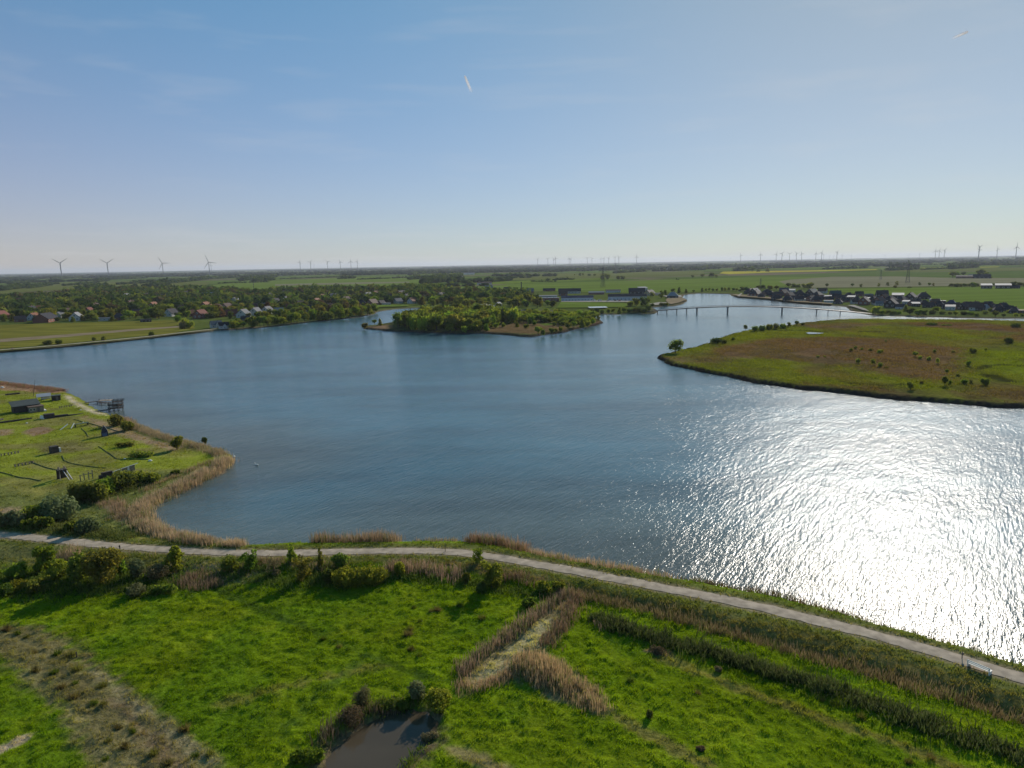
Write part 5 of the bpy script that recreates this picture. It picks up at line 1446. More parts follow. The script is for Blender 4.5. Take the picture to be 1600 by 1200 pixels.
for r_ in [
    (855, 467, 38, 'flat', 'light', 'white', 0, 'pale flat-roofed long block next to the blue-roofed building', 'building'),
    (859, 471, 30, 'flat', 'grey', 'brick', 0, 'low brown annex before the pale flat block', 'building'),
    (902, 470.5, 52, 'block', 'blue', 'grey', 0, 'long dark blue roof over a grey ground floor front', 'building'),
    (890, 458.5, 36, 'long', 'dark', 'white', 0, 'thin white-topped roofline behind the blue-roofed building', 'building'),
    (932, 460, 24, 'hall', 'light', 'brick', 0, 'pale roof of the brick hall by the power line mast', 'hall'),
    (958, 457, 22, 'hall', 'dark', 'grey', 0, 'dark hall with a bright roof edge', 'hall'),
    (880, 462, 16, 'gable', 'brown', 'brick', 0, 'small brown roof wedged behind the blue-roofed building', 'house'),
    (980, 469.5, 62, 'block', 'dark', 'grey', 0, 'longest dark-roofed building with a grey car park front', 'building'),
    (995, 459, 26, 'barn', 'dark', 'dark', 0, 'tall dark barn rising over the longest roof', 'barn'),
    (1004, 455, 14, 'shed', 'light', 'white', 20, 'bright white pitched roof behind the tall dark barn', 'building'),
    (1015, 462, 14, 'gable', 'dark', 'yellow', 60, 'dark gabled house ending the long buildings', 'house'),
    (1051, 466, 20, 'hip', 'light', 'dark', 0, 'low pavilion with white roof on the bank beyond the bridge', 'pavilion'),
    (1027, 461, 12, 'flat', 'light', 'white', 0, 'small pale kiosk behind the pavilion', 'kiosk')]:
    put_house(*r_[:8], GI, r_[8])
GR = 'dark-roofed houses of the lakeside estate'
Z6 = lambda X, Y: (1140 + X / 6.667, 380 + Y / 6.667)
Z7 = lambda X, Y: (1360 + X / 6.667, 370 + Y / 6.667)
EST = [(Z6(190, 528), 15, 'hip', 'dark', 'dark', 'first dark house at the sandy point of the estate'), (Z6(262, 530), 14, 'gable', 'grey', 'dark', 'grey-roofed house second from the sandy point'), (Z6(345, 548), 12, 'gable', 'brown', 'brick', 'brown-walled small house near the sandy point'),
       (Z6(225, 552), 12, 'flat', 'dark', 'brick', 'low brick annex at the water before the grey roof'),
       (Z6(420, 545), 16, 'hip', 'dark', 'dark', 'large dark hipped house in the estate back row'), (Z6(565, 520), 17, 'gable', 'blue', 'dark', 'bluish roof at the estate hedge'), (Z6(648, 515), 11, 'shed', 'light', 'white', 'bright white sloping roof in the estate back row'),
       (Z6(730, 535), 15, 'hip', 'dark', 'dark', 'dark hipped house beside the bright white roof'), (Z6(860, 540), 17, 'gable', 'teal', 'dark', 'teal-tinted roof in the estate back row'), (Z6(970, 520), 16, 'gable', 'brown', 'white', 'brown roof with a white eaves line'),
       (Z6(1100, 558), 20, 'gable', 'teal', 'dark', 'wide teal roof behind the waterfront house'), (Z6(1240, 565), 16, 'hip', 'dark', 'dark', 'dark house behind a white slanted roof'), (Z6(1350, 550), 15, 'gable', 'dark', 'brick', 'highest dark ridge of the estate back row'),
       (Z6(1450, 575), 15, 'gable', 'grey', 'dark', 'steep grey roof catching light on one side'), (Z6(1565, 555), 15, 'gable', 'dark', 'dark', 'plain black roof at the back of the estate'),
       (Z6(480, 588), 14, 'gable', 'dark', 'dark', 'small dark house at the waterfront near the hipped one'), (Z6(600, 602), 18, 'hip', 'dark', 'dark', 'broad dark waterfront house below the white roof'), (Z6(720, 605), 17, 'gable', 'dark', 'white', 'dark waterfront house with pale wall'),
       (Z6(800, 602), 9, 'flat', 'light', 'white', 'low white garage on the waterfront'), (Z6(900, 615), 22, 'hip', 'dark', 'brick', 'largest brown-black waterfront house'), (Z6(1020, 585), 12, 'shed', 'light', 'dark', 'small shed roof shining white mid estate'), (Z6(1030, 620), 9, 'flat', 'light', 'white', 'white garage door building at the water'),
       (Z6(1130, 632), 16, 'hip', 'dark', 'dark', 'dark waterfront house next to the pale track'), (Z6(1265, 590), 13, 'shed', 'light', 'dark', 'white slanted roof above the pale track'), (Z6(1300, 630), 13, 'gable', 'dark', 'white', 'dark gable with white wall above the pale track'),
       (Z6(1400, 640), 15, 'gable', 'dark', 'brick', 'dark brick house above the bushes by the bridge end'), (Z6(1430, 605), 12, 'shed', 'light', 'white', 'small light roof between two dark gables'), (Z6(1520, 640), 13, 'gable', 'dark', 'white', 'white-walled house behind the large bridge bush'), (Z6(1545, 600), 10, 'flat', 'light', 'white', 'tiny white flat roof deep in the estate'),
       (Z7(120, 625), 21, 'gable', 'dark', 'dark', 'wide black roof on the estate skyline'), (Z7(285, 650), 18, 'shed', 'light', 'dark', 'light grey slanted roof on the estate skyline'), (Z7(205, 690), 16, 'flat', 'light', 'dark', 'flat roof with bright rim mid estate'),
       (Z7(420, 660), 18, 'gable', 'dark', 'dark', 'dark gable beside the tallest skyline house'), (Z7(550, 650), 23, 'hip', 'dark', 'dark', 'tallest round-topped dark roof of the estate'), (Z7(90, 715), 13, 'gable', 'grey', 'white', 'light grey gable above the round bushes'),
       (Z7(215, 735), 18, 'gable', 'dark', 'dark', 'dark waterfront house behind round bushes'), (Z7(310, 750), 11, 'gable', 'dark', 'grey', 'narrow tall dark house facing the channel'), (Z7(370, 700), 9, 'shed', 'light', 'white', 'narrow glinting roof between dark walls'), (Z7(470, 725), 13, 'shed', 'light', 'dark', 'grey-white roof near the channel bend'),
       (Z7(590, 735), 16, 'gable', 'dark', 'dark', 'steep dark gable with two dormers'), (Z7(670, 672), 13, 'flat', 'light', 'white', 'dazzling white flat roof at the field edge'), (Z7(730, 690), 12, 'flat', 'light', 'white', 'second white roof joined to the dazzling one'), (Z7(720, 725), 16, 'hip', 'dark', 'dark', 'dark hipped house below the white roofs'),
       (Z7(840, 715), 18, 'hip', 'blue', 'dark', 'blue-black hipped roof after the white roofs'), (Z7(830, 762), 15, 'shed', 'grey', 'white', 'pale grey carport roof on the channel'), (Z7(930, 755), 19, 'gable', 'brown', 'brick', 'red-brown roof on the channel'), (Z7(985, 722), 12, 'hip', 'dark', 'dark', 'dark roof tucked behind the red-brown one'),
       (Z7(1100, 765), 24, 'gable', 'brown', 'white', 'large maroon roof over a white front'), (Z7(1185, 765), 12, 'gable', 'light', 'white', 'white gabled house beside the maroon roof'), (Z7(1225, 722), 14, 'gable', 'dark', 'dark', 'dark roof behind the white gabled house'),
       (Z7(1325, 765), 20, 'hip', 'dark', 'dark', 'low dark pyramid roof near the estate end'), (Z7(1400, 750), 10, 'flat', 'light', 'white', 'small white flat roof before the last house'), (Z7(1490, 790), 20, 'hip', 'dark', 'dark', 'last dark pyramid-roofed house of the estate'), (Z7(1585, 795), 10, 'flat', 'orange', 'brick', 'brick hut cut by the picture edge'),
       (Z7(150, 655), 14, 'hip', 'dark', 'brick', 'dark roof under the wide black skyline roof'), (Z7(20, 655), 13, 'gable', 'dark', 'dark', 'dark roof midway along the estate skyline'), (Z6(1180, 600), 12, 'hip', 'dark', 'dark', 'small dark roof behind the track house'), (Z6(660, 560), 15, 'gable', 'dark', 'dark', 'dark mid-row house under the bright white roof'),
       (Z6(510, 550), 14, 'gable', 'dark', 'brick', 'dark mid-row house right under the bluish roof'), (Z6(800, 570), 14, 'hip', 'dark', 'dark', 'dark mid-row hipped roof under the teal one')]
fill = []
for i in range(48):
    t = i / 47; x_ = 1172 + t * 412
    y_ = np.interp(x_, [1170, 1250, 1320, 1400, 1480, 1600], [458.5, 463, 466, 470, 476, 484]) + (0, 3.2, 6.0)[i % 3] + random.uniform(-.8, .8)
    kd, rf_ = random.choice((('gable', 'dark'), ('hip', 'dark'), ('gable', 'brown'), ('gable', 'dark')))
    o = put_house(x_, y_, random.uniform(11, 15), kd, rf_, random.choice(('dark', 'brick')), random.choice((0, 20, 60)), None, GR)
    fill.append((o, f"{'brown-black' if rf_ == 'brown' else 'black'} {'hipped' if kd == 'hip' else 'gabled'} house inside the packed estate"))
number_row(fill, 'from the sandy point')
for (pp_, wpx, kind, roof, wall, lab) in EST:
    put_house(pp_[0], pp_[1], wpx * .92, kind, roof, wall, random.choice((0, 12, -15, 30, 65, 80)) if kind in ('gable', 'cross') else random.choice((0, 10, -10)), lab.replace(' right under ', ' beneath '), GR)
GF = 'farms on the open plain'
for r_ in [
    (1508, 435, 26, 'hall', 'brown', 'brick', 0, 'long brown farm building beside round trees', 'barn'), (1521, 433.5, 14, 'barn', 'light', 'grey', 10, 'grey bright-roofed barn of the round tree farm', 'barn'), (1534, 435, 24, 'barn', 'dark', 'dark', 0, 'large dark barn under the farm trees', 'barn'),
    (1541, 451, 15, 'shed', 'light', 'dark', 5, 'smaller of two white-roofed barns', 'barn'), (1567, 451, 27, 'shed', 'light', 'dark', 5, 'larger of two white-roofed barns', 'barn'), (1585, 451, 14, 'barn', 'dark', 'dark', 0, 'dark barn touching the larger white-roofed one', 'barn'),
    (1366, 413.5, 10, 'hall', 'light', 'white', 0, 'far white hall beyond the rapeseed field', 'hall'), (1385, 410, 12, 'hall', 'light', 'white', 0, 'farthest white hall on the plain', 'hall'), (1345, 414.5, 6, 'barn', 'orange', 'brick', 0, 'tiny orange farm roof on the plain', 'barn'), (1253, 413, 4, 'barn', 'light', 'white', 0, 'white dot-like farmhouse beyond the rapeseed', 'farmhouse'),
    (1040, 421, 7, 'hall', 'light', 'white', 0, 'bright white far building among dark woods', 'building'), (1046, 421.5, 4, 'barn', 'light', 'white', 0, 'small white neighbour of the bright far building', 'building'), (1370, 413, 4, 'barn', 'orange', 'brick', 0, 'small farm roof beside the far white hall', 'farmhouse')]:
    put_house(*r_[:8], GF, r_[8], hs=1.0)

# church tower, chimney mast, flag mast
def simple_thing(name, parts, loc, label, cat, rz=0.0, group=None):
    root = ob(name, None, None, loc, rz)
    for (pn, mb_, mt) in parts: part(pn, mb_, mt, root)
    tag(root, label, cat, group); return root
p = gp(720, 441, ZF)
kk = p[1] / FPX
a_, b_ = MB(), MB(); a_.box((0, 0, 8 * kk / 2), (6 * kk, 6 * kk, 8 * kk)); b_.box((0, 0, 9.0 * kk), (6.6 * kk, 6.6 * kk, 2.4 * kk), taper=.55)
ct = simple_thing('church_tower', [('wall', a_, WALL['dark']), ('roof', b_, ROOF['dark'])], tuple(p), 'dark square church tower rising from the woods', 'church tower')
wm = MB(); wm.box((0, 0, 0), (1.2 * kk, .3, 2.2 * kk)); part('window', wm, M_glass, ct, (0, -3.02 * kk, 5.5 * kk))
M_steel = plain('steel', (0.30, 0.31, 0.32), .5, .08, .3, .4)
M_darksteel = plain('dark_steel', (0.045, 0.045, 0.05), .5, .1, .5)
p = gp(814.8, 461, ZF); kk = Vector((p[0], p[1], -H)).dot(F_) / FPX
a_, b_ = MB(), MB(); a_.tube((0, 0, 0), (0, 0, 19.5 * kk), .9 * kk, .72 * kk, 10); b_.tube((0, 0, 19.0 * kk), (0, 0, 20.3 * kk), 1.0 * kk, 1.0 * kk, 10)
simple_thing('chimney', [('shaft', a_, M_darksteel), ('rim', b_, M_darksteel)], tuple(p), 'tall dark factory chimney behind the wooded island', 'chimney')
p = gp(397, 458, ZF); kk = Vector((p[0], p[1], -H)).dot(F_) / FPX
a_, b_ = MB(), MB(); a_.tube((0, 0, 0), (0, 0, 18 * kk), .45 * kk, .22 * kk, 6)
for i in range(3): b_.box((0, 0, (10 + 3 * i) * kk), (1.6 * kk, .3, .3 * kk))
simple_thing('antenna_mast', [('shaft', a_, M_darksteel), ('antenna', b_, M_darksteel)], tuple(p), 'thin antenna mast at the rust red hall', 'mast')

# ------------------------------------------------------------------ village trees: rows by depth
def on_road(a, b): return False
avoid = [(h[0], h[1] - h[2] * .3, h[2] * .62 + 2.5) for h in HOUSES]
vt = poly_trees('t', [(-30, 505), (0, 505), (60, 505), (180, 502), (255, 499), (275, 496), (300, 498), (330, 499), (352, 500), (395, 500), (440, 497), (500, 492), (560, 483), (590, 476), (640, 473), (650, 476), (700, 480), (705, 466),
                        (690, 452), (600, 453), (560, 454), (500, 453), (440, 456), (400, 460), (330, 455), (300, 452), (230, 455), (150, 452), (110, 460), (60, 466), (0, 468), (-30, 470)], 15.0, 0, None, None, ZF, avoid=avoid, zsd=FAR, inset=12)
vt += poly_trees('t', [(700, 480), (730, 481), (790, 481), (850, 482), (870, 480), (850, 474), (840, 470), (800, 461), (770, 459), (700, 458)], 16, 0, None, None, ZF, avoid=avoid, zsd=FAR, inset=6)
vt.sort(key=lambda t: t[0] ** 2 + t[1] ** 2)
TON = ('mid', 'dark', 'olive', 'dark', 'mid', 'dark', 'yellow', 'fresh', 'mid', 'bronze', 'olive', 'dark')
vrows = {}
VT_MAX = 290
stuff_pts = []
for i, (a, b) in enumerate(vt):
    s = random.choice(('round', 'round', 'tall', 'round', 'bush')); t = random.choice(TON)
    big = random.choice((random.uniform(6.5, 10), random.uniform(9, 14)))
    D_ = math.hypot(a, b)
    for (hx, hy, hw) in HOUSES:
        if abs(hx - a) > 60 or not (0 < hy - b < 130): continue
        lat = abs(a - hx * D_ / math.hypot(hx, hy))
        if lat < hw + 2.0: big = min(big, 4.0 + (hy - b) * 50 / D_ * 1.15 + random.uniform(0, 2.5))
    if big < 2.6: s = 'bush'
    if i >= VT_MAX:
        stuff_pts.append((a, b, big * 1.25, big, t)); continue
    me, h, wd = fproto('village_tree', s, t, random.randrange(3))
    sw = big / wd * random.uniform(.85, 1.25); sh = big / h * random.uniform(.8, 1.1)
    o = ob('village_tree', me, None, (a, b, ZF - .1), random.uniform(0, 6.28), (sw, sw, sh))
    tag(o, None, 'tree', 'trees between the village houses')
    vrows.setdefault(i * 6 // VT_MAX, []).append((o, f"{TONE_WORD[t]} {'low ' if s == 'bush' else 'slender ' if s == 'tall' else ''}tree"))
for k, v in vrows.items():
    number_row(v, f'in the {nth(k + 1)} village tree row behind the shore')

# smaller planted trees and bushes along the right-hand banks
BR = []
def bank_row(pts, group, noun, phrase, toney=('mid', 'dark', 'fresh')):
    r_ = []
    for (px, py, wp, hp, sh) in pts:
        t = random.choice(toney)
        o = far_tree('bank_bush' if sh == 'bush' else 'bank_tree', px, py, wp, hp, sh, t)
        tag(o, None, 'bush' if sh == 'bush' else 'tree', group); r_.append((o, f"{TONE_WORD[t]} {'bush' if sh == 'bush' else 'tree'} {noun}"))
    number_row(r_, phrase)
bank_row([(925, 489, 9, 8, 'bush'), (933, 489, 10, 9, 'round'), (942, 489, 9, 7, 'bush'), (951, 490, 9, 9, 'bush'), (958, 489, 8, 8, 'round'), (968, 491, 10, 12, 'tall'), (975, 488, 14, 10, 'bush'), (984, 488, 14, 8, 'bush'), (992, 488, 14, 9, 'bush'),
          (1000, 488, 14, 9, 'bush'), (1007, 489, 14, 10, 'bush'), (1013, 487, 12, 12, 'round'), (985, 479, 12, 10, 'bush'), (994, 478, 14, 14, 'round'), (1006, 479, 15, 17, 'round'), (1012, 477, 10, 14, 'round'),
          (1020, 478, 10, 5, 'bush'), (1034, 478, 14, 6, 'bush'), (1041, 477, 10, 5, 'bush')], 'trees and bushes at the near bridge end', 'on the bank by the bridge end', 'from the chimney side', ('mid', 'dark'))
bank_row([(1033, 466, 9, 12, 'open'), (1040, 462, 7, 9, 'open'), (1051, 457, 9, 7, 'round'), (1061, 458, 7, 10, 'tall'), (1072, 458, 6, 7, 'tall'), (1084, 457, 6, 5, 'round'), (1097, 456, 6, 7, 'tall'), (1103, 455, 5, 5, 'round'), (1108, 455, 5, 6, 'round'), (1114, 455, 6, 5, 'round'),
          (1120, 455, 5, 5, 'round'), (1128, 455, 5, 7, 'round'), (1133, 455, 6, 7, 'round'), (1139, 455, 6, 7, 'round'), (1146, 455, 6, 6, 'round'), (1151, 455, 6, 6, 'round'), (1019, 464, 8, 9, 'round'), (1155, 455, 5, 4, 'bush'),
          (1160, 455, 10, 8, 'round'), (1166, 456, 10, 9, 'round')], 'small trees along the far channel bank', 'on the far bank beyond the bridge', 'from the white-roofed pavilion', ('mid', 'dark'))
bank_row([(1185, 453, 9, 8, 'round'), (1192, 453, 10, 9, 'round'), (1203, 453, 11, 8, 'round'), (1213, 453, 9, 8, 'round'), (1232, 449, 10, 8, 'round'), (1240, 450, 10, 8, 'round'), (1247, 450, 10, 7, 'round'), (1256, 452, 9, 10, 'round'), (1263, 452, 11, 11, 'round'), (1268, 450, 8, 10, 'round'),
          (1278, 452, 6, 3, 'bush'), (1292, 449, 6, 7, 'round'), (1332, 448, 6, 6, 'round'), (1345, 449, 5, 6, 'round'), (1373, 448, 5, 6, 'open'), (1387, 447, 6, 6, 'open'), (1399, 450, 7, 5, 'bush'), (1401, 446, 7, 7, 'open'), (1437, 446, 5, 5, 'open'),
          (1452, 446, 6, 5, 'round'), (1458, 447, 5, 5, 'open'), (1420, 450, 9, 3, 'bush')], 'field trees behind the lakeside estate', 'behind the estate roofs', 'along the field edge from the channel', ('mid', 'dark', 'olive'))
bank_row([(1368, 491, 16, 14, 'round'), (1378, 491, 12, 8, 'bush'), (1385, 490, 12, 7, 'bush'), (1394, 491, 14, 6, 'bush'), (1403, 491, 12, 6, 'bush'), (1415, 486, 10, 10, 'tall'), (1422, 492, 16, 12, 'round'), (1434, 493, 14, 11, 'round'), (1443, 493, 13, 10, 'round'),
          (1455, 491, 12, 8, 'bush'), (1462, 488, 14, 10, 'round'), (1471, 491, 12, 6, 'bush'), (1484, 491, 10, 5, 'bush'), (1493, 494, 10, 9, 'round'), (1506, 492, 13, 7, 'bush'), (1517, 492, 14, 6, 'bush'), (1526, 494, 10, 5, 'bush'), (1539, 491, 13, 7, 'bush'),
          (1555, 496, 12, 12, 'round'), (1568, 496, 8, 7, 'round'), (1587, 496, 9, 8, 'round'), (1547, 487, 10, 7, 'bush'), (1576, 489, 9, 6, 'bush'), (1597, 494, 7, 5, 'bush'), (1408, 481, 8, 5, 'bush')], 'bushes along the estate channel', 'on the estate channel bank', 'counting from the bridge', ('mid', 'dark', 'fresh', 'dark'))
bank_row([(1488, 434, 12, 11, 'round'), (1495, 433, 10, 10, 'round'), (1505, 431, 9, 7, 'round'), (1529, 431, 9, 10, 'round'), (1535, 431, 11, 12, 'round'), (1541, 432, 9, 8, 'round'), (1547, 435, 7, 4, 'bush'),
          (1486, 449, 9, 7, 'round'), (1493, 449, 9, 7, 'round'), (1500, 449, 9, 7, 'round'), (1507, 449, 9, 7, 'round'), (1514, 449, 9, 7, 'round'), (1521, 449, 10, 9, 'round'), (1527, 448, 7, 6, 'round'), (1552, 446, 8, 4, 'bush'), (1583, 447, 11, 8, 'round'), (1592, 448, 11, 8, 'round'), (1599, 448, 10, 7, 'round'),
          (1378, 437, 0.1, 0.1, 'round')][:-1], 'trees around the farms', 'around the farm barns', 'from the estate side', ('dark', 'mid'))
bank_row([(941, 437, 9, 9, 'round'), (949, 437, 11, 10, 'round'), (966, 437, 8, 7, 'round'), (973, 437, 9, 7, 'round'), (898, 431, 3, 4, 'round'), (906, 431, 5, 5, 'round'), (911, 431, 3, 5, 'round'), (921, 431, 7, 4, 'bush'), (929, 431, 7, 4, 'bush'), (1082, 434, 6, 5, 'round'),
          (1097, 434, 7, 7, 'round'), (1112, 434, 11, 9, 'round'), (1119, 434, 7, 6, 'round'), (1165, 424.5, 12, 8, 'round'), (1175, 425, 12, 8, 'round'), (1185, 425, 7, 5, 'round'), (1199, 425, 8, 6, 'round'), (623, 434, 4, 5, 'round'), (144, 434, 6, 5, 'round')], 'field trees on the open plain', 'alone on the open plain', 'counting across the fields', ('dark', 'mid'))

# ------------------------------------------------------------------ far woods and hedgerows: too many to count
def mass(name, pts, label, tonecol, sub=ICO1, leaf=10):
    """pts (x, y, width, height): lumpy crowns joined into one wood"""
    Vs, Fs, Ts, k = [], [], [], 0
    r = np.random.default_rng(len(pts))
    icv, icf = sub
    for (x, y, wd, h, t) in pts:
        v = icv * (1 + r.uniform(-.28, .28, (len(icv), 1)))
        v = v * np.array((wd / 2, wd / 2 * r.uniform(.7, 1.1), h / 2)) + np.array((x, y, ZF + h * .45))
        c = np.array(t) * r.uniform(.75, 1.25)
        Vs.append(v); Fs.append(icf + k); k += len(v); Ts.append(np.tile(c, (len(v), 1)) * r.uniform(.8, 1.2, (len(v), 1)))
        if leaf:
            P = np.array((x, y, ZF + h * .5)) + (lambda d: d / np.linalg.norm(d, axis=1)[:, None])(r.normal(0, 1, (leaf, 3))) * np.array((wd / 2, wd / 2, h / 2)) * 1.02
            P[:, 2] = np.maximum(P[:, 2], ZF)
            s = wd * .13
            a = r.normal(0, s, (leaf, 3)); b = r.normal(0, s, (leaf, 3))
            Vs.append(np.stack([P - a, P + b, P + a], 1).reshape(-1, 3)); Fs.append(np.arange(leaf * 3).reshape(-1, 3) + k); k += leaf * 3
            Ts.append(np.tile(c * 1.1, (leaf * 3, 1)))
    me = np_mesh(name, np.vstack(Vs), np.vstack(Fs), M_wood, tone=np.vstack(Ts))
    tag(ob(name, me), label, 'woodland', kind='stuff')
M_wood = leafy('far_foliage', (0, 0, 0), .35, .15, .01, attr=True, tcol=(1.2, 1.2, .6))
TC = {'mid': (.066, .092, .022), 'dark': (.040, .062, .020), 'olive': (.088, .096, .026), 'fresh': (.090, .128, .022), 'yellow': (.12, .135, .025), 'bronze': (.085, .066, .032)}
mass('village_woodland', [(a, b, w_, h_, TC[t]) for (a, b, w_, h_, t) in stuff_pts], 'tree mass filling the far side of the village', None, ICO1, 26)
hp_ = []
def line_px(x0, y0, x1, y1, wm, hm, step=None, tone='dark'):
    p, q = gp(x0, y0, ZF), gp(x1, y1, ZF); ln = math.hypot(*(q - p)[:2]); step = step or wm * .7
    for i in range(max(1, int(ln / step))):
        t = (i + random.random()) / max(1, int(ln / step)); c = p + (q - p) * t
        hp_.append((c[0] + random.uniform(-.3, .3) * wm, c[1] + random.uniform(-.3, .3) * wm, wm * random.uniform(.7, 1.5), hm * random.uniform(.6, 1.3), TC[random.choice((tone, tone, 'mid'))]))
for a in [(15, 444, 60, 441, 16, 12), (0, 455, 45, 449, 18, 13), (45, 451, 80, 446, 16, 10), (80, 437, 130, 434, 20, 14), (150, 441, 170, 439, 14, 12), (125, 439, 230, 435, 18, 10), (185, 445, 240, 442, 14, 9),
          (235, 450, 260, 446, 22, 20), (130, 446, 165, 445, 14, 9), (120, 455, 165, 450, 18, 14), (185, 451, 240, 449, 16, 11), (240, 446, 330, 436, 20, 12), (298, 437, 330, 435, 20, 13), (376, 439, 430, 433, 22, 14), (395, 441, 425, 438, 20, 15), (430, 431, 560, 428, 25, 13), (530, 436, 555, 435, 20, 12),
          (590, 426, 620, 426, 22, 14), (640, 430, 700, 424, 25, 14), (660, 444, 720, 438, 20, 14), (675, 440, 720, 434, 22, 16), (700, 443, 722, 441, 20, 15), (725, 443, 760, 440, 18, 11), (765, 441, 800, 438, 18, 10), (770, 432, 868, 432, 20, 11), (690, 448, 760, 447, 16, 9),
          (855, 438, 895, 437, 14, 6), (905, 424, 930, 423, 26, 15), (855, 425, 880, 425, 22, 8), (960, 427, 1010, 424, 25, 10), (1020, 424, 1100, 422, 26, 13), (1100, 420, 1150, 417, 30, 18), (1150, 424, 1200, 419, 26, 14), (1205, 419, 1260, 417, 26, 14),
          (1265, 417, 1360, 413, 26, 12), (1285, 421, 1355, 419, 20, 10), (1300, 413, 1370, 408, 30, 14), (1385, 419, 1436, 418, 26, 20), (1390, 423, 1436, 421, 22, 10), (1440, 422, 1480, 420, 16, 6), (1480, 421, 1525, 418, 26, 18), (1500, 414, 1600, 411, 24, 12), (1560, 415, 1600, 414, 24, 12), (1370, 414, 1350, 409, 24, 10),
          (1435, 414, 1510, 413, 20, 8), (800, 424, 900, 421, 26, 10), (1590, 407, 1600, 406, 30, 20), (0, 435, 60, 434, 22, 14), (20, 449, 90, 444, 14, 9), (100, 447, 150, 443, 14, 9), (150, 437, 260, 432, 22, 12), (210, 441, 330, 436, 16, 10), (330, 436, 400, 432, 22, 13), (0, 431, 120, 430, 26, 13), (120, 430, 330, 427, 28, 13), (330, 427, 600, 422, 28, 12), (600, 423, 850, 420, 30, 12), (440, 436, 530, 433, 12, 5), (560, 437, 640, 434, 12, 6), (340, 443, 420, 441, 10, 4), (850, 421, 1100, 417, 30, 12), (1100, 415, 1300, 411, 30, 12), (1300, 411, 1600, 406, 30, 12), (640, 437, 700, 432, 22, 13), (760, 436, 830, 434, 16, 8), (1055, 437, 1060, 437, 8, 4), (830, 440, 870, 440, 10, 3), (560, 430, 640, 427, 22, 10)]:
    line_px(*a)
mass('hedgerow', hp_, 'dark hedgerows and copses dividing the fields of the plain', None, ICO1, 10)
fw = []
r2 = random.Random(5)
for i in range(4200):
    D = 4200 * (28000 / 4200) ** r2.random() ** 1.15
    az = R(r2.uniform(-40, 40))
    px = px_of(D * math.sin(az), D * math.cos(az), 0)[0]
    left = max(0.0, (900 - px) / 900)
    if r2.random() > .35 + .65 * left: continue
    x, y = D * math.sin(az), D * math.cos(az)
    cl = vnoise(np.array([x / 1500]), np.array([y / 1500]), 77)[0]
    if cl < .36: continue
    tt = r2.choice(('dark', 'mid', 'dark'))
    ang = r2.uniform(-.5, .5); n_ = r2.randint(2, 5)
    s = 30 * (D / 4000) ** .75
    for j in range(n_):
        fw.append((x + (j - n_ / 2) * s * .8 * math.cos(ang), y + (j - n_ / 2) * s * .8 * math.sin(ang), s * r2.uniform(.8, 1.7), r2.uniform(9, 17), TC[tt]))
mass('forest', fw, 'distant woods of the plain merging into the hazy horizon', None, ICO1, 0)

# ------------------------------------------------------------------ bridge
M_deck = plain('bridge_steel', (0.075, 0.065, 0.062), .6, .12, .4)
M_conc = plain('bridge_concrete', (0.24, 0.22, 0.20), .85, .12, .5)
br = ob('footbridge', None)
BZ = 0
bp = []
for px, py, hgt in [(1008, 483, 2.2), (1027, 482.0, 3.2), (1057, 480.8, 4.6), (1089, 479.8, 6.2), (1137, 478.2, 7.4), (1180, 477.3, 7.8), (1222, 478.4, 7.6), (1276, 481.4, 6.0), (1313, 483.5, 4.4), (1345, 485.8, 2.4), (1362, 487, 1.6)]:
    q = gp(px, py, hgt); bp.append(q)
# the deck crosses in one plan line: ends fixed, height arched
e0 = gp(1008, 489.2, 0); e1 = gp(1366, 493.5, 0)
def deck_at(px):
    """point of the straight plan line e0-e1 that shows at photo column px"""
    lo, hi = 0., 1.
    for _ in range(40):
        mid = (lo + hi) / 2; c = e0 + (e1 - e0) * mid
        if px_of(c[0], c[1], 4)[0] < px: lo = mid
        else: hi = mid
    return e0 + (e1 - e0) * lo, lo
def deck_h(t): return 1.6 + 6.0 * math.sin(PI * min(max(t, 0), 1)) ** .9
dk, rl = MB(), MB()
d2 = (e1 - e0)[:2]; d2 = d2 / np.hypot(*d2); nrm = np.array((-d2[1], d2[0]))
TT = np.linspace(0, 1, 41)
for i in range(40):
    t0, t1 = TT[i], TT[i + 1]
    a, b = e0 + (e1 - e0) * t0, e0 + (e1 - e0) * t1
    za, zb = deck_h(t0), deck_h(t1)
    P = []
    for (c, z) in ((a, za), (b, zb)):
        for o_ in (-1.7, 1.7):
            P.append([(c[0] + nrm[0] * o_, c[1] + nrm[1] * o_, z), (c[0] + nrm[0] * o_, c[1] + nrm[1] * o_, z - .75)])
    (A1, A2), (B1, B2), (C1, C2), (D1, D2) = P
    dk.poly([A1, C1, D1, B1]); dk.poly([B2, D2, C2, A2]); dk.poly([A2, C2, C1, A1]); dk.poly([B1, D1, D2, B2])
part('deck', dk, M_deck, br)
for s in (-1, 1):
    rl = MB()
    for k in (.55, 1.1):
        for i in range(40):
            a, b = e0 + (e1 - e0) * TT[i], e0 + (e1 - e0) * TT[i + 1]
            rl.tube((a[0] + nrm[0] * 1.6 * s, a[1] + nrm[1] * 1.6 * s, deck_h(TT[i]) + k), (b[0] + nrm[0] * 1.6 * s, b[1] + nrm[1] * 1.6 * s, deck_h(TT[i + 1]) + k), .05, n=4)
    for i in range(121):
        t = i / 120; a = e0 + (e1 - e0) * t
        rl.tube((a[0] + nrm[0] * 1.6 * s, a[1] + nrm[1] * 1.6 * s, deck_h(t)), (a[0] + nrm[0] * 1.6 * s, a[1] + nrm[1] * 1.6 * s, deck_h(t) + 1.1), .035, n=4)
    part('railing', rl, M_deck, br)
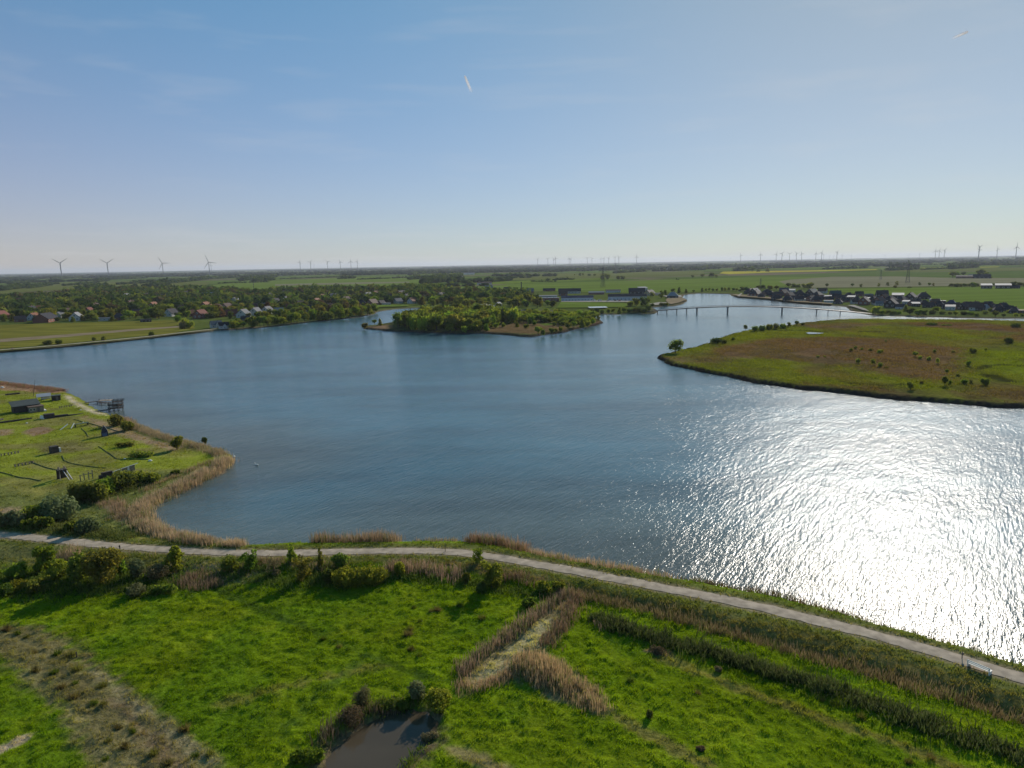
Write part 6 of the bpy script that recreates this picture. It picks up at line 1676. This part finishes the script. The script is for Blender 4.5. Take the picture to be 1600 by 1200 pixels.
for px, wd in [(1027.5, .35), (1042, .35), (1057.5, .35), (1073, .38), (1089, .75), (1137, .85), (1222, .85), (1276, .55), (1294, .35), (1313, .4)]:
    c, t = deck_at(px); pm = MB(); z = deck_h(t) - .75
    pm.box((c[0], c[1], (z - .5) / 2 - .75), (wd * 1.6, 2.6, z + 2.0), math.atan2(d2[1], d2[0]))
    pm.box((c[0], c[1], z - .25), (wd * 2.0, 3.3, .46), math.atan2(d2[1], d2[0]))
    part('pier', pm, M_conc, br)
tag(br, 'long low arched footbridge on slim piers crossing the channel', 'bridge')
row = []
lp = None
for px in (1040, 1082, 1114, 1144, 1176, 1208, 1245, 1285, 1330):
    c, t = deck_at(px)
    if lp is None:
        lp = ob('lamp_post', None); m_ = MB(); m_.tube((0, 0, 0), (0, 0, 4.6), .09, .06, 6); part('pole', m_, M_steel, lp)
        m_ = MB(); m_.box((.25, 0, 4.6), (.8, .25, .14)); part('lamp_head', m_, M_darksteel, lp)
    o = inst(lp, (c[0] + nrm[0] * 1.45, c[1] + nrm[1] * 1.45, deck_h(t)), 0)
    tag(o, None, 'lamp post', 'lamp posts on the footbridge'); row.append((o, 'slim grey lamp post on the footbridge'))
number_row(row, 'from the pavilion bank')

# parked cars before the long buildings
M_car = [plain('car_paint_' + n_, c, .35, .03, .3, .6) for n_, c in (('white', (.7, .7, .7)), ('grey', (.18, .19, .2)), ('dark', (.03, .035, .05)), ('red', (.25, .03, .025)), ('silver', (.4, .41, .42)))]
M_tyre = plain('tyre', (.02, .02, .02), .8)
def make_car(i):
    root = ob('parked_car', None)
    b = MB(); b.box((0, 0, .62), (4.3, 1.75, .6)); b.box((-.1, 0, 1.17), (2.3, 1.55, .5), taper=.8); part('body', b, M_car[i], root)
    g = MB(); g.box((-.1, 0, 1.16), (2.34, 1.60, .34), taper=.82); part('window', g, M_glass, root)
    wme = MB(); wme.tube((0, -.11, 0), (0, .11, 0), .33, n=10); wm_ = wme.mesh('wheel', M_tyre)
    for x in (-1.35, 1.35):
        for y in (-.82, .82): part('wheel', wm_, None, root, (x, y, .33))
    return root
CARS = [(929, 470.8, 0, 'white car nearest the blue-roofed building'), (937, 471, 4, 'silver car beside the white one at the yard'), (950, 471, 1, 'grey car in front of the longest roof'), (961, 471, 2, 'dark car parked mid yard'), (968, 471.2, 3, 'red car parked mid yard beside the dark one'), (978, 470.8, 4, 'silver car parked last before the bank trees')]
for (px, py, c, lab) in CARS:
    o = make_car(c); q = gp(px, py + .6, ZF); o.location = (q[0], q[1], ZF + 1.2); o.rotation_euler[2] = random.choice((0, PI / 2)); o.scale = (1.25,) * 3
    tag(o, lab, 'car', 'cars parked before the long buildings')

# ------------------------------------------------------------------ wind turbines
M_turb = plain('turbine_silhouette', (0.13, 0.135, 0.145), .5, .04, .05, .3)  # silhouette against the bright sky is put into the dark base colour
turb = {}
def turbine(ang, bl=1.08):
    if (ang, bl) in turb: return turb[(ang, bl)]
    root = ob('wind_turbine', None)
    m_ = MB(); m_.tube((0, 0, 0), (0, 0, 118), 3.4, 2.3, 10); part('tower', m_, M_turb, root)
    m_ = MB(); m_.box((0, 2.5, 120), (4.2, 12, 4.4)); part('nacelle', m_, M_turb, root)
    m_ = MB(); m_.tube((0, -3.6, 120), (0, -6.6, 120), 2.3, .9, 10); part('hub', m_, M_turb, root)
    for k in range(3):
        a = R(ang + 120 * k); m_ = MB(); dx, dz = math.sin(a), math.cos(a)
        st = [(0, 1.5), (8, 2.8), (14, 3.1), (35, 2.3), (58, 1.3), (65, .5)]
        st = [(q_ * bl, w_) for q_, w_ in st]
        for (r1, w1), (r2_, w2) in zip(st, st[1:]):
            i = len(m_.v)
            for (r_, w_) in ((r1, w1), (r2_, w2)):
                for s, yy in ((-1, 0), (0, -.5), (1, 0), (0, .5)):
                    m_.v.append((dx * r_ + dz * w_ * s * .8, -5.2 + yy * min(1, w_), 120 + dz * r_ - dx * w_ * s * .8))
            for j in range(4):
                m_.f.append((i + j, i + (j + 1) % 4, i + 4 + (j + 1) % 4, i + 4 + j)); m_.m.append(0)
        part('blade', m_, M_turb, root)
    turb[(ang, bl)] = root
    return root
HOR = lambda px: 412.4 - (px - 800) * math.tan(ROLL)
def put_turb(px, hy, ang, sc=1.0, dist=None, yaw=0.0, bl=1.08):
    up = HOR(px) - hy
    D = dist or (120 * sc - H) * FPX / max(up, 1.5)
    x = D * (px - 800) / FPX / math.cos(PITCH)
    # place on the ray's bearing at that forward distance
    d = F_ + CR * ((px - 800) / FPX) - CU * ((hy - 600) / FPX)
    k = D / d.y
    z_hub = H + d.z * k
    s = z_hub / 120.0
    return inst(turbine(ang, bl), (d.x * k, D, 0), yaw, s)
big = [(94, 411, 60, 5200, 'nearest big turbine, blades spread in a wide V'), (167.4, 411, 60, 5600, 'second big turbine with blades raised in a V'), (253.5, 411.2, -30, 6000, 'third big turbine, one blade level'), (326, 409.6, -22, 5400, 'fourth big turbine, tallest, one blade steeply up')]
for (px, hy, a, D, lab) in big:
    tag(put_turb(px, hy, a, dist=D), lab, 'wind turbine', 'wind turbines on the plain')
row = []
for i, (px, hy) in enumerate([(329.5, 414), (468.5, 409.5), (485, 409.5), (490.5, 414), (511.5, 409.2), (531.5, 409.3), (548, 408.5), (558, 408.6), (840, 405), (856, 404.5), (865.2, 404.5), (868, 403.5), (889.3, 403.8), (891.8, 404.5), (908, 408), (917.6, 403.5), (925, 404), (930, 407.5), (939, 404.3), (943.6, 403.5),
                           (951, 403), (961, 402.3), (967, 401.8), (990, 408), (994.8, 401), (1012, 407.5), (1023, 406), (1049, 408.3), (1141, 403.3), (1157.6, 398.8), (1188.5, 397.5), (1213, 396.8), (1222, 396.2), (1233.8, 396.8), (1244.7, 395.9), (1252.8, 396.2), (1275, 395.9), (1284, 394.9), (1308, 394), (1287, 399), (1296, 400),
                           (1303, 399.5), (1316, 398.5), (1330, 399), (1383, 398.6), (1420, 398), (1430, 398.6), (1437, 396.3), (1462, 391.8), (1468, 391.6), (1476, 391), (1530.5, 385.8), (1530, 391), (1558.7, 388.8), (1588.7, 385.8)]):
    far = HOR(px) - hy < 6.5
    o = put_turb(px, hy, (0, 20, 40, 60, 80, 100)[i * 7 % 6], 1.0, yaw=random.uniform(-.5, .5), bl=.62)
    tag(o, None, 'wind turbine', 'wind turbines on the plain')
    row.append((o, 'small faint wind turbine on the horizon' if not far else 'barely visible wind turbine low on the horizon'))
number_row(row, 'past the four big ones')

# power line pylons
def pylon():
    root = ob('power_pylon', None)
    for sx in (-1, 1):
        for sy in (-1, 1):
            m_ = MB(); m_.tube((3.6 * sx, 3.6 * sy, 0), (.6 * sx, .6 * sy, 40), .28, .18, 4); part('leg', m_, M_darksteel, root)
    m_ = MB()
    for i in range(9):
        z0, z1 = i * 4.4, (i + 1) * 4.4; w0, w1 = 3.6 - z0 * .075, 3.6 - z1 * .075
        for s in (-1, 1):
            m_.tube((-w0, w0 * s, z0), (w1, w1 * s, z1), .12, n=3); m_.tube((w0, w0 * s, z0), (-w1, w1 * s, z1), .12, n=3)
            m_.tube((w0 * s, -w0, z0), (w1 * s, w1, z1), .12, n=3)
    part('bracing', m_, M_darksteel, root)
    for z, w_ in ((27, 8.5), (33, 11), (39, 7)):
        m_ = MB(); m_.tube((-w_, 0, z), (w_, 0, z), .22, n=4); m_.tube((-w_, 0, z), (0, 0, z + 2.2), .14, n=3); m_.tube((w_, 0, z), (0, 0, z + 2.2), .14, n=3); part('cross_arm', m_, M_darksteel, root)
    return root
PY = pylon()
for (px, py, top, lab) in [(1418, 441.5, 412, 'tall lattice pylon standing on the pale field behind the estate'), (942, 449, 418, 'lattice pylon behind the pale brick hall'), (1376, 437, 421, 'smaller lattice pylon at the end of the pale field'), (962, 428, 411, 'distant lattice pylon among the small turbines'), (1188, 453, 435, 'short pylon with a crossbar over the estate sandy point')]:
    q = gp(px, py, ZF); k = Vector((q[0], q[1], -H)).dot(F_) / FPX
    s = (py - top) * k / 41
    tag(inst(PY, tuple(q), random.uniform(-.4, .4), s), lab, 'pylon', 'power line pylons')

# ------------------------------------------------------------------ adventure ground on the peninsula
M_wood_b = plain('weathered_timber', (0.25, 0.20, 0.15), .85, .25, 2)
M_wood_d = plain('dark_timber', (0.060, 0.048, 0.040), .85, .25, 2)
M_white = plain('white_board', (0.72, 0.70, 0.62), .6, .08, 1)
M_roofd = plain('cabin_roofing', (0.060, 0.068, 0.060), .7, .15, .8)
M_blue = plain('blue_grey_paint', (0.10, 0.14, 0.22), .5, .1)
GA = 'playground pieces on the peninsula lawn'
def LP(px, py): return npos(px, py)
def face_cam(px, py):
    q = gp(px, py, GZ); return -math.atan2(q[0], q[1])
c0 = LP(47, 643); k = px_m(42, 643)
cab = ob('beach_cabin', None, None, c0, face_cam(42, 643) + .18, .84)
m_ = MB(); m_.box((-1.0, 3.2, 1.6), (9.2, 4.6, 3.2)); part('wall', m_, M_wood_d, cab)
m_ = MB(); m_.poly([(-6.2, .2, 3.0), (4.2, .2, 3.0), (4.2, 6.0, 4.6), (-6.2, 6.0, 4.6)]); m_.poly([(-6.2, 6.0, 4.38), (4.2, 6.0, 4.38), (4.2, .2, 2.78), (-6.2, .2, 2.78)])
m_.poly([(-6.2, .2, 2.78), (4.2, .2, 2.78), (4.2, .2, 3.0), (-6.2, .2, 3.0)]); m_.poly([(4.2, .2, 2.78), (4.2, 6, 4.38), (4.2, 6, 4.6), (4.2, .2, 3.0)]); m_.poly([(-6.2, 6, 4.38), (-6.2, .2, 2.78), (-6.2, .2, 3.0), (-6.2, 6, 4.6)])
part('roof', m_, M_roofd, cab)
m_ = MB(); m_.box((2.0, -1.2, 1.15), (5.2, 3.6, 2.3)); part('annex', m_, M_wood_b, cab)
m_ = MB(); m_.box((1.9, -1.2, 2.42), (5.8, 4.2, .22)); part('annex_roof', m_, plain('brown_felt', (.13, .085, .06), .8), cab)
m_ = MB(); m_.box((4.9, -1.6, .25), (1.0, 3.8, .5)); part('step', m_, M_white, cab)
for x in (-.2, 1.0):
    m_ = MB(); m_.box((x, -3.03, 1.3), (.9, .08, 1.1)); wq = part('window', m_, M_white, cab); m_ = MB(); m_.box((x, -3.07, 1.3), (.7, .08, .9)); part('pane', m_, M_glass, wq)
m_ = MB(); m_.box((2.6, -3.03, 1.0), (.95, .08, 2.0)); part('door', m_, M_door, cab)
m_ = MB()
for i in range(5): m_.box((2.6, .62 + .2 * i, 2.65), (3.2, .10, .10))
part('pergola', m_, M_steel, cab)
tag(cab, 'dark timber beach cabin with sloping roof and plank annex', 'cabin')
o = ob('storage_shed', None, None, LP(88, 625), face_cam(88, 625)); m_ = MB(); m_.box((0, 0, .95), (3.0, 2.6, 1.9)); part('wall', m_, M_wood_d, o); m_ = MB(); m_.box((0, 0, 2.0), (3.3, 2.9, .18)); part('roof', m_, M_roofd, o)
m_ = MB(); m_.box((.3, -1.33, .9), (.9, .07, 1.7)); part('door', m_, M_door, o)
tag(o, 'small black square shed behind the beach cabin', 'shed')
o = ob('boat_shelter', None, None, LP(69, 625), face_cam(69, 625)); m_ = MB(); m_.poly([(-2.4, -1.2, 1.4), (2.4, -1.2, 1.4), (2.4, 1.6, 2.3), (-2.4, 1.6, 2.3)]); m_.poly([(-2.4, 1.6, 2.22), (2.4, 1.6, 2.22), (2.4, -1.2, 1.32), (-2.4, -1.2, 1.32)]); part('roof', m_, M_steel, o)
for sx in (-2.2, 0, 2.2):
    m_ = MB(); m_.box((sx, -1.0, .7), (.12, .12, 1.4)); part('post', m_, M_white, o)
    m_ = MB(); m_.box((sx, 1.4, 1.1), (.12, .12, 2.2)); part('post', m_, M_white, o)
m_ = MB(); m_.box((.6, 1.0, .8), (3.2, .1, 1.5)); part('back_board', m_, M_white, o)
tag(o, 'grey and white open shelter between cabin and black shed', 'shelter')
o = ob('flagpole', None, None, LP(52, 619)); kq = px_m(52, 619); m_ = MB(); m_.tube((0, 0, 0), (1.6, 0, 27 * kq), .09, .05, 6); part('pole', m_, M_darksteel, o); m_ = MB(); m_.tube((1.6, 0, 27 * kq), (1.61, 0, 27 * kq + .2), .12, .12, 6); part('finial', m_, M_steel, o)
tag(o, 'thin leaning flagpole behind the beach cabin', 'flagpole')
# jetty with timber tower
jt = ob('jetty', None, None, (0, 0, 0))
jl = [gp(133, 629, .8), gp(152, 627, .8), gp(158, 628.5, .8), gp(170, 629, .8)]
m_ = MB()
for a, b in zip(jl, jl[1:]):
    d = b - a; ln = math.hypot(d[0], d[1]); m_.box(((a[0] + b[0]) / 2, (a[1] + b[1]) / 2, .75), (ln + .5, 1.2, .14), math.atan2(d[1], d[0]))
part('walkway', m_, M_wood_d, jt)
c = gp(159, 627.5, .8); m_ = MB(); m_.box((c[0], c[1] + 2.4, .86), (4.2, 2.6, .16), .1); part('platform', m_, M_wood_b, jt)
a, b = gp(146, 643.5, .6), gp(172, 640, .6); d = b - a; m_ = MB(); m_.box(((a[0] + b[0]) / 2, (a[1] + b[1]) / 2, .7), (math.hypot(d[0], d[1]), 1.6, .14), math.atan2(d[1], d[0])); part('ramp', m_, M_wood_d, jt)
for a in jl[1:] + [gp(155, 626, 0), gp(164, 625, 0)]:
    m_ = MB(); m_.tube((a[0], a[1], -1.5), (a[0], a[1], .7), .14, n=6); part('pile', m_, M_wood_d, jt)
tag(jt, 'dark plank jetty from the little beach to the timber tower', 'jetty')
tw = ob('jetty_tower', None, None, tuple(gp(181.5, 640.5, 0)), face_cam(179, 640) - .15, (.52, .55, .58))
for x in (-4.3, -1.4, 1.4, 4.3):
    for y in (-2.2, 2.2):
        m_ = MB(); m_.tube((x, y, -1.5), (x, y, 5.2 + (1.6 if x > -2 else 0)), .17, n=6); part('post', m_, M_wood_d, tw)
for z, x0, x1 in ((1.2, -4.6, 4.6), (3.3, -4.6, 4.6), (5.3, -1.8, 4.9)):
    m_ = MB(); m_.box(((x0 + x1) / 2, 0, z), (x1 - x0, 4.9, .2)); part('deck', m_, M_wood_d, tw)
for z, x0, x1 in ((1.3, -4.6, 4.6), (3.4, -4.6, 4.6), (5.4, -1.8, 5.4)):
    for y in (-2.4, 2.4):
        m_ = MB()
        for i in range(3): m_.box(((x0 + x1) / 2, y, z + .4 + .36 * i), (x1 - x0, .08, .14))
        for i in range(7): m_.box((x0 + (x1 - x0) * i / 6, y, z + .6), (.1, .1, 1.2))
        part('railing', m_, M_wood_d, tw)
for x in (-2.8, 0, 2.8):
    m_ = MB(); m_.tube((x - 1.3, -2.2, -.2), (x + 1.3, -2.2, 3.2), .09, n=5); part('brace', m_, M_wood_d, tw)
m_ = MB(); m_.box((.5, 1.2, 2.35), (5.6, .1, .9)); part('board', m_, plain('pale_board', (.5, .42, .33), .7), tw)
tag(tw, 'three-storey dark timber viewing tower standing in the water', 'tower')
# pointed hut, crate hut, tunnel, ramp and so on
o = ob('pointed_hut', None, None, LP(164, 681), face_cam(164, 681)); m_ = MB()
for s in (-1, 1):
    pr = [(1.05 * s, 0), (1.0 * s, 1.0), (.75 * s, 2.0), (.35 * s, 2.8), (0, 3.3)]
    for (x1, z1), (x2, z2) in zip(pr, pr[1:]):
        m_.poly([(x1, -.8, z1), (x1, .8, z1), (x2, .8, z2), (x2, -.8, z2)][::s])
part('shell', m_, plain('hut_dark_shell', (.035, .045, .06), .5), o)
m_ = MB(); m_.poly([(-.95, .7, 0), (.95, .7, 0), (.9, .7, 1.0), (.65, .7, 2.0), (.3, .7, 2.75), (0, .7, 3.2), (-.3, .7, 2.75), (-.65, .7, 2.0), (-.9, .7, 1.0)]); part('back_wall', m_, M_blue, o)
m_ = MB(); m_.box((0, -.2, .55), (1.3, .7, 1.0)); part('seat', m_, M_blue, o)
tag(o, 'dark pointed boat-shaped hut standing upright on the lawn', 'hut', GA)
o = ob('crate_hut', None, None, LP(85, 708), face_cam(85, 708) + .35); m_ = MB(); m_.box((0, 0, .95), (1.9, 1.6, 1.9)); part('wall', m_, M_wood_d, o); m_ = MB(); m_.box((1.25, -.1, .6), (.5, 1.2, 1.2)); part('end_board', m_, M_white, o)
tag(o, 'small dark box hut with a white end board', 'hut', GA)
o = ob('tunnel_hut', None, None, LP(75, 653), face_cam(75, 653)); m_ = MB(); m_.box((.4, 0, .8), (3.2, 1.8, 1.6)); part('box', m_, M_wood_d, o); m_ = MB(); m_.box((-1.7, -.2, .6), (.7, 1.9, 1.2), .4, taper=.7); part('end_board', m_, M_white, o)
m_ = MB(); m_.box((4.0, .3, .35), (4.0, .9, .7)); m_.box((8.2, -.4, .25), (4.6, .6, .5), -.14); part('tunnel', m_, M_wood_d, o)
tag(o, 'dark tunnel with a white slanted end near the cabin', 'tunnel', GA)
o = ob('ramp', None, None, LP(112, 668), face_cam(112, 668) + .3)
for (x0, x1) in ((-3.6, -.9), (-.4, .9)):
    m_ = MB(); m_.tube((x0, -.6, .1), (x1, .2, 1.5), .16, n=5); part('beam', m_, M_white, o)
m_ = MB(); m_.box((3.0, .4, 1.0), (4.2, 1.1, .14)); part('deck', m_, plain('green_board', (.09, .13, .07), .8), o)
for x in (1.2, 4.9):
    m_ = MB(); m_.box((x, .4, .5), (.14, 1.0, 1.0)); part('leg', m_, M_wood_d, o)
tag(o, 'green plank ramp with two pale leaning beams', 'ramp', GA)
o = ob('climbing_frame', None, None, LP(101, 748), face_cam(101, 748) + .25)
for (x, y) in ((-1.2, -1.0), (.9, -1.3), (-1.2, 1.0), (.9, 1.0)):
    m_ = MB(); m_.tube((x, y, 0), (x * .55 - .3, y * .4, 3.0), .12, n=5); part('post', m_, M_wood_b, o)
for sx in (.1, .75):
    m_ = MB(); m_.tube((sx + .2, -2.6, 0), (sx - .5, -.4, 2.4), .09, n=5); part('rail', m_, M_steel, o)
m_ = MB(); m_.box((-.4, 0, 2.3), (2.0, 1.7, .18)); part('deck', m_, M_wood_d, o)
m_ = MB(); m_.box((-.4, .5, 1.1), (2.1, .2, 2.2)); part('wall', m_, M_wood_d, o)
tag(o, 'dark climbing frame with a pale slide, throwing a long shadow', 'climbing frame', GA)
o = ob('wooden_bars', None, None, LP(137, 750), face_cam(137, 750) + .2)
for i in range(4):
    m_ = MB(); m_.box((-1.5 + i * .9, .3 * (i % 2), .8 + .12 * i), (.18, .18, 1.6 + .24 * i)); part('post', m_, M_wood_b, o)
m_ = MB(); m_.box((-.2, .1, 1.5), (2.9, .12, .14)); part('bar', m_, M_wood_b, o)
tag(o, 'group of four pale wooden posts with a bar', 'bars', GA)
o = ob('plank_wall', None, None, LP(186, 741), face_cam(186, 741) + .35, .8)
m_ = MB(); m_.box((-3.4, 0, .8), (2.9, 1.0, 1.6)); part('box', m_, M_wood_d, o); m_ = MB(); m_.box((-5.0, -.3, .5), (1.5, .9, 1.0)); part('box', m_, M_wood_d, o)
for i in range(12):
    m_ = MB(); m_.box((-1.5 + i * .55, .1, .65 + .03 * i), (.5, .1, 1.3 + .05 * i)); part('plank', m_, M_wood_b if i % 4 else M_white, o)
m_ = MB(); m_.tube((-1.6, -.4, 1.35), (6.0, .4, 2.1), .1, n=5); part('beam', m_, M_white, o)
tag(o, 'long plank wall with box hides beside the thicket', 'plank wall', GA)
fe = None
for (px, py, lab) in [(16, 711, 'row of low stumps farther from the thicket'), (38, 727, 'row of low stumps nearer the climbing frame'), (103, 636, 'cluster of low stumps between cabin and beach')]:
    if fe is None:
        fe = ob('stump_row', None)
        sm = MB(); sm.tube((0, 0, -.1), (0, 0, .62), .2, .18, 7); sme = sm.mesh('post', M_wood_b)
        for i in range(6): part('post', sme, None, fe, (-2.0 + i * .8, .2 * (i % 2), 0))
        m_ = MB(); m_.box((0, .1, .66), (4.6, .12, .08)); part('bar', m_, M_wood_d, fe)
    o = inst(fe, LP(px, py), face_cam(px, py) + .25); tag(o, lab, 'stump row', GA)
for (px, py, ln, ang, lab) in [(24, 658, 9.5, .12, 'long dark log lying before the cabin'), (2, 657, 2.0, .9, 'short thick log at the picture edge'), (20, 617, 5, .1, 'dark picnic log behind the cabin roof'), (95, 610, 3.2, 0, 'dark log seat at the waterline behind the shed')]:
    o = ob('log', None, None, LP(px, py), face_cam(px, py) + ang); m_ = MB(); m_.tube((-ln / 2, 0, .3), (ln / 2, .2, .35), .36, .28, 8); part('trunk', m_, M_wood_d, o); m_ = MB()
    for s in (-1, 1): m_.box((s * ln * .3, 0, .02), (.3, .8, .2))
    part('support', m_, M_wood_d, o); tag(o, lab, 'log', GA)
sp = MB()
V, Fc = ICO2
for (px, py, s, lab) in [(42, 661, .35, 'white ball-like boulder on the lawn below the cabin'), (4, 607, .7, 'white boulder at the far lawn corner'), (126, 641, .3, 'tiny white stone at the sand edge'), (195, 718, .35, 'white post stone by the curved edging'), (235, 722, .5, 'white stone near the bay reeds'), (130, 660, .3, 'white stone at the end of the green ramp')]:
    o = ob('boulder', np_mesh('boulder', V * np.array((s, s * .8, s * .6)) * (1 + (vnoise(V[:, 0] * 3, V[:, 1] * 3 + V[:, 2] * 2, 4)[:, None] - .5) * .3), Fc, M_white, smooth=True), None, tuple(np.array(LP(px, py)) + np.array((0, 0, s * .35))))
    tag(o, lab, 'stone', 'white stones on the peninsula')
# low log edgings curving over the lawn
ZE = [[(97, 713), (100, 719), (114, 724), (135, 728), (166, 732)], [(154, 697), (170, 708), (182, 717), (195, 718.5), (232, 719.5)], [(0, 738), (30, 745), (64, 752)], [(48, 722), (70, 730), (90, 734)], [(127, 669), (134, 675), (138, 682)], [(115, 656), (150, 664), (180, 672), (197, 677)]]
ZL = ['hooked low turf edging between crate hut and plank wall', 'low turf edging leading to the white post stone', 'straight low turf edging near the wild corner', 'short low turf edging above the climbing frame', 'tiny curved turf edging before the pointed hut', 'long low edging along the reddish bank behind the hut']
for pts, lab in zip(ZE, ZL):
    C = gps(pts, GZ); seg = np.r_[0, np.cumsum(np.hypot(*np.diff(C, axis=0).T))]; t = np.linspace(0, seg[-1], max(3, int(seg[-1] / 1.5)))
    X_, Y_ = np.interp(t, seg, C[:, 0]), np.interp(t, seg, C[:, 1]); m_ = MB()
    zz = [near_z(a, b) for a, b in zip(X_, Y_)]
    for i in range(len(t) - 1): m_.tube((X_[i], Y_[i], zz[i] + .05), (X_[i + 1], Y_[i + 1], zz[i + 1] + .05), .13, n=5)
    tag(ob('turf_edging', m_.mesh('turf_edging', plain('dark_turf', (.065, .08, .025), .9))), lab, 'edging', GA)

# ------------------------------------------------------------------ small things near the path
c = gp(1530, 1047, Z_PATH); 
ang = math.atan2(gp(1543, 1051, Z_PATH)[1] - gp(1519, 1041, Z_PATH)[1], gp(1543, 1051, Z_PATH)[0] - gp(1519, 1041, Z_PATH)[0])
bn = ob('park_bench', None, None, (c[0], c[1], near_z(c[0], c[1])), ang)
for y in (-.22, 0, .22):
    m_ = MB(); m_.box((0, y, .47), (2.5, .19, .06)); part('slat', m_, M_white, bn)
for z in (.66, .86):
    m_ = MB(); m_.box((0, -.34, z), (2.5, .05, .15)); part('backrest', m_, M_white, bn)
for s in (-1, 1):
    m_ = MB(); m_.box((1.15 * s, 0, .23), (.12, .6, .46)); m_.box((1.15 * s, -.31, .6), (.1, .06, .7)); part('leg', m_, M_white, bn)
tag(bn, 'white bench on the grass beside the path in the sun', 'bench')
def post(px, py, hpx, r, lab, sign=True):
    q = gp(px, py, GZ); q = (q[0], q[1], near_z(q[0], q[1])); k = px_m(px, py)
    o = ob('marker_post', None, None, q); m_ = MB(); m_.tube((0, 0, 0), (0, 0, hpx * k), r, r, 6); part('pole', m_, M_wood_d, o)
    if sign:
        m_ = MB(); m_.box((0, -.06, hpx * k - .2), (.28, .04, .22)); part('plate', m_, M_darksteel, o)
    tag(o, lab, 'post')
post(696, 870, 15, .05, 'thin marker post beside the middle of the path', False)
post(1502, 1040, 12, .05, 'thin sign post on the path edge before the white bench')
post(190, 880, 24, .09, 'dark post topped by a perched shape near the big willow')
post(120, 1027, 9, .08, 'leaning fence post in the dry strip', False)
post(365, 718, 6, .10, 'short dark post on the tip of the peninsula', True)
# water birds
def swan(px, py, lab, s=1.0):
    q = gp(px, py, 0); o = ob('swan', None, None, (q[0], q[1], 0), random.uniform(0, 6), s)
    V = ICO2[0] * np.array((.55, .28, .24)); V[:, 2] += .12; V[:, 0] += np.where(V[:, 0] < -.3, -.12, 0); V[:, 2] += np.where(V[:, 0] < -.3, .06, 0)
    me = np_mesh('body', V, ICO2[1], M_white, smooth=True); b_ = ob('body', me, o)
    m_ = MB(); m_.tube((.42, 0, .2), (.62, 0, .55), .08, .06, 6); m_.tube((.62, 0, .55), (.60, 0, .75), .06, .06, 6); m_.tube((.56, 0, .75), (.74, 0, .72), .07, .05, 6); part('neck', m_, M_white, o)
    m_ = MB(); m_.tube((.74, 0, .72), (.86, 0, .69), .03, .01, 5); part('beak', m_, plain('beak', (.5, .18, .05)), o)
    tag(o, lab, 'swan')
swan(401, 727, 'white swan on the open water beyond the peninsula tip', .9)
swan(366, 714, 'white swan resting against the tip of the peninsula', 1.0)

# ------------------------------------------------------------------ contrails high above the haze
def contrail(p0, p1, w0, w1, lab):
    """bright head at p0, thinning out to p1"""
    a, b = ray_at(*p0, 45000), ray_at(*p1, 45000)
    mt, n, l = new_mat('contrail_ice')
    o_ = n('ShaderNodeOutputMaterial'); d_ = n('ShaderNodeBsdfDiffuse'); d_.inputs['Color'].default_value = (.9, .9, .9, 1)
    t_ = n('ShaderNodeBsdfTranslucent'); t_.inputs['Color'].default_value = (.9, .9, .9, 1); ad = n('ShaderNodeMixShader'); ad.inputs[0].default_value = .5; l(d_.outputs[0], ad.inputs[1]); l(t_.outputs[0], ad.inputs[2])
    tr = n('ShaderNodeBsdfTransparent'); mx = n('ShaderNodeMixShader'); at = n('ShaderNodeAttribute'); at.attribute_name = 'tone'
    l(at.outputs['Fac'], mx.inputs[0]); l(tr.outputs[0], mx.inputs[1]); l(ad.outputs[0], mx.inputs[2]); l(mx.outputs[0], o_.inputs['Surface'])
    d = (b - a); u = d.normalized().orthogonal().normalized(); v = d.normalized().cross(u)
    V, T = [], []
    K, n_ = 14, 8
    for i in range(K):
        t = i / (K - 1); c = a + d * t; r = w0 + (w1 - w0) * t; r *= (.25 if i == 0 else 1)
        for j in range(n_):
            q = 2 * PI * j / n_; V.append(c + u * math.cos(q) * r + v * math.sin(q) * r); T.append([.95 * (1 - t) ** .9] * 3)
    idx = np.arange(K * n_).reshape(K, n_); q = np.stack([idx[:-1], np.roll(idx[:-1], -1, 1), np.roll(idx[1:], -1, 1), idx[1:]], -1).reshape(-1, 4)
    tag(ob('contrail', np_mesh('contrail', np.array([x[:] for x in V]), q, mt, tone=np.array(T), smooth=True)), lab, 'contrail')
contrail((726, 118), (737, 145), 60, 100, 'short white contrail high over the wooded island')
contrail((1513, 49), (1488, 60), 75, 90, 'faint white contrail high in the hazy bright corner of the sky')

# ------------------------------------------------------------------ haze
hz_ = MB(); hz_.box((0, 15000, 105), (76000, 64000, 218))
hm, n, l = new_mat('haze_air')
o_ = n('ShaderNodeOutputMaterial'); v_ = n('ShaderNodeVolumePrincipled')
v_.inputs['Color'].default_value = (.80, .85, .95, 1); v_.inputs['Density'].default_value = 0.000035; v_.inputs['Anisotropy'].default_value = .2
l(v_.outputs[0], o_.inputs['Volume'])
tag(ob('haze', hz_.mesh('haze', hm)), kind='stuff')
